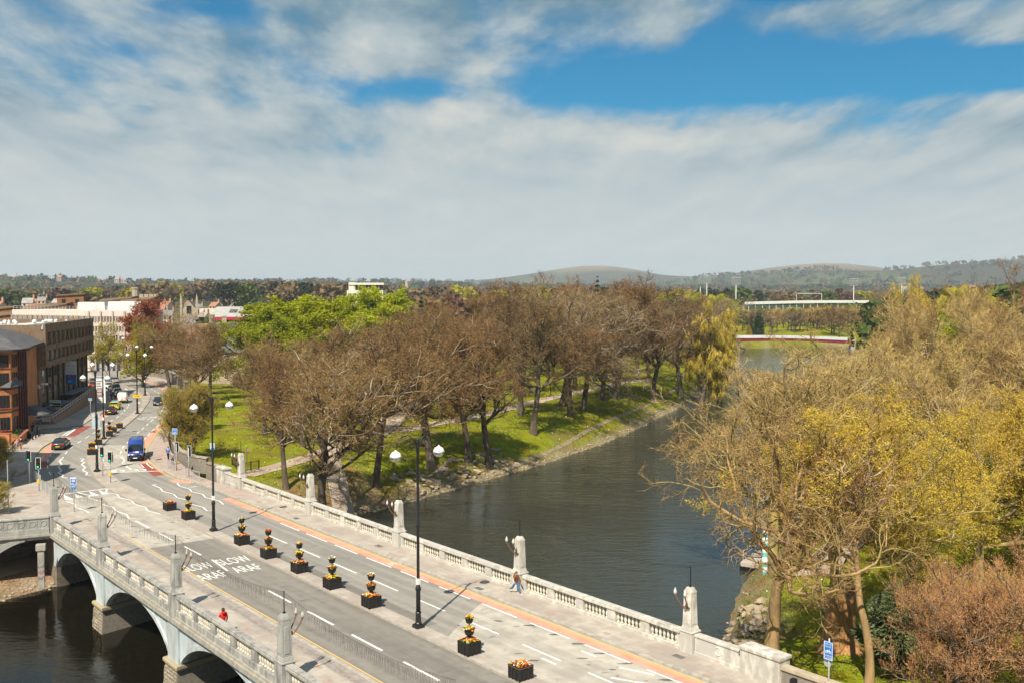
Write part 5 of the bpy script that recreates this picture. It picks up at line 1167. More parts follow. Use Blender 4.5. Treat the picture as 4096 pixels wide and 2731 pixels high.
def person(label, p, rz, top, legs, hair, stride=.5, z=PV, H=1.75, arms=(.35,-.35), bend=.15, hood=False, shoes=(.03,.03,.03), hand_up=False, bag=None):
    """faces local +X"""
    o = thing('person', label, 'person', (*p, z), rz, 'people on the pavements'); o.scale = (H/1.75,)*3; s = stride
    def leg(sy, a):
        hip = (0, sy*.09, .92); kb = max(0, -a)*.9+.05; kx = .44*math.sin(a); knee = (kx, sy*.095, .92-.44*math.cos(a)); an = (knee[0]+.42*math.sin(a-kb), sy*.095, knee[2]-.42*math.cos(a-kb)); return hip, knee, an
    l1, l2 = leg(1, s), leg(-1, -s); dz = min(l1[2][2], l2[2][2])-.07
    sh = lambda q: (q[0], q[1], q[2]-dz)
    l1 = tuple(map(sh, l1)); l2 = tuple(map(sh, l2)); b = -dz
    pel, wai, che, nek = (0,0,.95+b), (.01,0,1.12+b), (.02,0,1.36+b), (.03,0,1.50+b)
    def arm(sy, a):
        S_ = (.02, sy*.18, 1.41+b); E_ = (S_[0]+.28*math.sin(a), sy*.25, S_[2]-.28*math.cos(a)); f = a+.55
        W_ = (E_[0]+.25*math.sin(f), sy*.24, E_[2]-.25*math.cos(f)); 
        if hand_up and sy < 0: E_ = (.16, -.28, 1.24+b); W_ = (.12, -.13, 1.50+b)
        return S_, E_, W_
    a1, a2 = arm(1, arms[0]), arm(-1, arms[1]); hd = (.05,0,1.60+b); ht = (.05,0,1.70+b); nose = (.135,0,1.605+b); ch = (.085,0,1.55+b)
    v = [pel, wai, che, nek, hd, ht, nose, l1[0], l1[1], l1[2], l2[0], l2[1], l2[2], a1[0], a1[1], a1[2], a2[0], a2[1], a2[2]]
    r = [.11,.105,.12,.05,.088,.078,.03,.075,.05,.035,.075,.05,.035,.05,.037,.026,.05,.037,.026]
    e = [(0,1),(1,2),(2,3),(3,4),(4,5),(4,6),(0,7),(7,8),(8,9),(0,10),(10,11),(11,12),(2,13),(13,14),(14,15),(2,16),(16,17),(17,18)]
    body = skin_obj('body', v, e, r, SKINM, o)
    for sy, (S_, E_, W_) in ((1, a1), (-1, a2)):     # palm, four fingers and a thumb
        d = (Vector(W_)-Vector(E_)).normalized(); sd = Vector((0,0,1)).cross(d) if abs(d.z) < .8 else Vector((0,1,0)); sd = sd.normalized(); f = d.cross(sd)
        pal = Vector(W_)+d*.085; vs = [tuple(Vector(W_)), tuple(pal)]; es = [(0,1)]; rd = [.026,(.034,.022)]
        for k, ln in enumerate((.065,.08,.085,.07)):
            q = pal + sd*(-.03+.02*k); m1 = q + d*ln*.55 - f*.012; m2 = m1 + d*ln*.35 - f*.025; i = len(vs); vs += [tuple(q), tuple(m1), tuple(m2)]; es += [(1,i),(i,i+1),(i+1,i+2)]; rd += [.010,.009,.008]
        q = Vector(W_)+d*.035+sd*.035; m1 = q + d*.035 + sd*.022; i = len(vs); vs += [tuple(q), tuple(m1)]; es += [(1,i),(i,i+1)]; rd += [.011,.009]
        skin_obj('hand', vs, es, rd, SKINM, o, 0)
    tm, lm = cloth(top), cloth(legs)
    jv = [(0,0,.90+b), wai, che, (.03,0,1.46+b), a1[0], a1[1], a1[2], a2[0], a2[1], a2[2]]
    jr = [(.17,.15),(.155,.14),(.165,.155),.075,.085,.062,.05,.085,.062,.05]
    skin_obj('jacket', jv, [(0,1),(1,2),(2,3),(2,4),(4,5),(5,6),(2,7),(7,8),(8,9)], jr, tm, o)
    skin_obj('trousers', [(0,0,.97+b), (0,0,.90+b), *l1[:2], l1[2], *l2[:2], l2[2]], [(0,1),(1,2),(2,3),(3,4),(1,5),(5,6),(6,7)], [.13,.135,.10,.075,.06,.10,.075,.06], lm, o)
    hm = mat('hair', hair, rough=.9)
    hb = MB(); hb.sphere((.035,0,1.655+b), .112, 0, 12, 8, 1.05, 5, 90); hb.sphere((.0,0,1.635+b), .105, 0, 12, 8, 1.1, -50, 70); hb.build('hair', hm, o, True)
    for sy in (-1, 1):
        MB().sphere((.055, sy*.098, 1.60+b), .022, 0, 6, 4, 1.4).build('ear', SKINM, o, True); MB().sphere((.128, sy*.035, 1.63+b), .012, 0, 6, 4).build('eye', M['black'], o, True)
    MB().box(.125,.136,-.025,.025,1.555+b,1.563+b).build('mouth', mat('lip', (.35,.12,.10)), o)
    if hood: MB().lathe([(.13,-.08),(.15,0),(.13,.07),(.09,.09)], 10, (-.05,0,1.47+b), 0).build('hood', tm, o, True)
    for an, kn in ((l1[2], l1[1]), (l2[2], l2[1])):
        q = MB(); loft(q, [[(x,-w,0),(x,-w,h*.7),(x,0,h),(x,w,h*.7),(x,w,0)] for x, w, h in ((-.08,.03,.07),(-.04,.045,.10),(.06,.045,.085),(.15,.042,.055),(.19,.02,.035))]); pit = -.35 if an[2] > .1 else 0
        q.xf(Matrix.Translation((an[0], an[1], an[2]-.07)) @ Matrix.Rotation(-pit, 4, 'Y')); q.build('shoe', mat('shoe', shoes, rough=.6), o, True)
    if bag: MB().box(-.26,-.12,-.15,.15,1.05+b,1.42+b).build('rucksack', cloth(bag), o, bevel=.04)
    return o
pr = st(15.7, .9); person('person in a brown hooded jacket and jeans striding along the north footway, hand at face', pr, ROT_B+math.pi-.0, (.20,.085,.035), (.06,.15,.32), (.16,.08,.04), .55, hood=True, shoes=(.5,.5,.5), hand_up=True)
pr = g(893/D, 2430/D, PV+1.72); person('person in a bright red hooded jacket seen from behind by the south balustrade', pr, ROT_B-.15, (.62,.012,.015), (.06,.07,.10), (.05,.03,.02), .35, hood=True, arms=(.1,-.1))
person('person in black jacket and jeans walking past the bollards', q2(340,490), R(100), (.012,.012,.014), (.05,.07,.13), (.03,.025,.02), .3, H=1.8)
person('person in dark top and rust-coloured trousers below the brick steps', q2(222,648), R(-70), (.03,.025,.028), (.38,.14,.04), (.03,.02,.015), .3, H=1.75)
person('person in a blue jacket with white stripes approaching the crossing', q2(1760,762), R(-85), (.06,.22,.50), (.02,.022,.03), (.10,.06,.03), .25, H=1.8)
person('person in a grey jacket beside the guard rail at the crossing', q2(1806,815), R(-75), (.27,.29,.33), (.03,.03,.04), (.06,.05,.045), .3, H=1.72)
person('person in a pale patterned top and grey trousers beside the bush', q2(1713,572), R(-95), (.42,.40,.42), (.20,.23,.27), (.09,.06,.04), .25, H=1.75)
person('person in dark clothes on the footway beside the patrol estate', q1(1166,1448), R(110), (.02,.02,.022), (.03,.03,.035), (.03,.02,.02), .3, H=1.75)
person('person walking away in a blue top by the park bush', g(376,1012), R(100), (.10,.20,.38), (.04,.05,.08), (.05,.04,.03), .25, H=1.7)
# ================================================================ BUILDINGS
M['aggregate'] = mat('aggregate', (.235,.16,.105), (.165,.11,.072), 1.6, .95, 9, .5, 12, col3=(.20,.14,.092), scale3=.2)
M['brown_brick'] = mat('brown_brick', (.20,.095,.045), (.26,.13,.06), 1.2, .95, 8); M['brown_tile'] = mat('brown_tile', (.15,.095,.055), (.20,.13,.08), 1.0, .95, 8)
M['slate'] = mat('slate', (.085,.085,.09), (.125,.12,.125), .8, .8, 8, .3, 8); M['lead'] = mat('lead', (.30,.31,.32), rough=.6); M['pinkish'] = mat('pink_panel', (.60,.50,.46), (.68,.58,.54), .9, .9, 8); M['pink_dark'] = mat('pink_fin', (.42,.32,.29), (.50,.39,.36), .9, .9)
M['cream'] = mat('cream', (.62,.57,.47), (.70,.65,.55), .7, .85); M['window_dark'] = mat('window_dark', (.018,.02,.023), rough=.12, spec=.25); M['window_blue'] = mat('window_blue', (.16,.23,.26), rough=.1, spec=.7); M['frame_brown'] = mat('frame_brown', (.05,.035,.03), rough=.6); M['white_wall'] = mat('white_wall', (.60,.61,.60), (.53,.54,.54), .6, .8)
M['red_brick'] = mat('red_brick', (.30,.09,.06), (.36,.13,.085), 2, .9); M['roof_felt'] = mat('roof_felt', (.34,.33,.31), (.42,.41,.39), .6, .95); M['red_tile'] = mat('red_tile', (.33,.13,.08), (.42,.20,.13), 1, .9); M['sandstone'] = mat('sandstone', (.42,.36,.26), (.34,.29,.21), 1, .95, 8); M['blind'] = mat('blind', (.62,.62,.60), rough=.7); M['crimson'] = mat('crimson', (.45,.03,.07), rough=.5)
def bld(name, label, p0, p1, z=0, cat='building', group=None):
    p0, p1 = np.array(p0), np.array(p1); d = p1-p0; o = thing(name, label, cat, (*p0, z), math.atan2(d[1], d[0]), group); return o, float(np.linalg.norm(d))
_wm = {}
def window(o, x, z, w, h, y=0., face='front', glass='window_dark', frame='frame_brown', mull=1, sill=None, deep=.05):
    key = (round(w, 2), round(h, 2), frame, mull, sill)
    if key not in _wm:
        f = MB(); t_ = min(.07, w*.1)
        f.box(-w/2, w/2, -deep, .02, 0, t_); f.box(-w/2, w/2, -deep, .02, h-t_, h); f.box(-w/2, -w/2+t_, -deep, .02, t_, h-t_); f.box(w/2-t_, w/2, -deep, .02, t_, h-t_)
        for k in range(1, mull+1):
            c = -w/2 + w*k/(mull+1); f.box(c-t_*.4, c+t_*.4, -deep*.8, .02, t_, h-t_)
        if sill: f.box(-w/2-.08, w/2+.08, -.16, .02, -.1, -.003, 1)
        _wm[key] = f.mesh('window', [M[frame]] + ([M[sill]] if sill else []))
    pk = ('pane', round(w, 2), round(h, 2), glass)
    if pk not in _wm: _wm[pk] = MB().box(-w/2+.02, w/2-.02, -.025, .0, .02, h-.02).mesh('pane', M[glass])
    rz = 0 if face == 'front' else math.pi/2 if face == 'right' else -math.pi/2
    wo = put('window', _wm[key], o, (x, y, z), (0, 0, rz)); put('pane', _wm[pk], wo); return wo

# ---------------------------------------------------------------- brown aggregate office block along the road
c0, c1 = np.array(q2(447,345)), np.array(q1(952,1395)); o, L = bld('office_block', 'brown concrete office block with projecting upper floors along the shaded road', c0, c1)
HT = 16.6
MB().box(.6, L-.5, .6, 26, -.5, 9.4).build('lower_walls', M['aggregate'], o); MB().box(0, L, -.35, 27, 9.4, HT-1.2).build('upper_walls', M['aggregate'], o, bevel=.03)
MB().box(.35, L-.35, 0, 26.6, HT-1.2, HT-1.0).build('roof', M['roof_felt'], o)
for (a, b, c, d_) in ((0, L, 26.7, 27), (0, .3, .0, 26.7), (L-.3, L, .0, 26.7)): MB().box(a, b, c, d_, HT-1.2, HT-.15).build('roof_upstand', M['aggregate'], o)
NB = 11; bw = (L-2.4)/NB
fas = MB().add([(-bw/2,0,0),(-bw*.28,-.42,0),(bw*.28,-.42,0),(bw/2,0,0),(-bw/2,0,1.5),(-bw*.28,-.42,1.5),(bw*.28,-.42,1.5),(bw/2,0,1.5),(-bw/2,.3,1.5),(bw/2,.3,1.5)], [(0,1,5,4),(1,2,6,5),(2,3,7,6),(4,5,6,7,9,8),(0,3,2,1)]).mesh('fascia_unit', M['aggregate'])
MB().box(0, 1.2, -.75, -.35, 9.4, HT).build('corner_panel', M['aggregate'], o); MB().box(L-1.2, L, -.75, -.35, 9.4, HT).build('corner_panel', M['aggregate'], o)
for k in range(NB):
    x = 1.2 + bw*(k+.5)
    for z, sy in ((HT-1.5, 1.), (12.0, .62), (9.1, .68)): put('fascia_unit', fas, o, (x, -.36, z), sc=(1, 1, sy))
    for z in (13.05, 10.15): window(o, x, z, bw*.62, 2.0, -.36, mull=1)
    for z in (12.9, 10.05): MB().box(x+bw*.5-.2, x+bw*.5+.2, -.62, -.34, z, z+2.15).build('fin', M['aggregate'], o) if k < NB-1 else None
for k in range(9):
    x = 1.6 + (L-3.2)/9*(k+.5)
    for z in (6.9, 4.05, 1.2): window(o, x, z, 2.3, 1.65, .6, glass='window_dark' if (k+int(z)) % 3 else 'window_blue', mull=2)
    MB().box(x+(L-3.2)/18-.25, x+(L-3.2)/18+.25, .3, .62, .1, 9.1).build('pilaster', M['frame_brown'], o)
# end wall: small upper window, banded lower windows with blinds
window(o, -.0, 12.6, 1.6, 1.5, 3.2, 'left', mull=1); fr = MB().box(-.12, 0, 2.15, 4.3, 12.4, 12.6).box(-.12, 0, 2.15, 4.3, 14.1, 14.3).box(-.12, 0, 2.15, 2.3, 12.6, 14.1).box(-.12, 0, 4.15, 4.3, 12.6, 14.1).build('window_surround', M['aggregate'], o)
for z in (7.1, 4.1, 1.2):
    for y in (1.7, 2.9, 4.1, 5.3, 6.5):
        wo = window(o, .6, z, 1.05, 1.45, y, 'left', glass='window_blue' if z < 2 else 'window_dark', mull=0)
        if z == 4.1: MB().box(-.42, .42, -.04, -.03, .85, 1.38).build('blind', M['blind'], wo)
for x in (0.02,): MB().box(x-.04, x+.01, .4, 27, 11.55, 11.62).build('panel_joint', M['frame_brown'], o); MB().box(x-.04, x+.01, 1.75, 1.82, 9.45, 15.3).build('panel_joint', M['frame_brown'], o)
MB().box(5, 9, 12, 25, HT-1, HT+.9).build('plant_room', M['sandstone'], o); MB().box(4, 30, 5, 8, HT-1, HT-.5).build('roof_duct', M['white_wall'], o)
rg = random.Random(9)
for k in range(16):
    x, y, r = rg.uniform(1.5, 24), rg.uniform(2, 20), rg.uniform(.25, .5); MB().lathe([(r*.5,0),(r*.5,.7),(r,.75),(r,1.1),(r*.3,1.3)], 8, (x, y, HT-1)).build('roof_vent', M['white_wall'], o)
for x0, x1 in ((1.5, 9), (11, 18)): MB().tube([(x0, 3.2, HT-.6), (x1, 3.2, HT-.4)], .12, 6).build('roof_pipe', M['white_wall'], o)
MB().box(20, 20.6, -.1, .3, HT-.15, HT+.25).build('roof_light', M['white_wall'], o)
MB().box(-.3, -.02, 0.4, .9, 6.0, 6.3).build('camera_bracket', M['white_wall'], o)
# ramp with handrails along the block, blue canopies
ramp = thing('access_ramp', 'brick-paved access ramp with white handrails before the brown offices', 'ramp', (*c0, 0), o.rotation_euler.z)
MB().add([(-6,-3.4,0),(-6,-.2,0),(L-4,-3.0,0),(L-4,-.2,0),(-6,-3.0,.75),(-6,-.2,.75),(L-4,-2.6,2.6),(L-4,-.2,2.6)], [(0,2,6,4),(4,6,7,5),(0,4,5,1),(2,3,7,6)]).build('ramp_body', mat('ramp_brick', (.26,.15,.10), (.33,.20,.14), 2, .9), ramp)
for z in (.5, .95): MB().tube([(-9, 2.0, .55+z), (-5.5, -2.9, .75+z), (L*.5, -2.75, 1.7+z), (L-4, -2.6, 2.6+z)], .035, 5).build('handrail', M['white_paint'], ramp)
pst = MB().lathe([(.03,0),(.03,1.0)], 5).mesh('rail_post', M['white_paint'])
for k in range(20): u = k/19; put('rail_post', pst, ramp, (-5.5+(L+1.5)*u, -2.9+.3*u, .75+1.85*u))
for x0, x1 in ((1.5, 14), (16, 30)): MB().box(x0, x1, -1.6, .3, 1.9+x0*.06, 2.05+x0*.06).build('canopy', mat('canopy_blue', (.12,.17,.24), rough=.4), ramp)
# boards on and beside the block
xb = lambda x, y, z: tuple(Matrix.Translation((*c0, 0)) @ Matrix.Rotation(o.rotation_euler.z, 4, 'Z') @ Vector((x, y, z)))
def board(name, label, x, y, z, w, h, m, rz=0.):
    b = MB().box(-w/2, w/2, -.03, .03, 0, h).build(name, m, None, loc=xb(x, y, z), rz=rz); return tag(b, label, 'sign')
b = board('letting_board', 'white and blue TO LET board projecting from the brown offices', 17.5, -1.1, 4.7, 2.2, 4.4, M['sign_white'], -.12); MB().box(-1.1, 1.1, -.036, -.031, 0, 1.9).build('blue_panel', M['sign_blue'], b); flat_text('TO LET', .55, 0, 3.5, -.034, M['sign_red'], 'lettering', b); [bar_line(b, -.8, .8, z, .1, -.034, M['sign_back']) for z in (2.95, 2.5, 2.2)]; MB().box(-.5, .5, -.04, -.0365, 1.2, 1.6).build('print', M['sign_red'], b); MB().box(-.6, .1, -.04, -.0365, .4, .8).build('print', mat('print_teal', (.1,.45,.5)), b)
b = board('notice_board', 'pale green and black board reading Mapeley outside the offices', 2.5, -1.5, 1.6, 2.0, 1.7, mat('pale_green', (.55,.70,.60), rough=.5), -.1); MB().box(-1.0, 1.0, -.036, -.031, .45, 1.2).build('black_band', M['black'], b); flat_text('Mapeley', .42, .18, .82, -.038, M['sign_white'], 'lettering', b); bar_line(b, -.85, .85, 1.45, .14, -.033, M['sign_back']); bar_line(b, -.85, .85, .22, .14, -.033, M['sign_back'])
dcm = MB().lathe([(.24,0),(.24,.004)], 14); dcm.xf(Matrix.Translation((-.75,-.037,.82)) @ Matrix.Rotation(math.pi/2, 4, 'X')); dcm.build('emblem', M['sign_white'], b)
b = board('wall_board', 'bright blue board with yellow panel on the end of the brown offices', -.25, 4.9, 5.2, 3.0, 1.6, mat('azure', (.03,.28,.62), rough=.4), -.12); MB().box(.3, 1.1, -.036, -.031, .5, 1.2).build('print', M['sign_yellow'], b); MB().box(-1.2, .0, -.036, -.031, .6, .9).build('print', mat('print_green', (.3,.5,.3)), b); bar_line(b, -1.2, 1.0, .25, .25, -.034, M['sign_white'])
cctv = thing('security_camera', 'white security camera on the corner of the brown offices', 'camera', xb(-.2, -.1, 5.7)); MB().box(-.9, -.45, -.2, .2, -.1, .35).build('junction_box', M['white_wall'], cctv); MB().tube([(-.5,0,.1),(.2,0,.1),(.2,0,.5)], .06, 6).build('bracket', M['white_wall'], cctv); MB().box(-.15, .9, -.2, .2, .5, .85).build('housing', M['white_paint'], cctv, bevel=.05)

# ---------------------------------------------------------------- orange brick building at the left edge
P0, P1, P2, P3 = [np.array(q) for q in (q2(-1100,640), q2(128,548), q2(206,520), q2(275,503))]
ob = thing('brick_building', 'orange brick building with slate hipped roof at the left edge', 'building', (*P1, 0)); bk = P3 + np.array((-9, 24)); bk0 = P0 + np.array((-9, 24)); poly = [tuple(q-P1) for q in (P0, P1, P2, P3, bk, bk0)]
MB().prism(poly, -.3, 13.2).build('walls', M['orange_brick'], ob)
cen = np.mean(poly, 0)
def grow_poly(k): return [tuple(np.array(q) + (np.array(q)-cen)/np.linalg.norm(np.array(q)-cen)*k) for q in poly]
MB().prism(grow_poly(1.0), 13.2, 13.55, bottom=True).build('eaves', M['frame_brown'], ob)
qd = [np.array(poly[0])+np.array((-1,-1.2)), np.array(poly[2])+np.array((1.3,-1.3)), np.array(poly[4])+np.array((1.4,1)), np.array(poly[5])+np.array((-1,1))]; rid = [(qd[0]+qd[3])/2*.75+(qd[1]+qd[2])/2*.25, (qd[0]+qd[3])/2*.42+(qd[1]+qd[2])/2*.58]; mb = MB(); mb.add([(*q, 13.55) for q in qd]+[(*q, 17.0) for q in rid], [(0,1,5,4),(1,2,5),(2,3,4,5),(3,0,4)]); mb.build('roof', M['slate'], ob)
def face_frame(a, b): a, b = np.array(a), np.array(b); d = b-a; return a, d/np.linalg.norm(d), math.atan2(d[1], d[0]), np.linalg.norm(d)
for (a, b, cols) in ((P0-P1, P1-P1, (.80,.83,.86,.91,.94,.97)), (P1-P1, P2-P1, (.25,.5,.75))):
    a_, d_, an, L_ = face_frame(a, b)
    for z in (1.6, 4.9, 8.2, 10.9):
        for c in cols:
            q = a_ + d_*L_*c; wo = window(ob, q[0], z, .46, 1.9, q[1], mull=0, sill='red_brick'); wo.rotation_euler.z = an
    for z in (4.2, 7.6): mbx = MB().obox(a_, a_+d_*L_, .06, z, z+.22); s_ = mbx.build('string_course', M['frame_brown'], ob); s_.location = (d_[1]*.03, -d_[0]*.03, 0)
a_, d_, an, L_ = face_frame(P2-P1, P3-P1); nrm = np.array((d_[1], -d_[0]))
gl = MB().obox(a_+nrm*.1, a_+d_*L_+nrm*.1, .2, .6, 12.6).build('stair_glazing', M['window_dark'], ob)
for c in np.linspace(0, 1, 4): q = a_ + d_*L_*c + nrm*.2; MB().box(q[0]-.12, q[0]+.12, q[1]-.12, q[1]+.12, 0, 13.1).build('mullion', mat('maroon', (.10,.03,.03), rough=.6), ob)
for z in np.arange(1.8, 12.6, 1.35): MB().obox(a_+nrm*.22, a_+d_*L_+nrm*.22, .08, z, z+.1).build('transom', M['frame_brown'], ob)
mb = MB(); q0, q1_, q2_ = P1-P1+np.array((-4.5,-.9)), P1-P1+np.array((.4,-1.0)), P2-P1+np.array((.7,-.2))
mb.add([(*q0, 8.0), (*q1_, 8.0), (*q2_, 8.0), (q0[0], q0[1]+1.6, 9.4), (q1_[0]-.4, q1_[1]+1.6, 9.4), (q2_[0]-.8, q2_[1]+1.2, 9.4)], [(0,1,4,3), (1,2,5,4), (2,1,0)]); mb.build('pent_roof', M['slate'], ob)
mb = MB(); q = P3-P1; mb.add([(q[0]-1.5,q[1]-.5,3.2),(q[0]+2.6,q[1]+.2,3.2),(q[0]+2.6,q[1]+4,3.2),(q[0]-1.5,q[1]+4,3.2),(q[0]-.5,q[1]+1.5,4.5),(q[0]+.3,q[1]+3,4.5)], [(0,1,4),(1,2,5,4),(2,3,5),(3,0,4,5),(3,2,1,0)]); mb.build('porch_roof', M['slate'], ob)
# the corner building just out of view, whose shade falls across the junction
cb = thing('corner_building', 'brick corner building just outside the left edge of view', 'building', (-66, 106, 0)); cp = [(-92,124),(-73.7,122),(-66.4,121.6),(-63.5,111.7),(-61.1,112.5),(-60.1,109.7),(-59.1,109.7),(-58.6,103),(-61,97.5),(-92,97)]
MB().prism([(a+66, b-106) for a, b in cp], -.3, 17.8).build('walls', M['orange_brick'], cb); MB().prism([(a+66, b-106) for a, b in cp], 17.8, 18.1, bottom=True).build('parapet', M['sandstone'], cb)
# planter wall, steps and hedge in front of it
st_ = thing('garden_wall', 'low orange brick garden wall with steps before the brick building', 'wall', (*q2(150,640), PV))
base = np.array(q2(150,640))
for a, b, h in (((5,545),(200,605),1.0), ((205,605),(292,520),1.1), ((0,600),(110,610),1.6)):
    a, b = np.array(q2(*a))-base, np.array(q2(*b))-base; MB().obox(a, b, .35, -.2, h).build('brickwork', M['orange_brick'], st_); MB().obox(a, b, .45, h, h+.1).build('coping', M['red_brick'], st_)
for k in range(5):
    a, b = np.array(q2(105+22*k, 652-8*k))-base, np.array(q2(150+20*k, 668-16*k))-base; MB().obox(a+np.array((-.2*k,.35*k)), b+np.array((-.2*k,.35*k)), .5, -.1, .15+.16*k).build('step', M['paving_pink'], st_)

# ---------------------------------------------------------------- pink office block with white plant rooms
c0 = np.array(q1(940,1132)); c1 = np.array(q1(1560,1128)); o, L = bld('pink_office_block', 'five-storey pink concrete office block with white rooftop plant rooms', c0, c1); T = 16.9
MB().box(0, L, 0, 16, 4.4, T).build('walls', M['pinkish'], o); MB().box(.3, L-.3, 1.2, 15, 0, 4.4).build('ground_floor', M['window_blue'], o); MB().box(-.2, L+.2, -.5, .2, 4.2, 4.9).build('canopy', M['lead'], o)
for k in range(12): MB().box(k*L/11-.2, k*L/11+.2, .2, .6, 0, 4.4).build('column', M['pink_dark'], o)
nb = 5; bwid = L/nb
for k in range(nb):
    MB().box(k*bwid-.22, k*bwid+.22, -.35, .01, 4.9, T-.2).build('fin', M['pink_dark'], o)
    for j in range(4):
        x = k*bwid + bwid*(j+.5)/4
        for z in (5.6, 8.35, 11.1, 13.8): window(o, x, z, bwid/4-.42, 1.5, -.0, glass='window_blue' if (k*3+j+int(z)) % 5 == 0 else 'window_dark', frame='cream', mull=0)
        if j: 
            for z in (5.5, 8.25, 11.0, 13.7): MB().box(x-bwid/8-.13, x-bwid/8+.13, -.25, .0, z, z+1.7).build('fin', M['pink_dark'], o)
wv = np.array((-30, 17.)); lw = thing('office_wing', 'pink office wing with a long row of narrow fins above the brown roof', 'building', (*(c0+wv), 0), math.atan2(-wv[1], -wv[0])); LW = float(np.linalg.norm(wv))
MB().box(0, LW-.05, 0, 12, 0, T).build('walls', M['pinkish'], lw)
for k in range(30):
    x = LW*(k+.5)/30
    for z in (13.8, 11.1): window(lw, x, z, LW/30-.36, 1.6, 0, glass='window_blue' if k % 2 else 'window_dark', frame='cream', mull=0)
    MB().box(x-LW/60-.12-(.1 if k % 5 == 0 else 0), x-LW/60+.12, -.3, 0, 10.5, T-1.4).build('fin', M['pink_dark'], lw)
for a, b, y0, y1, h in ((-4.5, 3.2, 4, 10, 2.3), (4.0, 13.5, 3.5, 11, 2.5)): MB().taper((a+b)/2, (y0+y1)/2, b-a, y1-y0, T, b-a-.4, y1-y0-.4, T+h).build('plant_room', M['white_wall'], o)
for (oo, l) in ((o, L), (lw, LW)):
    for z in (.55, 1.1): MB().tube([(0, .5, T+z), (l, .5, T+z)], .03, 4).build('roof_rail', M['galv'], oo)
    for x in np.arange(0, l, 1.6): put('rail_post', pst, oo, (x, .5, T), sc=(1, 1, 1.1))

# ---------------------------------------------------------------- brown brick blocks with mono-pitched roofs behind
def mono(label, u0, u1, vtop, vbot, Y, dep, lean=1.5, z0=0., gable=False):
    x0, x1 = xat(u0, Y), xat(u1, Y); zt_ = hz(vtop, Y); o, L = bld('brick_block', label, (x0, Y), (x1, Y+2), z0, group='brown brick blocks behind the pink offices'); h = zt_-z0
    MB().add([(0,0,0),(L,0,0),(L,dep,0),(0,dep,0),(0,0,h-lean),(L,0,h-lean*.2),(L,dep,h-lean*.2),(0,dep,h-lean)], [(0,1,5,4),(1,2,6,5),(2,3,7,6),(3,0,4,7)]).build('walls', M['brown_brick'], o)
    MB().add([(-.4,-.5,h-lean-.05),(L+.4,-.5,h-lean*.2+.1),(L+.4,dep+.5,h-lean*.2+.1),(-.4,dep+.5,h-lean-.05),(-.4,-.5,h-lean+.3),(L+.4,-.5,h-lean*.2+.45),(L+.4,dep*.6,h+.5),(-.4,dep*.6,h+.2-lean*.4)], [(0,1,5,4),(4,5,6,7),(1,2,6,5),(3,0,4,7),(2,3,7,6),(3,2,1,0)]).build('roof', M['brown_tile'], o)
    for k in range(max(2, int(L/4))): window(o, L*(k+.5)/max(2, int(L/4)), h-lean-2.4, 1.3, 1.3, 0)
for a in (('tall brown brick stair tower behind the pink offices', 225, 320, 677, 0, 345, 12, .5), ('brown brick block right of the stair tower, below the church tower', 318, 368, 685, 0, 350, 14, 2), ('brown brick block with shallow roof, middle of the far group', 382, 505, 684, 0, 352, 16, 1.8),
          ('brown brick block at the right end behind the white plant rooms', 462, 592, 684, 0, 340, 14, 2.6), ('long dark-roofed brick block on the left behind the pink wing', 80, 250, 697, 0, 338, 14, 2.6), ('low brown block with yellow gate at the far left', -20, 118, 717, 0, 322, 12, 1.6), ('brown brick block at the left edge under the far trees', -60, 40, 706, 0, 345, 10, 1.6)):
    mono(*[q/1 if isinstance(q, (int, float)) else q for q in (a[0], a[1]*(1 if a[1] > 400 or True else 1)/1.0*.0+a[1]*.585 if False else a[1]*.585 if a[1] > 0 else a[1], a[2]*.585 if a[2] > 0 else a[2], a[3], a[4], a[5], a[6], a[7])])

# ---------------------------------------------------------------- terraced houses
M['slate2'] = mat('slate_roof', (.22,.20,.20), (.30,.27,.26), .3, .85, rand=.25); M['terr_wall'] = mat('terrace_wall', (.42,.33,.26), (.50,.42,.33), .3, .9, rand=.2); M['stack'] = mat('stack', (.42,.20,.12), (.52,.36,.24), .25, .9, rand=.2)
HW = MB().add([(-3,-4,0),(3,-4,0),(3,4,0),(-3,4,0),(-3,-4,5.6),(3,-4,5.6),(3,4,5.6),(-3,4,5.6),(-3,0,8.4),(3,0,8.4)], [(0,1,5,4),(1,2,6,9,5),(2,3,7,6),(3,0,4,8,7)]).mesh('wall', M['terr_wall'])
HR = MB().add([(-3.05,-4.3,5.45),(3.05,-4.3,5.45),(3.05,0,8.55),(-3.05,0,8.55),(3.05,4.3,5.45),(-3.05,4.3,5.45)], [(0,1,2,3),(3,2,4,5)]).mesh('roof', M['slate2'])
HRr = MB().add([(-3.05,-4.3,5.45),(3.05,-4.3,5.45),(3.05,0,8.55),(-3.05,0,8.55),(3.05,4.3,5.45),(-3.05,4.3,5.45)], [(0,1,2,3),(3,2,4,5)]).mesh('roof', M['red_tile'])
HC = MB().box(2.5,3.4,-.5,.5,7.6,10.2).box(2.42,3.48,-.58,.58,10.0,10.3).lathe([(.12,10.3),(.10,10.75)], 6, (2.75,0,0)).lathe([(.12,10.3),(.10,10.75)], 6, (3.15,0,0)).mesh('chimney', M['stack'])
HWN = MB().box(-.55,.55,-4.06,-3.98,0,1.5).mesh('window', M['window_dark'])
def house(x, y, rz, label, grp, red=False, sc=1.):
    h = thing('terraced_house', label, 'house', (x, y, zt1(x, y)-.3), rz, grp); h.scale = (sc,)*3
    put('wall', HW, h); r = put('roof', HRr if red else HR, h); put('chimney', HC, r)
    for wx in (-1.4, 1.4):
        for wz in (1.0, 3.6): put('window', HWN, h, (wx, 0, wz))
rg = random.Random(21)
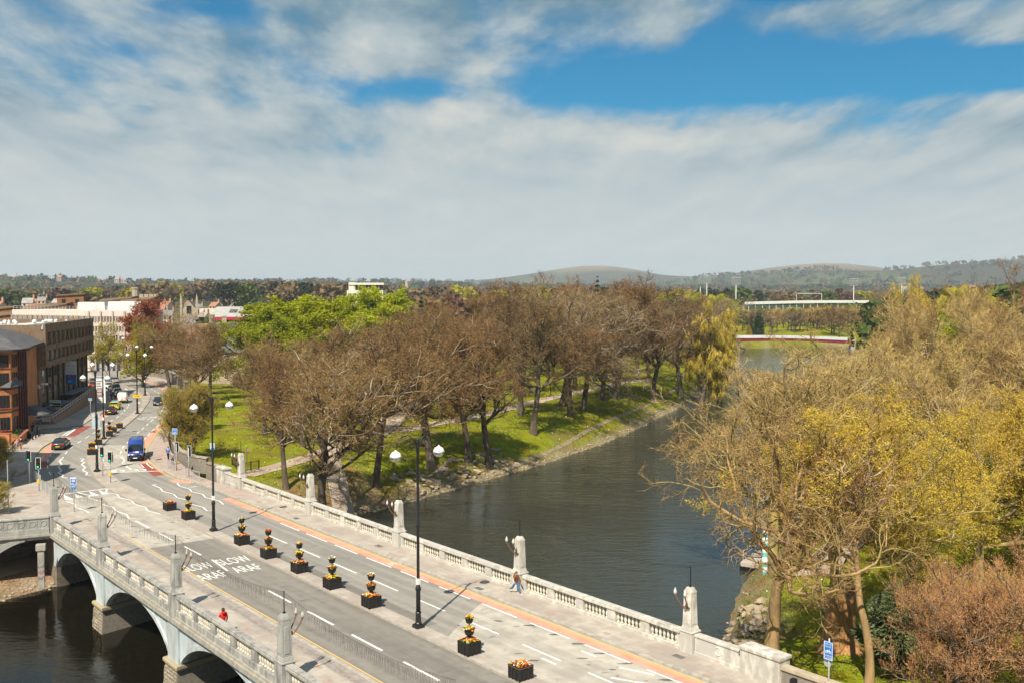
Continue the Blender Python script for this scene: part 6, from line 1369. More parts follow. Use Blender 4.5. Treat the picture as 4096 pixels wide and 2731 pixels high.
for r_, Y in enumerate((318, 340, 366, 394, 425, 462, 505, 555)):
    n = 0
    for k in range(16):
        x = -98 - r_*9 + k*6.15 + (Y-318)*-.02
        u = 1176 + x/Y*2287
        if u < 505 or u > 860 or rg.random() < .06: continue
        house(x, Y + k*.5, .08, ('terraced house with slate roof and chimney pots in the %s row' % ('first','second','third','fourth','fifth','sixth','seventh','eighth')[r_]), 'terraces row '+str(r_+1), rg.random() < .12)
for k in range(46):
    Y = rg.uniform(480, 1000); u = rg.uniform(-30, 560); x = xat(u, Y)
    house(x, Y, rg.uniform(-.4, .4), 'small distant house among the trees beyond the brick blocks', 'distant houses at the left', rg.random() < .5, rg.uniform(.9, 1.3))
for k in range(40):
    Y = rg.uniform(2600, 3600); u = rg.uniform(0, 330) if k < 16 else rg.uniform(2000, 2352); x = xat(u, Y); 
    house(x, Y, rg.uniform(-.4, .4), 'tiny pale house dotted on the far valley side', 'tiny houses on the valley side', rg.random() < .4, rg.uniform(1.3, 2.2))

# ---------------------------------------------------------------- churches, tower block and other far buildings
Y = 640; x0 = xat(435, Y); zg = zt1(x0, Y); ch = thing('stone_church', 'small gothic stone church with two pinnacles among the far terraces', 'church', (x0, Y, zg), .25); zr = hz(692, Y)-zg
MB().add([(-5,-3,0),(5,-3,0),(5,18,0),(-5,18,0),(-5,-3,zr-6),(5,-3,zr-6),(5,18,zr-6),(-5,18,zr-6),(0,-3,zr),(0,18,zr)], [(0,1,5,8,4),(1,2,6,5),(2,3,7,9,6),(3,0,4,7)]).build('walls', M['sandstone'], ch)
MB().add([(-5.4,-3.2,zr-6.4),(0,-3.2,zr+.1),(0,18.2,zr+.1),(-5.4,18.2,zr-6.4),(5.4,-3.2,zr-6.4),(5.4,18.2,zr-6.4)], [(0,1,2,3),(1,4,5,2)]).build('roof', M['slate'], ch)
for x in (-4.8, 4.8): MB().taper(x, -3, 1.4, 1.4, 0, 1.2, 1.2, zr+1).taper(x, -3, 1.2, 1.2, zr+1, .05, .05, zr+5).build('pinnacle', M['sandstone'], ch)
window(ch, 0, zr-8, 3, 5, -3.05, mull=2); MB().box(6, 22, 4, 14, 0, zr-5).build('hall', M['cream'], ch)
Y = 430; x0 = xat(340, Y); zg = zt1(x0, Y); tw_ = thing('church_tower', 'square battlemented church tower with corner turret behind the brick blocks', 'church', (x0, Y, zg), .2); h = hz(676, Y)-zg
MB().box(-4, 4, -4, 4, 0, h-1.2).build('walls', M['sandstone'], tw_)
for x in np.arange(-3.6, 4, 2.0):
    for sy in (-4, 3.6): MB().box(x-.4, x+.4, sy, sy+.4, h-1.2, h).build('merlon', M['sandstone'], tw_)
MB().lathe([(1.4,0),(1.4,h+2.2),(1.7,h+2.3),(1.7,h+3)], 8, (-4.4,-4,0)).build('turret', M['sandstone'], tw_); MB().box(-.8, .8, -4.05, -4, h-5, h-2.4).build('belfry_opening', M['window_dark'], tw_)
Y = 560; x0, x1 = xat(797, Y), xat(880, Y); zg = zt1(x0, Y); tb, L = bld('tower_block', 'white tower block top with overhanging dark-windowed crown above the green trees', (x0, Y), (x1, Y), zg); h = hz(650, Y)-zg
MB().box(0, L, 0, 16, 0, h-4.2).build('walls', M['cream'], tb); MB().box(2, L-.3, .8, 15, h-4.2, h-1.2).build('crown_glazing', M['window_dark'], tb); MB().box(1.2, L+.5, -.3, 16, h-1.2, h).build('crown_fascia', M['cream'], tb); MB().box(1.0, 4.4, .2, 6, h-4.2, h+.2).build('lift_tower', M['cream'], tb)
for k in range(7):
    for z in (h-7.5, h-10.5): window(tb, 1.6+k*2.8, z, 1.9, 1.6, 0, frame='white_wall')
for k in range(8): MB().box(4.6+k*1.9, 4.75+k*1.9, .6, .8, h-4.2, h-1.2).build('mullion', M['cream'], tb)
Y = 292; x0, x1 = xat(489, Y), xat(572, Y); rb, L = bld('red_fascia_building', 'school-like block with crimson fascia and rooflights beside the green trees', (x0, Y), (x1, Y+1), 0); h = hz(734, Y)
MB().box(0, L, 0, 10, 0, h).build('walls', M['sandstone'], rb); MB().box(.2, L-.2, -.05, .0, h-2.2, h-.1).build('window_band', M['window_dark'], rb); MB().box(-.6, L+.6, -.7, .2, h-.1, h+.75).build('fascia', M['crimson'], rb)
MB().add([(-.6,-.7,h+.76),(L+.6,-.7,h+.76),(L+.6,9,h+3.6),(-.6,9,h+3.6),(-.6,10.5,h+.5),(L+.6,10.5,h+.5)], [(0,1,2,3),(3,2,5,4)]).build('roof', M['roof_felt'], rb)
for x in (4, 9): MB().add([(x,3,h+2.0),(x+2.2,3,h+2.0),(x+2.2,6,h+2.87),(x,6,h+2.87)], [(0,1,2,3)]).build('rooflight', M['slate'], rb)
for k in range(9): MB().box(.3+k*L/9, .45+k*L/9, -.1, -.05, h-2.2, h-.1).build('mullion', M['frame_brown'], rb)
def gable_house(name, label, u, v_ridge, Y, w, dep, rz, hroof, mw, mr, eave_k=None, z0=-.5, chim=2):
    x = xat(u, Y); zr = hz(v_ridge, Y)-z0; o = thing(name, label, 'building', (x, Y, z0), rz); e = zr-hroof
    MB().add([(-w/2,0,0),(w/2,0,0),(w/2,dep,0),(-w/2,dep,0),(-w/2,0,e),(w/2,0,e),(w/2,dep,e),(-w/2,dep,e),(-w/2,dep/2,zr),(w/2,dep/2,zr)], [(0,1,5,4),(1,2,6,9,5),(2,3,7,6),(3,0,4,8,7)]).build('walls', mw, o)
    MB().add([(-w/2-.4,-.5,e-.2),(w/2+.4,-.5,e-.2),(w/2+.4,dep/2,zr+.1),(-w/2-.4,dep/2,zr+.1),(w/2+.4,dep+.5,e-.2),(-w/2-.4,dep+.5,e-.2)], [(0,1,2,3),(3,2,4,5)]).build('roof', mr, o)
    for k in range(chim):
        x_ = -w/2+.6+(w-1.2)*k/max(chim-1, 1); MB().box(x_-.6, x_+.6, dep/2-.5, dep/2+.5, zr-1.5, zr+2).box(x_-.7, x_+.7, dep/2-.6, dep/2+.6, zr+1.8, zr+2.1).build('chimney', M['sandstone'], o)
    n = max(int(w/3), 2)
    for k in range(n):
        for z in (1.2, 4.4, 7.4):
            if z+2 < e: window(o, -w/2+w*(k+.5)/n, z, 1.1, 1.8, 0, frame='cream', sill='cream')
    return o
gable_house('stone_villa', 'grey stone villa with slate roof behind the bare trees on the bend', 505, 765, 245, 13, 9, -.25, 4.5, M['sandstone'], M['slate']); gable_house('stone_villa', 'stone villa with dormer and red ridge left of the green trees', 548, 762, 250, 12, 9, .1, 4, M['sandstone'], M['slate'])
gable_house('stone_villa', 'grey house below the red fascia building', 528, 742, 268, 14, 10, 0, 3.5, M['white_wall'], M['slate']); gable_house('stone_villa', 'pale rendered house with brown roof left of the villa', 468, 745, 270, 12, 10, .3, 4, M['cream'], M['brown_tile'])
for k, (u, v, Y) in enumerate(((600, 664, 1200), (655, 668, 1100), (630, 662, 1500), (700, 661, 1500), (560, 668, 1200))): gable_house('far_villa', ('red-roofed villa among the far trees, leftmost', 'red-roofed villa among the far trees above the green crowns', 'small far villa high among the dark trees', 'small far villa left of the tower block', 'far villa above the terraces')[k], u, v, Y, 22, 12, .2, 6, M['cream'], M['red_tile'], z0=zt1(xat(u, Y), Y)-1)
Y = 1900; x0 = xat(934, Y); sp_ = thing('church_spire', 'distant church with thin stone spire right of the tower block', 'church', (x0, Y, zt1(x0, Y))); h = hz(634, Y)-zt1(x0, Y); MB().taper(0,0,8,8,0,7,7,h*.45).taper(0,0,6.5,6.5,h*.45,.1,.1,h).build('spire', M['sandstone'], sp_); MB().taper(26,2,11,10,0,11,10,h*.42).taper(26,2,13,12,h*.40,13,12,h*.42).build('tower', M['sandstone'], sp_); MB().box(3, 26, -2, 8, 0, h*.3).build('nave', M['sandstone'], sp_)

# ---------------------------------------------------------------- cricket ground: pavilion stand and floodlights
Y = 700; x0, x1 = xat(1708, Y), xat(1995, Y); zg = zt1((x0+x1)/2, Y)-.5; sd, L = bld('stadium_stand', 'long white-roofed stadium stand beyond the river trees', (x0, Y), (x1, Y), zg, 'stadium'); h = hz(690, Y)-zg
mb = MB(); n = 26
for i in range(n):
    a, b = L*i/n, L*(i+1)/n; za = h-1.2+1.2*math.sin(min(a/L*2.2, 1.57)); zb = h-1.2+1.2*math.sin(min(b/L*2.2, 1.57)); mb.add([(a,-3,za-1.9),(b,-3,zb-1.9),(b,-3,zb),(a,-3,za),(a,16,za-1.2),(b,16,zb-1.2)], [(0,1,2,3),(3,2,5,4)])
mb.build('roof', M['white_wall'], sd); MB().box(0, L, 2, 15, 0, h-3).build('terrace', M['sandstone'], sd); MB().box(2, 40, -.5, 2, h-5.5, h-3.6).build('glazing', mat('teal_glass', (.30,.45,.46), rough=.2), sd)
for k in range(18): MB().lathe([(.16,0),(.16,h-1.5)], 6, (3+k*(L-6)/17, -2, 0)).build('roof_post', M['white_paint'], sd)
fg = thing('screen_frame', 'white scoreboard frame above the stadium roof', 'frame', (xat(1857, 700), 699, h+zg-2)); MB().box(-9,-8.6,0,.4,0,7).build('post', M['galv'], fg); MB().box(-9,9,0,.4,6.5,7).build('beam', M['galv'], fg); MB().box(8.6,9,0,.4,0,6.5).build('post', M['galv'], fg)
for k, (u, v, Y, rz) in enumerate(((1608, 636, 700, 1.1), (1623, 634, 690, .2), (1690, 637, 650, .0), (1960, 640, 690, -.1), (2070, 637, 700, -.9))):
    x = xat(u, Y); zg = zt1(x, Y); h = hz(v, Y)-zg; fl = thing('floodlight_mast', 'stadium floodlight mast, %s of five' % ('leftmost','second from left','third from left','fourth from left','rightmost')[k], 'floodlight', (x, Y, zg), rz, 'stadium floodlights')
    MB().lathe([(.5,0),(.28,h-5)], 8).build('mast', M['galv'], fl, True); hd_ = MB().box(-3,3,-.1,.1,h-5.2,h-5).box(-3,3,-.1,.1,h-.2,h).box(-.1,.1,-.1,.1,h-5,h).build('head_frame', M['galv'], fl)
    lm_ = MB().box(-.26,.26,-.4,-.05,-.2,.2).mesh('flood_lamp', M['galv'])
    for i in range(7):
        for j in range(5): put('flood_lamp', lm_, hd_, (-2.7+i*.9, -.1, h-4.6+j*1.05), (.35, 0, 0))
# ---------------------------------------------------------------- footbridge upstream
Y = 474; xa, xb_ = xat(1694, Y), xat(1964, Y+4); fb = thing('footbridge', 'white and dark red footbridge crossing the river upstream', 'bridge', (xa, Y, 0), math.atan2(4, xb_-xa)); L = math.hypot(xb_-xa, 4)
def fz(x): return .35 + .5*math.sin(math.pi*x/L) - x/L*1.4
gw, wp_, dk_ = MB(), MB(), MB(); n = 24
for i in range(n):
    a, b = L*i/n, L*(i+1)/n; za, zb = fz(a), fz(b); s_ = .25+abs(a/L-.5)*1.0; e = .25+abs(b/L-.5)*1.0
    gw.add([(a,-.1,za-1.0-s_),(b,-.1,zb-1.0-e),(b,-.1,zb-.1),(a,-.1,za-.1),(a,3.1,za-1.0-s_),(b,3.1,zb-1.0-e)], [(0,1,2,3),(0,4,5,1)]); wp_.add([(a,-.3,za-.1),(b,-.3,zb-.1),(b,-.3,zb+1.25),(a,-.3,za+1.25),(a,.0,za+1.25),(b,.0,zb+1.25),(a,0,za-.1),(b,0,zb-.1)], [(0,1,2,3),(3,2,5,4),(4,5,7,6),(6,7,1,0)]); dk_.add([(a,0,za),(b,0,zb),(b,3,zb),(a,3,za),(a,3.0,za+1.2),(b,3.0,zb+1.2)], [(0,1,2,3),(3,2,5,4)])
gw.build('girder', mat('dark_red', (.17,.015,.03), rough=.5), fb); wp_.build('parapet', M['white_wall'], fb); dk_.build('deck', M['paving'], fb)
for x in (.8, L-.8): MB().box(x-.8, x+.8, .3, 2.7, -7.5, fz(x)-1.2).build('abutment', M['stone_grey'], fb)
# ---------------------------------------------------------------- landing stage by the east bank
lp = np.array(g(1790,1255,-4.7)); ls = thing('landing_stage', 'timber landing stage with white rails under the trees on the east bank', 'landing stage', (*lp, WATER), R(60))
MB().box(-8, 9, -1.7, 1.7, .45, .85).build('deck', mat('decking', (.42,.35,.31), (.50,.43,.39), 4, .9, coord='obj'), ls); MB().box(-8, 9, -1.8, 1.8, -.4, .44).build('pontoon', M['black'], ls)
for y in (-1.6, 1.6):
    for z in (1.4, 1.85): MB().tube([(-7.5, y, z), (8.5, y, z)], .035, 5).build('rail', M['white_paint'], ls)
    for x in np.arange(-7.5, 9, 2): MB().lathe([(.035,.85),(.035,1.85)], 5, (x, y, 0)).build('rail_post', M['white_paint'], ls)
tealm = bpy.data.materials.new('striped_pile'); tealm.use_nodes = True; t = tealm.node_tree; b_ = t.nodes['Principled BSDF']; tc_ = nn(t, 'ShaderNodeTexCoord'); wv_ = nn(t, 'ShaderNodeTexWave', bands_direction='Z'); wv_.inputs['Scale'].default_value = .35; t.links.new(tc_.outputs['Object'], wv_.inputs['Vector']); t.links.new(mixc(t, maprange(t, wv_.outputs['Fac'], .45, .55), (.72,.76,.74), (.12,.45,.40)), b_.inputs['Base Color'])
for (u, v0, v1, l) in ((1756, 1365, 1212, 'white and teal striped mooring pile left of the landing stage'), (1836, 1245, 1132, 'white and teal striped mooring pile beyond the landing stage')):
    p = g(u, v0, WATER); h = hz(v1, p[1])-WATER; po = thing('mooring_pile', l, 'mooring pile', (*p, WATER-1.2)); MB().lathe([(.26,0),(.26,h+1.2)], 12).build('pile', tealm, po, True); MB().lathe([(.3,h+1.2),(.3,h+1.3),(.14,h+1.45),(.2,h+1.6),(.0001,h+1.85)], 12).build('finial', mat('teal', (.10,.42,.37), rough=.5), po, True)
p = g(1818, 1228, -4.6); lb = thing('lifebuoy_post', 'red lifebuoy housing on the landing stage', 'lifebuoy', (*p, -4.65)); MB().lathe([(.05,0),(.05,1.2)], 6).build('post', M['red_on'] if False else M['sign_red'], lb); MB().lathe([(.0001,1.0),(.36,1.05),(.36,1.75),(.2,1.95),(.0001,2.0)], 10, sy=.4).build('housing', M['sign_red'], lb, True)
p = g(2015, 1238, -1.6); ks = thing('ticket_kiosk', 'small red brick kiosk with green door behind the yellow tree', 'kiosk', (*p, -1.7), .3); MB().box(-1.3,1.3,-1.2,1.2,0,2.4).build('walls', M['red_brick'], ks); MB().box(-1.5,1.5,-1.4,1.4,2.4,2.6).build('roof', M['slate'], ks); MB().box(-.5,.4,-1.26,-1.2,.05,2.1).build('door', M['sign_green'], ks)
qy = np.array([g(*q, -2.4) for q in ((1872,1330),(1905,1290),(1945,1255),(1975,1230),(2000,1212))]); qw = MB(); ribbon(qw, resample(qy, 1.), 1.8, -1.8, lambda q: zt1(*q)+.12); struct(qw.build('quay_path', M['paving_pink']))
# ================================================================ TREES
def nrmv(v): return v/(np.linalg.norm(v, axis=-1, keepdims=True)+1e-9)
def grow(rs, P, Dn, L, nseg, wob, up):
    pts = [P]; d = Dn; N = len(P)
    for i in range(nseg):
        d = nrmv(d + rs.normal(0, wob, (N, 3)) + np.array((0, 0, 1.))*up); pts.append(pts[-1] + d*(L/nseg)[:, None])
    return np.stack(pts, 1)
def kids(rs, pts, rad, L, m, t0, t1, a0, a1, lr, rr, taper=.55):
    N, K, _ = pts.shape; t = t0 + (t1-t0)*(np.arange(m)[None, :] + rs.uniform(0, 1, (N, m)))/m; f = t*(K-1); i = np.minimum(f.astype(int), K-2); w = (f-i)[..., None]
    n = np.arange(N)[:, None]; p = pts[n, i]*(1-w) + pts[n, i+1]*w; tg = nrmv(pts[n, i+1]-pts[n, i]); r = rad[n, i]*(1-w[..., 0]) + rad[n, i+1]*w[..., 0]
    q = rs.normal(0, 1, (N, m, 3)); q = nrmv(q - (q*tg).sum(-1, keepdims=True)*tg); a = np.radians(rs.uniform(a0, a1, (N, m)))[..., None]
    d = tg*np.cos(a) + q*np.sin(a); l = L[:, None]*lr*(1-taper*t)*rs.uniform(.7, 1.25, (N, m))
    return p.reshape(-1, 3), d.reshape(-1, 3), l.ravel(), (r*rr).ravel()
def radii(r0, K, end): return r0[:, None]*np.linspace(1, end, K)[None, :]
def tubes(pts, rad, n):
    N, K, _ = pts.shape; t = np.gradient(pts, axis=1); t = nrmv(t); ref = np.where(np.abs(t[..., 2:3]) < .9, np.array((0, 0, 1.)), np.array((1., 0, 0)))
    u = nrmv(np.cross(t, ref)); w = np.cross(u, t); a = 2*np.pi*np.arange(n)/n
    v = pts[:, :, None] + (u[:, :, None]*np.cos(a)[None, None, :, None] + w[:, :, None]*np.sin(a)[None, None, :, None])*rad[:, :, None, None]
    ix = np.arange(N*K*n).reshape(N, K, n); A = ix[:, :-1]; B = ix[:, 1:]; f = np.stack([A, np.roll(A, -1, 2), np.roll(B, -1, 2), B], -1).reshape(-1, 4)
    return v.reshape(-1, 3), f
def ribbons(rs, pts, rad):
    N, K, _ = pts.shape; t = nrmv(pts[:, -1]-pts[:, 0]); q = rs.normal(0, 1, (N, 3)); s = nrmv(np.cross(t, q))[:, None, :]*rad[:, :, None]
    v = np.stack([pts-s, pts+s], 2); ix = np.arange(N*K*2).reshape(N, K, 2); f = np.stack([ix[:, :-1, 0], ix[:, :-1, 1], ix[:, 1:, 1], ix[:, 1:, 0]], -1).reshape(-1, 4)
    return v.reshape(-1, 3), f
def spikes(rs, P, Dn, L, w):
    t = Dn; s = nrmv(np.cross(t, rs.normal(0, 1, P.shape)))*(w[:, None] if np.ndim(w) else w); N = len(P)
    v = np.stack([P-s, P+s, P+t*L[:, None]], 1).reshape(-1, 3); return v, np.arange(N*3).reshape(N, 3)
def leaves(rs, P, size, asp=.75, upb=.3):
    N = len(P); n = nrmv(rs.normal(0, 1, (N, 3)) + np.array((0, -.15, upb))); a = nrmv(np.cross(n, rs.normal(0, 1, (N, 3)))); b = np.cross(n, a); s = (size*rs.uniform(.6, 1.3, N))[:, None] if np.ndim(size) == 0 else (size*rs.uniform(.6, 1.3, N))[:, None]
    v = np.stack([P-a*s, P+b*s*asp, P+a*s, P-b*s*asp], 1).reshape(-1, 3); return v, np.arange(N*4).reshape(N, 4)
def np_mesh(name, parts, mats):
    """parts: (verts, faces, material index)"""
    V, LI, LS, MI = [], [], [], []; vb = 0; lb = 0
    for v, f, mi in parts:
        V.append(v); k = f.shape[1]; LI.append((f+vb).ravel()); LS.append(lb + np.arange(len(f))*k); MI.append(np.full(len(f), mi)); vb += len(v); lb += f.size
    V, LI, LS, MI = map(np.concatenate, (V, LI, LS, MI)); me_ = bpy.data.meshes.new(name)
    me_.vertices.add(len(V)); me_.vertices.foreach_set('co', V.astype(np.float32).ravel()); me_.loops.add(len(LI)); me_.loops.foreach_set('vertex_index', LI.astype(np.int32)); me_.polygons.add(len(LS)); me_.polygons.foreach_set('loop_start', LS.astype(np.int32)); me_.polygons.foreach_set('material_index', MI.astype(np.int32))
    for q in mats: me_.materials.append(q)
    me_.update(); me_.validate(); return me_
def leaf_mat(name, c1, c2, c3=None, trans=.35, rand=.12, scale=.35):
    m = bpy.data.materials.new(name); m.use_nodes = True; t = m.node_tree; b = t.nodes['Principled BSDF']; b.inputs['Roughness'].default_value = .65; b.inputs['Specular IOR Level'].default_value = .15
    tc_ = nn(t, 'ShaderNodeTexCoord'); n = nn(t, 'ShaderNodeTexNoise'); n.inputs['Scale'].default_value = scale; n.inputs['Detail'].default_value = 3; t.links.new(tc_.outputs['Object'], n.inputs['Vector'])
    c = mixc(t, maprange(t, n.outputs['Fac'], .38, .62), c1, c2)
    n2 = nn(t, 'ShaderNodeTexNoise'); n2.inputs['Scale'].default_value = 3.; t.links.new(tc_.outputs['Object'], n2.inputs['Vector'])
    if c3: c = mixc(t, maprange(t, n2.outputs['Fac'], .45, .7), c, c3)
    oi = nn(t, 'ShaderNodeObjectInfo'); hs = nn(t, 'ShaderNodeHueSaturation'); t.links.new(math_n(t, 'ADD', math_n(t, 'MULTIPLY', oi.outputs['Random'], 2*rand), 1-rand), hs.inputs['Value']); t.links.new(c, hs.inputs['Color'])
    t.links.new(math_n(t, 'ADD', math_n(t, 'MULTIPLY', oi.outputs['Random'], .022), .492), hs.inputs['Hue'])
    t.links.new(hs.outputs[0], b.inputs['Base Color'])
    if trans:
        tr_ = nn(t, 'ShaderNodeBsdfTranslucent'); t.links.new(hs.outputs[0], tr_.inputs[0]); mx = nn(t, 'ShaderNodeMixShader'); mx.inputs[0].default_value = trans
        t.links.new(b.outputs[0], mx.inputs[1]); t.links.new(tr_.outputs[0], mx.inputs[2]); t.links.new(mx.outputs[0], t.nodes['Material Output'].inputs[0])
    return m
BK = lambda n, a, b, s=2.5: mat(n, a, b, s, .95, 7, .8, 7, stretch=(1,1,.3), coord='obj', rand=.12)
M['bark'] = BK('bark', (.15,.115,.085), (.085,.065,.048)); M['bark_silver'] = BK('bark_silver', (.50,.44,.34), (.22,.17,.12), 1.2); M['bark_plane'] = BK('bark_plane', (.42,.28,.13), (.26,.165,.085), 1.4); M['bark_pale'] = BK('bark_pale', (.40,.32,.20), (.27,.21,.13)); M['bark_lichen'] = BK('bark_lichen', (.36,.29,.10), (.17,.13,.075), 1.3); M['bark_grey'] = BK('bark_grey', (.27,.22,.17), (.16,.13,.10)); M['bark_dark'] = BK('bark_dark', (.085,.065,.05), (.05,.04,.032))
TW = lambda n, a, b: leaf_mat(n, a, b, None, 0, .2, .25)
M['twig'] = TW('twig_brown', (0.280,0.171,0.072), (0.175,0.105,0.045)); M['twig_red2'] = TW('twig_russet', (0.280,0.147,0.068), (0.182,0.095,0.045)); M['twig_dark'] = TW('twig_dark', (0.182,0.115,0.057), (0.115,0.073,0.038)); M['twig_pale'] = TW('twig_pale', (.50,.345,.135), (.345,.23,.085)); M['twig_olive'] = TW('twig_olive', (.40,.31,.075), (.27,.20,.055)); M['twig_gold'] = TW('twig_gold', (.62,.44,.08), (.46,.32,.06)); M['twig_red'] = TW('twig_red', (.46,.25,.125), (.33,.18,.09)); M['twig_grey'] = TW('twig_grey', (0.294,0.217,0.125), (0.196,0.140,0.079))
M['bud_yellow'] = leaf_mat('bud_yellow', (.82,.58,.06), (.68,.46,.035), (.80,.64,.18), .4); M['bud_lime'] = leaf_mat('bud_lime', (.42,.40,.03), (.32,.33,.03), None, .4); M['bud_red'] = leaf_mat('bud_red', (.62,.27,.10), (.50,.19,.07), (.55,.36,.11), .35); M['bud_brown'] = leaf_mat('bud_brown', (.31,.185,.075), (.22,.13,.055), None, .25); M['bud_olive'] = leaf_mat('bud_olive', (.46,.38,.05), (.34,.27,.045), None, .3)
M['leaf_lime'] = leaf_mat('leaf_lime', (.44,.47,.012), (.30,.36,.01), (.52,.50,.03), .45); M['leaf_green'] = leaf_mat('leaf_green', (.30,.31,.012), (.19,.21,.01), (.38,.37,.02), .4); M['leaf_copper'] = leaf_mat('leaf_copper', (.30,.07,.035), (.20,.045,.028), (.36,.11,.05), .3); M['leaf_olive'] = leaf_mat('leaf_olive', (.38,.33,.025), (.26,.22,.03), (.46,.38,.04), .4); M['needle'] = leaf_mat('needle', (.035,.07,.03), (.02,.042,.02), None, .1); M['needle_grey'] = leaf_mat('needle_grey', (.17,.20,.085), (.09,.12,.05), None, .1, scale=1.); M['leaf_gold'] = leaf_mat('leaf_gold', (.50,.36,.03), (.36,.25,.03), None, .3)

def make_tree(seed, H=20, r0=.45, trunk=.55, clear=.22, nlimb=14, spread=.42, ang=(35, 70), wob=.16, up=.05, l2=7, l3=6, l4=4, tw=4, tw_len=.9, tw_w=.03, bark='bark', bark2=None, twig='twig', bud=None, bud_n=2, bud_s=.1, fork=1, flare=0., lean=(0, 0), leaf=None, leaf_n=0, leaf_s=.3, droop=0., limb_up=.06, l4_rad=1.0, upsplit=.12):
    rs = np.random.RandomState(seed); br = []; cr = []
    # trunk(s)
    P = np.zeros((fork, 3)); dd = np.zeros((fork, 3)); dd[:, 2] = 1
    for k in range(fork):
        a = 2*np.pi*k/max(fork, 1)+seed; dd[k, :2] = np.array((math.cos(a), math.sin(a)))*(.0 if fork == 1 else .18) + np.array(lean)
    L0 = np.full(fork, H*trunk/max(.01, 1)); p0 = grow(rs, P, nrmv(dd), L0, 10, wob*.35, .04); ra = radii(np.full(fork, r0*(.75 if fork > 1 else 1)), 11, .45); ra[:, 0] *= 1.35+flare; ra[:, 1] *= 1.05+flare*.35
    br.append((*tubes(p0, ra, 9), 0))
    p, d, l, r = kids(rs, p0, ra, np.full(fork, H*spread), nlimb//fork, clear/trunk, 1.0, ang[0], ang[1], 1.35, .62, .35)
    # the leader splits into a few rising limbs
    e = p0[:, -1]; n_up = 4; pu = np.repeat(e, n_up, 0); du = nrmv(np.repeat(nrmv(p0[:, -1]-p0[:, -2]), n_up, 0) + rs.normal(0, .45, (len(pu), 3))*np.array((1, 1, .3))); lu = np.full(len(pu), H*(1-trunk)*1.05)*rs.uniform(.8, 1.1, len(pu)); ru = np.repeat(ra[:, -1]*.75, n_up)
    p, d, l, r = np.vstack([p, pu]), np.vstack([d, du]), np.r_[l, lu], np.r_[r, ru]
    p1 = grow(rs, p, d, l, 8, wob, limb_up); r1 = radii(np.maximum(r, .06), 9, .28); br.append((*tubes(p1, r1, 6), 0))
    p, d, l2_, r = kids(rs, p1, r1, l, l2, .18, 1.0, 28, 65, .55, .62); p2 = grow(rs, p, d, l2_, 6, wob*1.15, upsplit*.6-droop); r2 = radii(np.maximum(r, .05), 7, .35); br.append((*tubes(p2, r2, 4), 1 if bark2 else 0))
    p, d, l3_, r = kids(rs, p2, r2, l2_, l3, .15, 1.0, 25, 60, .52, .62); l3_ = np.maximum(l3_, .5); p3 = grow(rs, p, d, l3_, 4, wob*1.2, upsplit*.6-droop*1.5); r3 = radii(np.clip(r, .02, .05), 5, .4); cr.append((*tubes(p3, r3, 3), 0))
    p, d, l4_, r = kids(rs, p3, r3, l3_, l4, .1, 1.0, 22, 55, .62, .7); l4_ = np.maximum(l4_, .45); p4 = grow(rs, p, d, l4_, 2, wob*1.2, upsplit*.5-droop*2.2); r4 = radii(np.full(len(p), tw_w*.62*l4_rad), 3, .5); cr.append((*ribbons(rs, p4, r4), 0))
    p, d, l, r = kids(rs, p4, r4, l4_, tw, .2, 1.0, 18, 55, 1., 1., .3); d = nrmv(d + np.array((0, 0, upsplit-droop*2.5))); l = tw_len*rs.uniform(.5, 1.2, len(p)); cr.append((*spikes(rs, p, d, l, tw_w*.6), 0))
    mats = [M[twig]]
    if bud:
        mats.append(M[bud]); k = np.repeat(np.arange(len(p)), bud_n); u = rs.uniform(.35, 1.05, len(k)); q = p[k] + d[k]*(l[k]*u)[:, None] + rs.normal(0, .05, (len(k), 3)); cr.append((*leaves(rs, q, bud_s, .45, .2), 1))
    if leaf:
        mats.append(M[leaf]); mi = len(mats)-1; k = rs.randint(0, len(p4), leaf_n); q = p4[k, -1] + rs.normal(0, .45, (leaf_n, 3))*np.array((1, 1, .7)); cr.append((*leaves(rs, q, leaf_s, .75, .5), mi))
    tm_ = np_mesh('trunk', br, [M[bark]] + ([M[bark2]] if bark2 else [])); tm_.polygons.foreach_set('use_smooth', np.ones(len(tm_.polygons), bool))
    cm_ = np_mesh('crown', cr, mats); top = max(float(p4[..., 2].max()), .1); return (tm_, cm_, top)
def place(pr, label, x, y, H, rz=0., group=None, wid=1., name='bare_tree', z=None, cat='tree'):
    tm_, cm_, top = pr; z = zt1(x, y)-.15 if z is None else z; k = H/top*(1.02 if name != 'bare_tree' else 1.06 if x > 15 and y < 140 else 1.14); o = thing(name, label, cat, (x, y, z), rz, group); o.scale = (k*wid, k*wid, k); put('trunk', tm_, o); put('crown', cm_, o); return o
PARK = [make_tree(11+i, nlimb=(15, 13, 16, 12, 14)[i], bark='bark', bark2=('bark_pale', 'bark', 'bark_grey', 'bark_silver', 'bark_dark')[i], twig=('twig', 'twig_red2', 'twig', 'twig_grey', 'twig_dark')[i], bud='bud_brown', bud_n=1, bud_s=.10, wob=(.2, .24, .17, .27, .2)[i], spread=(.36, .42, .32, .44, .36)[i], trunk=(.6, .52, .68, .5, .6)[i], clear=(.29, .31, .28, .30, .27)[i], ang=((35, 70), (40, 80), (28, 60), (45, 82), (32, 66))[i], tw_w=.036, tw=3, l4=3) for i in range(5)]
SILV = make_tree(31, H=20, r0=.55, fork=2, nlimb=14, trunk=.55, clear=.32, spread=.50, ang=(36, 68), wob=.22, bark='bark', bark2='bark_silver', twig='twig', bud='bud_brown', bud_n=1, bud_s=.10, tw_w=.026, l2=7, l3=5, l4=4, tw=3, limb_up=.10)
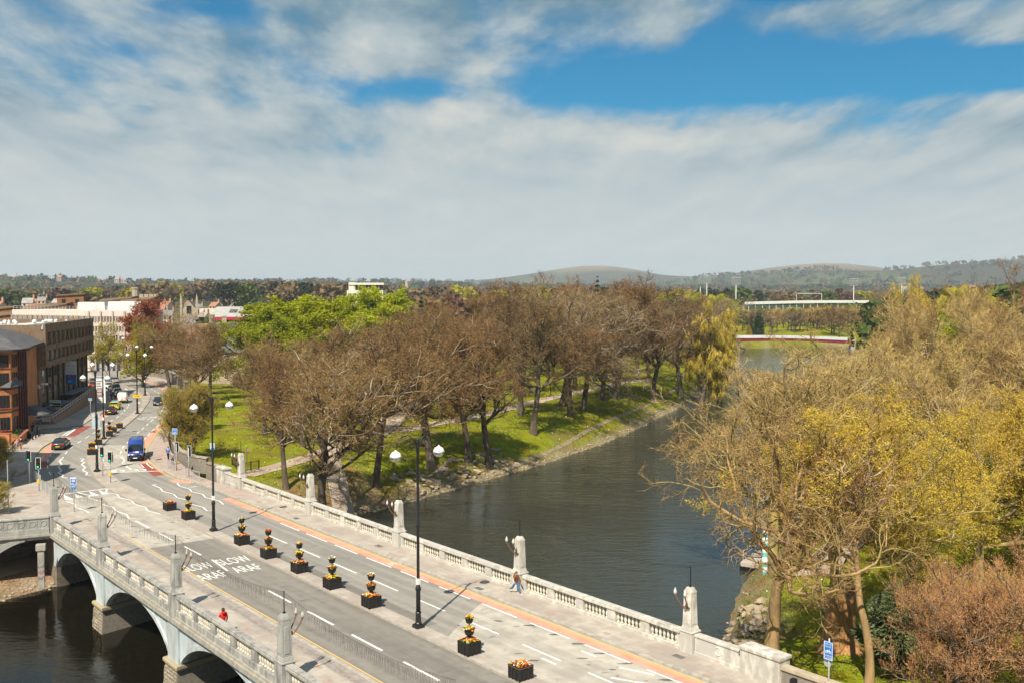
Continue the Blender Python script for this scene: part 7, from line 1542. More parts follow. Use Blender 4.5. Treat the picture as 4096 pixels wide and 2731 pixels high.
SILV2 = make_tree(37, H=20, r0=.5, nlimb=13, trunk=.52, clear=.32, spread=.48, ang=(40, 75), wob=.25, bark='bark', bark2='bark_pale', twig='twig', bud='bud_brown', bud_n=1, bud_s=.10, tw_w=.035, l2=7, l3=6, l4=4, tw=4)
PALE = [make_tree(51+i, nlimb=16, bark='bark_pale', twig=('twig_pale', 'twig_pale')[i], bud='bud_brown' if i else None, bud_s=.10, bud_n=1, ang=(22, 50), spread=(.34, .38)[i], wob=.17, upsplit=.3, limb_up=.12, tw_w=.034, tw=3, l4=4, clear=.12) for i in range(2)]
YEL = [make_tree(61+i, r0=.5, nlimb=15, bark='bark_lichen', bark2='bark_silver' if i else 'bark_lichen', twig='twig_olive', bud='bud_yellow', bud_n=3, bud_s=.082, spread=(.50, .46)[i], ang=(40, 78), wob=.24, trunk=.5, clear=.18, l2=8, l3=6, l4=4, tw=4, tw_w=.022, tw_len=.6) for i in range(2)]
EAST1 = make_tree(71, r0=.48, H=17, nlimb=11, fork=1, lean=(-.10, .03), bark='bark_plane', bark2='bark_lichen', twig='twig_pale', bud='bud_brown', bud_n=1, bud_s=.05, spread=.50, ang=(45, 75), limb_up=.12, wob=.26, trunk=.52, clear=.38, l2=8, l3=6, l4=4, tw=3, tw_w=.017, tw_len=.5)
EAST2 = make_tree(65, r0=.5, nlimb=13, bark='bark_lichen', bark2='bark_lichen', twig='twig_olive', bud='bud_yellow', bud_n=3, bud_s=.075, spread=.50, ang=(38, 66), limb_up=.1, wob=.24, trunk=.62, clear=.48, l2=8, l3=6, l4=4, tw=4, tw_w=.02, tw_len=.6)
LICH = make_tree(73, r0=.5, H=18, nlimb=11, bark='bark_lichen', bark2='bark_lichen', twig='twig_pale', bud='bud_brown', bud_n=1, bud_s=.05, spread=.50, ang=(40, 72), limb_up=.1, wob=.27, trunk=.5, clear=.26, l2=7, l3=6, l4=4, tw=2, tw_w=.024, tw_len=.6)
GOLD = make_tree(81, nlimb=20, bark='bark_pale', twig='twig_gold', bud='bud_olive', bud_n=1, bud_s=.12, ang=(18, 42), spread=.30, wob=.12, upsplit=.4, limb_up=.2, tw_w=.05, tw=5, clear=.1)
WILLOW = make_tree(83, nlimb=15, bark='bark', twig='twig_gold', bud='leaf_olive', bud_n=2, bud_s=.13, ang=(30, 65), spread=.36, wob=.2, droop=.28, limb_up=.1, tw_w=.045, tw=5, tw_len=1.2, clear=.2, upsplit=0.)
LIME = [make_tree(91+i, nlimb=15, bark='bark_dark', twig='twig_olive', leaf=('leaf_lime', 'leaf_green')[i], leaf_n=30000, leaf_s=.21, spread=.42, ang=(35, 80), tw=1, l4=3, clear=.14, trunk=.6) for i in range(2)]
COPPER = make_tree(95, nlimb=16, bark='bark_dark', twig='twig_red', leaf='leaf_copper', leaf_n=24000, leaf_s=.22, spread=.44, ang=(35, 80), tw=1, l4=3, clear=.1)
OLIVE = make_tree(97, nlimb=16, bark='bark', twig='twig_olive', leaf='leaf_olive', leaf_n=15000, leaf_s=.18, spread=.42, ang=(30, 75), tw=3, l4=3, clear=.1)
YOUNG = make_tree(99, r0=.28, nlimb=14, bark='bark', twig='twig_olive', leaf='leaf_olive', leaf_n=5200, leaf_s=.2, spread=.34, ang=(25, 55), tw=2, l4=3, clear=.22)
SHRUB = make_tree(101, H=10, r0=.14, fork=5, nlimb=25, trunk=.55, clear=.06, bark='bark', twig='twig_olive', bud='bud_olive', bud_n=1, bud_s=.07, spread=.42, ang=(20, 50), upsplit=.25, tw_w=.026, tw_len=.6, l2=6, l3=5, l4=4, tw=4)
REDS = make_tree(103, H=10, r0=.13, fork=4, nlimb=24, trunk=.55, clear=.06, bark='bark_dark', bark2='bark', twig='twig_red', bud='bud_red', bud_n=1, bud_s=.05, spread=.42, ang=(20, 55), upsplit=.3, tw_w=.012, tw_len=.45, l2=6, l3=5, l4=4, tw=2)
SLIM = make_tree(105, H=15, r0=.28, nlimb=10, bark='bark_plane', bark2='bark_silver', twig='twig_red', bud='bud_red', bud_n=1, bud_s=.045, spread=.34, ang=(35, 70), trunk=.7, clear=.45, wob=.22, tw_w=.014, tw_len=.45, l2=5, l3=4, l4=3, tw=2)

# ---- park trees west of the river; trunks that show, then the ranks behind
place(SILV, 'large twin-trunked tree with silvery limbs rising behind the parapet', *g(735,1136,-1.5), 20, 2.2, wid=1.3)
place(PARK[2], 'dark slender-trunked bare tree left of the twin-trunked one', *g(657,1106,-1.3), 15.8, 1.1, wid=1.0)
place(SILV2, 'bare tree leaning at the path fork beside the riverside bank', *g(863,1078,-1.3), 18.5, 3.6)
place(SILV2, 'broad bare tree with stout fork beside the junction of the paths', *g(990,1046,-1.3), 20.5, .4, wid=1.1)
seen = [((1073,1030),20,'bare tree with flared trunk nearest the trodden track'), ((1123,1026),21,'bare tree just right of the flared trunk by the track'), ((1225,983),22,'bare tree midway along the riverside lawn'), ((1310,950),23,'bare tree paired with saplings on the riverside lawn'), ((1338,938),22.5,'tall bare tree behind the riverside saplings'),
        ((1385,916),22,'bare tree towards the river bend, before the willow'), ((1415,900),21,'bare tree nearest the willow in the riverside rank'), ((1490,876),20.5,'bare tree at the far end of the riverside rank')]
for k, (p, H, l) in enumerate(seen): place(PARK[(k*2) % 5], l, *g(*p, -1.3), H, k*1.7, wid=1.12)
rg = random.Random(77)
back = [(-33,150,14.6),(-22,160,15.6),(-12,152,17.3),(-38,172,14),(-25,184,16),(-8,178,19),(3,190,22.5),(-14,202,18),(-40,205,15),(12,205,23.5),(2,222,24),(-22,228,17.5),(22,222,24),(33,232,23.5),(14,240,24.5),(-5,248,21),(44,250,23),(28,258,24.5),(-26,262,18),(50,272,22.5),(10,272,24.5),(38,285,24),(-10,290,23),(22,300,24.5),(58,300,22.5),(45,318,23),(2,318,23.5),(68,335,22),(30,335,23.5),(52,350,22.5),(-25,305,19)]
for k, (x, y, H) in enumerate(back):
    d_ = int(math.hypot(x, y)); place(PARK[(k*3+1) % 5], 'bare brown park tree in the crowded ranks behind the riverside lawn', x + rg.uniform(-2, 2), y, H*rg.uniform(.95, 1.04), rg.uniform(0, 6), 'bare trees massed in the park', rg.uniform(1.05, 1.3))
place(PARK[0], 'reddish-brown bare tree filling the gap left of the green crowns', -40, 160, 14.5, 2.0, wid=1.15); place(PARK[1], 'bare tree with low spreading crown behind the bushy shrub', *g(640,1010,-.8), 13, 1.0, wid=1.2)
# leafing crowns
for k, (u, vt, Y, i, w, l) in enumerate(((600,702,232,1,1.35,'dark green leafing tree, leftmost of the green crowns'), (650,708,225,1,1.2,'mid green leafing tree beside the leftmost green crown'), (705,681,250,0,1.4,'bright lime leafing tree in the middle of the green crowns'), (765,686,258,0,1.25,'lime leafing tree right of the middle green crown'), (850,662,275,0,1.35,'lime leafing tree below the tower block'), (668,700,268,0,.9,'lime crown peeping between the darker green ones'), (1235,660,330,0,.7,'small lime crown above the brown park trees'))):
    x = xat(u, Y); place(LIME[i], l, x, Y, hz(vt, Y)-zt1(x, Y), k*1.3, 'leafing green trees beyond the park', w, 'leafing_tree')
for k, u in enumerate((1530, 1590, 1655)): Y = 420; x = xat(u, Y); place(LIME[0], 'lime leafing tree beyond the willow, %s of three' % ('left', 'middle', 'right')[k], x, Y, hz((676, 674, 678)[k], Y)-zt1(x, Y), k, 'lime trees beyond the willow', 1., 'leafing_tree')
Y = 262; x = xat(342, Y); place(COPPER, 'round copper-red beech at the end of the pink office block', x, Y, hz(692, Y)-zt1(x, Y), .5, None, 1.0, 'copper_tree')
Y = 232; x = xat(325, Y); place(OLIVE, 'olive-yellow leafing tree under the copper beech', x, Y, hz(742, Y)-zt1(x, Y), 1.5, None, 1.15, 'leafing_tree')
for k, (u, vt, Y, l) in enumerate(((385,722,222,'bare grey-brown tree behind the boundary wall, left of three'), (432,738,214,'bare grey-brown tree behind the boundary wall, middle of three'), (478,745,206,'bare grey-brown tree behind the boundary wall, right of three'), (455,770,190,'bare tree rising beside the stone villas'))): x = xat(u, Y); place(PARK[k % 3], l, x, Y, hz(vt, Y)-zt1(x, Y), k*2., 'bare trees on the bend', 1.1)
Y = 240; x = xat(248, Y); place(YOUNG, 'young yellow-green tree before the pink office block', x, Y, hz(742, Y)-.1, .5, None, 1.0, 'young_tree', .1)
place(SHRUB, 'tall olive twiggy bush beside the park footway', *g(440,1046,-.5), 10.8, .6, None, 1.0, 'tall_bush', cat='bush')
for k, (u, v, H) in enumerate(((412,1010,6.5), (455,985,7.5), (400,960,6))): place(SHRUB, 'smaller olive bush behind the tall twiggy one, %s' % ('nearest', 'rightmost', 'farthest')[k], *g(u, v, -.5), H, k+1., 'olive bushes by the park footway', 1., 'bush', cat='bush')
place(SHRUB, 'bare shrub over the brick bed at the left edge', *q2(-40,1010), 5.5, 1., None, 1.1, 'bare_shrub', PV, 'bush'); place(SHRUB, 'low bare shrub on the pavement corner at the left edge', *q2(-30,1330), 3.2, 2., None, 1.5, 'bare_shrub', PV, 'bush')
Y = 243; x = xat(1612, Y); place(WILLOW, 'yellow weeping willow leaning over the river bend', x, Y, hz(684, Y)-zt1(x, Y), 1., None, .85, 'willow'); place(WILLOW, 'smaller yellow willow drooping below the first', xat(1650, 255), 255, 15, 2.4, None, .9, 'willow')
# ---- east bank
place(EAST1, 'pale-trunked tree with twisting lichen-yellow limbs reaching over the river', *g(1776,1500,-1.7), 17, .2, None, 1.05)
place(EAST2, 'yellow-budded plane tree with swollen peeling trunk on the sloping lawn', *g(1930,1488,-1.7), 17.5, 1., None, 1.1, 'budding_tree')
bt = g(1930,1488,-1.7); rs_ = np.random.RandomState(3); mb = MB(); n = 16; prof = [(1.75,-.2),(1.45,.15),(1.15,.6),(.98,1.2),(.95,2.0),(1.0,2.8),(1.02,3.4),(.85,4.2),(.6,5.2)]
vs = [((r*(1+.14*math.sin(3*a+z*1.1)+.10*math.sin(5*a-z*2)+rs_.normal(0, .02)))*math.cos(a), (r*(1+.14*math.sin(3*a+z*1.1)+.10*math.sin(5*a-z*2)))*math.sin(a), z) for r, z in prof for a in [2*math.pi*k/n for k in range(n)]]
fs = [(i*n+k, i*n+(k+1) % n, (i+1)*n+(k+1) % n, (i+1)*n+k) for i in range(len(prof)-1) for k in range(n)]
bo = [o_ for o_ in C.objects if o_.get('label', '').startswith('yellow-budded plane tree')][0]; bole = mb.add(vs, fs).build('bole', BK('bole', (.46,.24,.09), (.22,.12,.06), 1.6), bo, True); bole.scale = tuple(1/q for q in bo.scale)
place(SLIM, 'slim straight-trunked tree in front of the swollen plane tree', *g(1996,1575,-1.7), 15.5, .7, None, 1.0)
for k, (x, y, H, i, l) in enumerate(((30,74,15,1,'yellow-budded tree with pale limbs behind the swollen plane tree'), (38,80,15.5,0,'yellow-budded tree in the middle of the east bank mass'), (44,70,15,1,'yellow-budded tree at the right edge, nearest of its rank'), (33,86,14.5,1,'yellow-budded tree overlooking the landing stage'), (57,84,16,1,'yellow-budded tree cut by the right edge of the view'), (48,88,15.5,0,'yellow-budded tree high at the right edge'))): place(YEL[i], l, x, y, H, k*1.1, 'yellow-budded trees on the east bank', 1.05, 'budding_tree')
for k, (x, y, H, l) in enumerate(((44,100,17,'pale bare tree just above the yellow-budded mass'), (55,104,18,'pale bare tree at the right above the yellow-budded mass'), (66,112,18.5,'pale bare tree at the right edge above the yellow-budded mass'), (50,116,18,'pale bare tree behind the yellow-budded mass'))): place(PALE[k % 2], l, x, y, H, k*2.1, 'pale bare trees above the yellow mass', 1.25)
place(LICH, 'leaning bare tree at the waterline left of the landing stage', 25, 94, 19.5, 1.3, None, 1.15); place(LICH, 'tall pale bare tree hiding the far river', 29.5, 107, 20.5, 3.4, None, 1.25)
place(LICH, 'lichen-covered bare tree standing clear against the water', 34.5, 112, 20.5, .3, None, 1.2); place(LICH, 'pale bare tree overhanging the river below the lichen-covered one', 28, 99, 19, 2.6, None, 1.15); place(LICH, 'bare tree with drooping twigs on the east waterline', 44, 126, 19.5, 4., None, 1.15); place(LICH, 'bare tree with tangled pale twigs behind the landing stage', 31, 103, 19.5, 5.2, None, 1.15); place(PALE[0], 'pale bare tree filling the bank above the landing stage', 40, 118, 17, 1.2, None, 1.3)
palel = [(52,132,19),(62,126,19.5),(72,135,20),(60,148,20),(74,152,20.5),(86,150,20.5),(68,168,20.5),(82,172,21),(96,170,21.5),(76,190,21),(92,196,21.5),(106,192,22),(84,212,21.5),(100,220,22),(118,215,22.5),(112,240,22),(95,238,21),(128,236,23)]
for k, (x, y, H) in enumerate(palel): place(PALE[k % 2], 'pale pinkish bare tree in the thicket along the east bank', x, y, H*rg.uniform(.93, 1.05), k*1.9, 'pale bare trees of the east thicket', 1.12)
Y = 235; x = xat(2106, Y); place(GOLD, 'tall golden upright tree standing above the east thicket', x, Y, hz(632, Y)-zt1(x, Y), 0, None, .95, 'golden_tree'); Y = 205; x = xat(2155, Y); place(LIME[0], 'yellow-green leafing crown inside the east thicket', x, Y, hz(716, Y)-zt1(x, Y), 2., None, .75, 'leafing_tree')
Y = 215; x = xat(2335, Y); place(PARK[1], 'dark reddish bare tree rising at the right edge', x, Y, hz(634, Y)-zt1(x, Y), 2., None, .9)
for k, (x, y, H, l) in enumerate(((24,51.5,9.5,'red-budded shrub at the bottom right, left of its clump'), (28.5,50,10.5,'red-budded shrub at the bottom right corner'), (31,55,10.5,'red-budded shrub at the right edge, behind the corner one'), (26.5,57,8.5,'low red-budded shrub near the slim trunk'))): place(REDS, l, x, y, H, k*1.4, 'red-budded shrubs at the bottom right', 1.15, 'red_shrub', cat='bush')
# conifers
def conifer(seed, H, R0, shape, m, n, ls, droop=.2):
    rs = np.random.RandomState(seed); z = rs.uniform(.08, 1, n)**.8; r = R0*shape(z)*np.sqrt(rs.uniform(.15, 1, n)); a = rs.uniform(0, 2*np.pi, n); lay = np.round(z*22)/22; z = z*.45+lay*.55
    P = np.column_stack([r*np.cos(a), r*np.sin(a), z*H - droop*r]); d = nrmv(np.column_stack([np.cos(a), np.sin(a), rs.uniform(-.25, .15, n)])+rs.normal(0, .25, (n, 3)))
    kk = np.clip((1-z)*2.2, .12, 1); v, f = spikes(rs, P, d, ls*rs.uniform(.6, 1.3, n)*kk, ls*.22*kk); v2, f2 = leaves(rs, P, ls*.35*kk, .5, .3)
    tm_ = np_mesh('trunk', [(*tubes(np.array([[(0, 0, q*H) for q in (0, .5, .98)]]), np.array([[H*.018, H*.011, .02]]), 7), 0)], [M['bark_dark']]); return (tm_, np_mesh('crown', [(v, f, 0), (v2, f2, 0)], [M[m]]), H)
FIR = conifer(3, 20, 4., lambda z: (1-z)*.95+.03, 'needle', 7000, 1.0); YEW = conifer(5, 14, 3.6, lambda z: np.sqrt(np.clip(1-z, 0, 1))*np.minimum(z*5, 1), 'needle', 6000, .7); GCON = conifer(6, 8, 2.2, lambda z: np.sqrt(np.clip(1-z, 0, 1))*np.minimum(z*6, 1), 'leaf_gold', 4500, .5); PINE = conifer(7, 6.5, 3.0, lambda z: np.sqrt(np.clip(1.02-z, 0, 1))*np.minimum(z*3, 1)*(1+.25*np.sin(z*19)), 'needle_grey', 9000, .42, -.1)
Y = 262; x = xat(1372, Y); place(FIR, 'dark pointed fir rising above the brown park trees', x, Y, hz(638, Y)-zt1(x, Y), 0, None, .85, 'fir_tree'); Y = 265; x = xat(968, Y); place(FIR, 'thin dark fir top above the left park trees', x, Y, hz(668, Y)-zt1(x, Y), 0, None, .6, 'fir_tree')
Y = 505; x = xat(1720, Y); place(GCON, 'golden cone-shaped conifer at the west end of the footbridge', x, Y, hz(744, Y)-zt1(x, Y), 0, None, 1., 'conifer'); x = xat(1750, Y); place(YEW, 'tall dark cypress right of the golden conifer', x, Y+6, hz(708, Y+6)-zt1(x, Y+6), 0, None, .8, 'conifer'); x = xat(1735, Y); place(YEW, 'shorter dark cypress just behind the golden conifer', x, Y+9, hz(735, Y+9)-zt1(x, Y+9), 0, None, .9, 'conifer')
place(PINE, 'bushy grey-green pine behind the slim trunk on the lawn', 23.6, 60.5, 6.0, .4, None, .85, 'pine_bush'); place(YEW, 'dark brown-green yew beyond the east thicket', xat(2240, 300), 300, hz(662, 300)-zt1(xat(2240, 300), 300), 0, None, .9, 'conifer')
# hedges by the brick building
hb_rs = np.random.RandomState(2)
def bush_mesh(m, n=1500, s=.16): d = nrmv(hb_rs.normal(0, 1, (n, 3))); r = hb_rs.uniform(.7, 1.05, n); P = d*r[:, None]*np.array((1, 1, .8)); P[:, 2] = np.abs(P[:, 2]); return np_mesh('foliage', [(*leaves(hb_rs, P, s, .7, .4), 0)], [m])
BU = [bush_mesh(M['leaf_green']), bush_mesh(M['needle'])]
for k, (x, y, sx, sz, i, l) in enumerate(((60,550,1.6,1.1,1,'dark clipped bush at the left in the brick bed'), (120,560,1.5,1.0,0,'light green clipped bush in the middle of the brick bed'), (215,545,1.3,1.6,1,'dark clipped bush at the right end of the brick bed'), (170,572,1.2,.8,1,'low dark bush at the front of the brick bed'))):
    o_ = thing('clipped_bush', l, 'bush', (*q2(x, y-8), PV), k, 'clipped bushes before the brick building'); put('foliage', BU[i], o_, sc=(sx, sx, sz)); MB().lathe([(.06,0),(.04,sz*.5)], 5).build('stem', M['bark'], o_)
p_ = q1(1450,1165); o_ = thing('clipped_bush', 'rounded green hedge at the corner of the boundary wall', 'bush', (*p_, PV)); put('foliage', BU[0], o_, sc=(4.5, 2.5, 1.8)); MB().lathe([(.06,0),(.04,1)], 5).build('stem', M['bark'], o_)
# ================================================================ FAR TREES, ROCKS, GRASS, HAZE
def far_tree(seed, m, n=420, ls=.9, lobes=7, tall=1.0):
    rs = np.random.RandomState(seed); P = []
    for k in range(lobes):
        c = np.array((rs.normal(0, 2.0), rs.normal(0, 2.0), 6.5*tall+rs.uniform(-2.2, 3.2)*tall)); r = rs.uniform(1.8, 3.0); d = nrmv(rs.normal(0, 1, (n//lobes, 3))); P.append(c + d*r*rs.uniform(.75, 1.05, (n//lobes, 1)))
    P = np.vstack(P); P[:, 2] = np.maximum(P[:, 2], 1.2); top = P[:, 2].max(); tm_ = np_mesh('trunk', [(*tubes(np.array([[(0, 0, -.5), (0, 0, 3), (.3, 0, 7)]]), np.array([[.35, .28, .12]]), 5), 0)], [M['bark_dark']])
    return (tm_, np_mesh('crown', [(*leaves(rs, P, ls, .7, .4), 0)], [M[m]]), top)
def far_bare(seed, m):
    return make_tree(seed, nlimb=9, l2=4, l3=4, l4=3, tw=3, tw_w=.13, tw_len=1.5, bark='bark_dark', twig=m, spread=.42, clear=.14, trunk=.6, ang=(30, 75), l4_rad=1.1)
M['far_brown'] = leaf_mat('far_brown', (.18,.115,.06), (.12,.08,.045), None, .1, .25); M['far_dark'] = leaf_mat('far_dark', (.035,.05,.022), (.02,.03,.016), None, .1, .25); M['far_green'] = leaf_mat('far_green', (.10,.14,.03), (.07,.095,.025), None, .2, .25); M['far_purple'] = leaf_mat('far_purple', (.13,.055,.045), (.09,.04,.035), None, .1, .2)
FTS = {'brown': [far_bare(201, 'twig'), far_bare(202, 'twig')], 'grey': [far_bare(204, 'twig_grey')], 'pale': [far_bare(203, 'twig_pale')], 'solid': [far_tree(301, 'far_brown'), far_tree(302, 'far_brown')], 'dark': [far_tree(303, 'far_dark', 420, .8, 6, 1.2)], 'green': [far_tree(304, 'far_green'), far_tree(305, 'leaf_olive')], 'lime': [far_tree(306, 'leaf_lime')], 'purple': [far_tree(307, 'far_purple')]}
rg = random.Random(404)
DESC = {'brown': 'brown bare tree', 'grey': 'grey-brown bare tree', 'pale': 'pale bare tree', 'solid': 'dense brown tree', 'dark': 'dark evergreen tree', 'green': 'muted green tree', 'lime': 'bright green leafing tree', 'purple': 'purplish-red tree'}
def belt(n, u0, u1, Y0, Y1, v_of, kinds, where, grp, hmin=9, hmax=30, name='distant_tree'):
    for k in range(n):
        u = u0 + (u1-u0)*(k+rg.uniform(0, 1))/n; Y = rg.uniform(Y0, Y1); x = xat(u, Y); dw_, de_ = pl_dist(np.array([(x, Y)]), WBANK)[0], -pl_dist(np.array([(x, Y)]), EBANK)[0]
        if dw_ < 4 and de_ < 4: continue
        kd = rg.choice(kinds); zg = zt1(x, Y); H = min(max(hz(v_of(u)+rg.uniform(-4, 6), Y)-zg, hmin), hmax); place(rg.choice(FTS[kd]), DESC[kd]+' '+where, x, Y, H, rg.uniform(0, 6), grp, rg.uniform(1.05, 1.5)*(14/max(H, 14))**.3, name)
lin = lambda *p: (lambda u: float(np.interp(u, [q[0] for q in p], [q[1] for q in p])))
belt(64, 1690, 1990, 525, 680, lin((1690,711),(1800,711),(1900,708),(1985,698)), ['brown','pale','grey','brown','grey','pale','green'], 'between the footbridge and the stadium', 'trees beyond the footbridge')
belt(34, 880, 1700, 380, 560, lin((880,690),(1000,684),(1200,668),(1500,672),(1700,690)), ['brown','brown','solid','purple','grey','green'], 'just beyond the park', 'trees just beyond the park', name='background_tree')
belt(44, 1480, 2400, 780, 1150, lin((1480,668),(1700,664),(1900,668),(2100,666),(2400,652)), ['solid','brown','purple','dark','green','grey','solid'], 'in the belt behind the stadium', 'tree belt behind the stadium')
belt(16, 2000, 2400, 260, 420, lin((2000,690),(2200,668),(2400,650)), ['brown','pale','grey','dark','green'], 'beyond the east thicket', 'trees beyond the east thicket')
belt(60, 180, 900, 760, 1200, lin((180,664),(330,655),(480,650),(700,650),(800,655),(900,660)), ['solid','solid','dark','purple','green','grey','solid'], 'in the dark wood behind the terraces', 'wood behind the terraces')
belt(26, -40, 230, 700, 1200, lin((-40,672),(230,664)), ['solid','dark','green','green','pale','purple'], 'among the far-left houses', 'trees among the far-left houses')
belt(26, 880, 1500, 700, 1100, lin((880,662),(1100,658),(1500,662)), ['solid','dark','brown','green','purple'], 'on the plain behind the park', 'trees on the plain behind the park')
belt(14, 480, 640, 300, 440, lin((480,712),(640,706)), ['lime','green','brown','purple'], 'among the terraces', 'trees among the terraces', 7, 13)
# the wooded plain and hill foot, too far to count
rs = np.random.RandomState(12)
def wood(name, n, u0, u1, Y0, Y1, mats, wts, sz):
    u = rs.uniform(u0, u1, n); Y = np.exp(rs.uniform(np.log(Y0), np.log(Y1), n)); x = (u-1176)/2287*Y; keep = np.sin(x*.006+1)*np.sin(Y*.0043)+.5*np.sin(x*.017)*np.cos(Y*.01) > -.45; x, Y = x[keep], Y[keep]; z = zt(np.column_stack([x, Y])); parts = []; mi = rs.choice(len(mats), len(x), p=np.array(wts)/sum(wts))
    for k in range(len(mats)):
        q = mi == k; P = np.column_stack([x[q], Y[q], z[q]]); P = np.repeat(P, 22, 0); nn_ = len(P); d = nrmv(rs.normal(0, 1, (nn_, 3))); P = P + d*np.array((sz, sz, sz*.75))*rs.uniform(.6, 1.1, (nn_, 1)) + np.array((0, 0, sz*.75)); parts.append((*leaves(rs, P, sz*.42, .7, .5), k))
    o_ = bpy.data.objects.new(name, np_mesh(name, parts, [M[m] for m in mats])); C.objects.link(o_); o_['kind'] = 'stuff'; o_['label'] = 'distant woods and hedgerows across the valley floor'; return o_
wood('distant_wood', 2600, -60, 2420, 1150, 3000, ['far_brown','far_dark','far_green','far_purple'], (5, 3, 3, 1), 7.5)
wood('far_wood', 2600, -60, 2420, 2800, 6500, ['far_brown','far_dark','far_green'], (4, 4, 3), 13)
# ---------------------------------------------------------------- riprap boulders and waterline stones
def rock_me(seed, m):
    rs = np.random.RandomState(seed); bm_ = bmesh.new(); bmesh.ops.create_icosphere(bm_, subdivisions=1, radius=.5)
    for v in bm_.verts: v.co = Vector(v.co)*rs.uniform(.75, 1.15); v.co.z *= .7
    me_ = bpy.data.meshes.new('rock'); bm_.to_mesh(me_); bm_.free(); me_.materials.append(m); return me_
rkm = mat('rock', (.36,.285,.20), (.25,.19,.13), 1.5, .95, 7, .6, 6, coord='obj', rand=.25); rkp = mat('rock_pale', (.42,.36,.28), (.32,.27,.21), 1.5, .95, 7, .6, 6, coord='obj', rand=.2)
RK = [rock_me(k, rkm) for k in range(4)]; RP = [rock_me(9+k, rkp) for k in range(3)]
rbk = bpy.data.objects.new('riverbank', None); C.objects.link(rbk); rbk['kind'] = 'structure'
rg = random.Random(6); wl_ = resample(WBANK[3:13], .5)
for k in range(150):
    u = rg.uniform(0, 1); i = int(np.argmin(np.hypot(*(wl_-np.array(g(1000+260*u, 1152-70*u, WATER))).T))); p = wl_[i]; t_ = wl_[min(i+1, len(wl_)-1)]-wl_[max(i-1, 0)]; t_ /= np.linalg.norm(t_); d_ = rg.uniform(.5, 5.5); q = p + np.array((-t_[1], t_[0]))*d_; s_ = rg.uniform(.5, 1.4)
    put('boulder', rg.choice(RK), rbk, (*q, zt1(*q)+.02*s_), (rg.uniform(-.4, .4), rg.uniform(-.4, .4), rg.uniform(0, 6)), (s_*1.3, s_, s_*.8))
mb = MB(); V = [tuple(v.co) for v in RP[0].vertices]; Fc = [tuple(p.vertices) for p in RP[0].polygons]
for pl, d0, side in ((resample(WBANK[2:14], .42), .25, 1), (resample(EBANK[3:7], 1.6), .4, -1)):
    for p, t_ in zip(pl, np.gradient(pl, axis=0)):
        t_ = t_/np.linalg.norm(t_); q = p + np.array((-t_[1], t_[0]))*side*(d0+rg.uniform(-.5, .7)); s_ = rg.uniform(.18, .45); a = rg.uniform(0, 6); z0 = max(zt1(*q), WATER-.1)+.03
        mb.add([(q[0]+s_*(x*math.cos(a)-y*math.sin(a))*1.2, q[1]+s_*(x*math.sin(a)+y*math.cos(a)), z0+z*s_) for x, y, z in V], Fc)
o_ = mb.build('waterline_stones', rkp, rbk); o_['kind'] = 'stuff'
for k in range(34):
    p = g(rg.uniform(1672, 1775), rg.uniform(1380, 1490), -3.5); s_ = rg.uniform(.5, 1.5); put('boulder', rg.choice(RK), rbk, (*p, max(zt1(*p), WATER)+.1), (rg.uniform(-.4, .4), rg.uniform(-.4, .4), rg.uniform(0, 6)), (s_*1.3, s_, s_*.8))
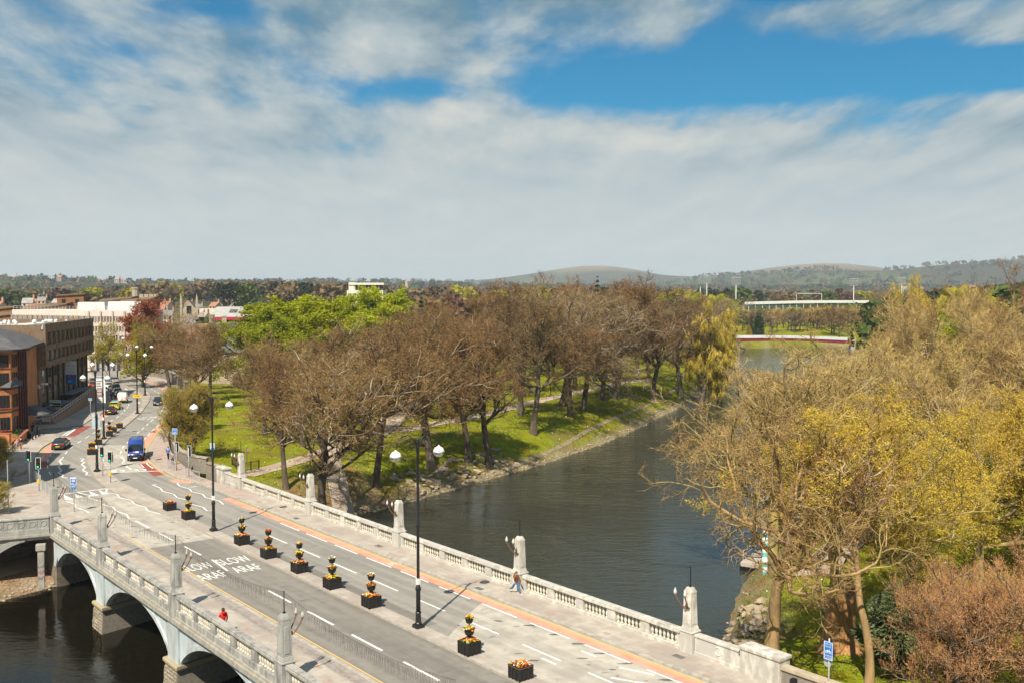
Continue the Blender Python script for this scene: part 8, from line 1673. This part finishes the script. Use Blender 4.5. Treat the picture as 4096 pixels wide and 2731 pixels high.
# ---------------------------------------------------------------- grass and spring flowers
M['grass_b'] = leaf_mat('grass_blade', (.20,.27,.025), (.12,.19,.02), (.26,.27,.05), .4, 0, .2); M['dry'] = leaf_mat('dry_stalk', (.32,.24,.13), (.24,.18,.10), None, .2, 0, .2); M['fl_white'] = mat('blossom_white', (.75,.75,.68)); M['fl_yel'] = mat('blossom_yellow', (.75,.58,.04))
def tufts(name, n, xr, yr, ok, h, extra=0, dry=.12):
    P = np.column_stack([rs.uniform(*xr, n), rs.uniform(*yr, n)]); dw_, de_ = pl_dist(P, WBANK), -pl_dist(P, EBANK); k = ok(P, dw_, de_); P = P[k]; dw_ = dw_[k]; z = zt(P)
    cl = np.sin(P[:, 0]*.5)*np.cos(P[:, 1]*.43)+.6*np.sin(P[:, 0]*1.3+P[:, 1]*.9) > -.5; P, z, dw_ = P[cl], z[cl], dw_[cl]
    B = np.repeat(np.column_stack([P, z-.03]), 3, 0); m = len(B); B[:, :2] += rs.normal(0, .14, (m, 2)); d = nrmv(np.column_stack([rs.normal(0, .45, (m, 2)), np.ones(m)])); isdry = rs.uniform(0, 1, m) < dry
    parts = [(*spikes(rs, B[~isdry], d[~isdry], h*rs.uniform(.5, 1.4, (~isdry).sum()), .05), 0), (*spikes(rs, B[isdry], d[isdry], h*1.5*rs.uniform(.5, 1.4, isdry.sum()), .035), 1)]
    if extra:
        j = rs.randint(0, len(P), extra); Q = np.column_stack([P[j], z[j]+h*.8])
        parts += [(*leaves(rs, Q[::2], .09, .9, .8), 2), (*leaves(rs, Q[1::2], .08, .9, .8), 3)]
    o_ = bpy.data.objects.new(name, np_mesh(name, parts, [M['grass_b'], M['dry'], M['fl_white'], M['fl_yel']])); C.objects.link(o_); o_['kind'] = 'stuff'
tufts('bank_grass', 42000, (-45, 70), (98, 290), lambda P, a, b: (a > 1.2) & (a < 17) & ((P-OX) @ BX < -1), .34, 900, .18)
tufts('lawn_grass', 26000, (-62, 45), (104, 235), lambda P, a, b: (a > 12) & ((P-OX) @ BX < -1.5), .16, 900, .05)
tufts('east_grass', 24000, (10, 60), (44, 110), lambda P, a, b: (b > .7) & ((P-OX) @ BX < -1.2), .2, 500, .16)
tufts('walkway_grass', 900, (-62, -40), (70, 96), lambda P, a, b: (a > .8) & (a < 3.2), .22, 0, .1)
# ---------------------------------------------------------------- the air between here and the hills
hb = MB().box(-9400, 9400, -280, 13200, -9, 330)
hm_ = bpy.data.materials.new('haze'); hm_.use_nodes = True; t = hm_.node_tree; t.nodes.remove(t.nodes['Principled BSDF']); pvn = nn(t, 'ShaderNodeVolumePrincipled'); pvn.inputs['Color'].default_value = (.78,.90,1,1); pvn.inputs['Density'].default_value = HAZE; pvn.inputs['Anisotropy'].default_value = .0; t.links.new(pvn.outputs[0], t.nodes['Material Output'].inputs['Volume'])
struct(hb.build('haze', hm_), 'stuff')

# ---------------------------------------------------------------- labels: alike things of one group are told apart by their order from the left
ORD = 'first second third fourth fifth sixth seventh eighth ninth tenth eleventh twelfth thirteenth fourteenth fifteenth sixteenth seventeenth eighteenth nineteenth'.split()
TENS = ['', '', 'twenty', 'thirty', 'forty', 'fifty']
def ordinal(n): return ORD[n-1] if n < 20 else (TENS[n//10][:-1]+'ieth' if n % 10 == 0 else TENS[n//10]+'-'+ORD[n % 10-1])
byl = {}
for o_ in C.objects:
    if o_.parent is None and o_.get('category') and o_.get('label'): byl.setdefault(o_['label'], []).append(o_)
for l, os_ in byl.items():
    if len(os_) > 1:
        for k, o_ in enumerate(sorted(os_, key=lambda q: q.location.x/max(q.location.y, 1))): o_['label'] = l + ', ' + ordinal(k+1) + ' from left'
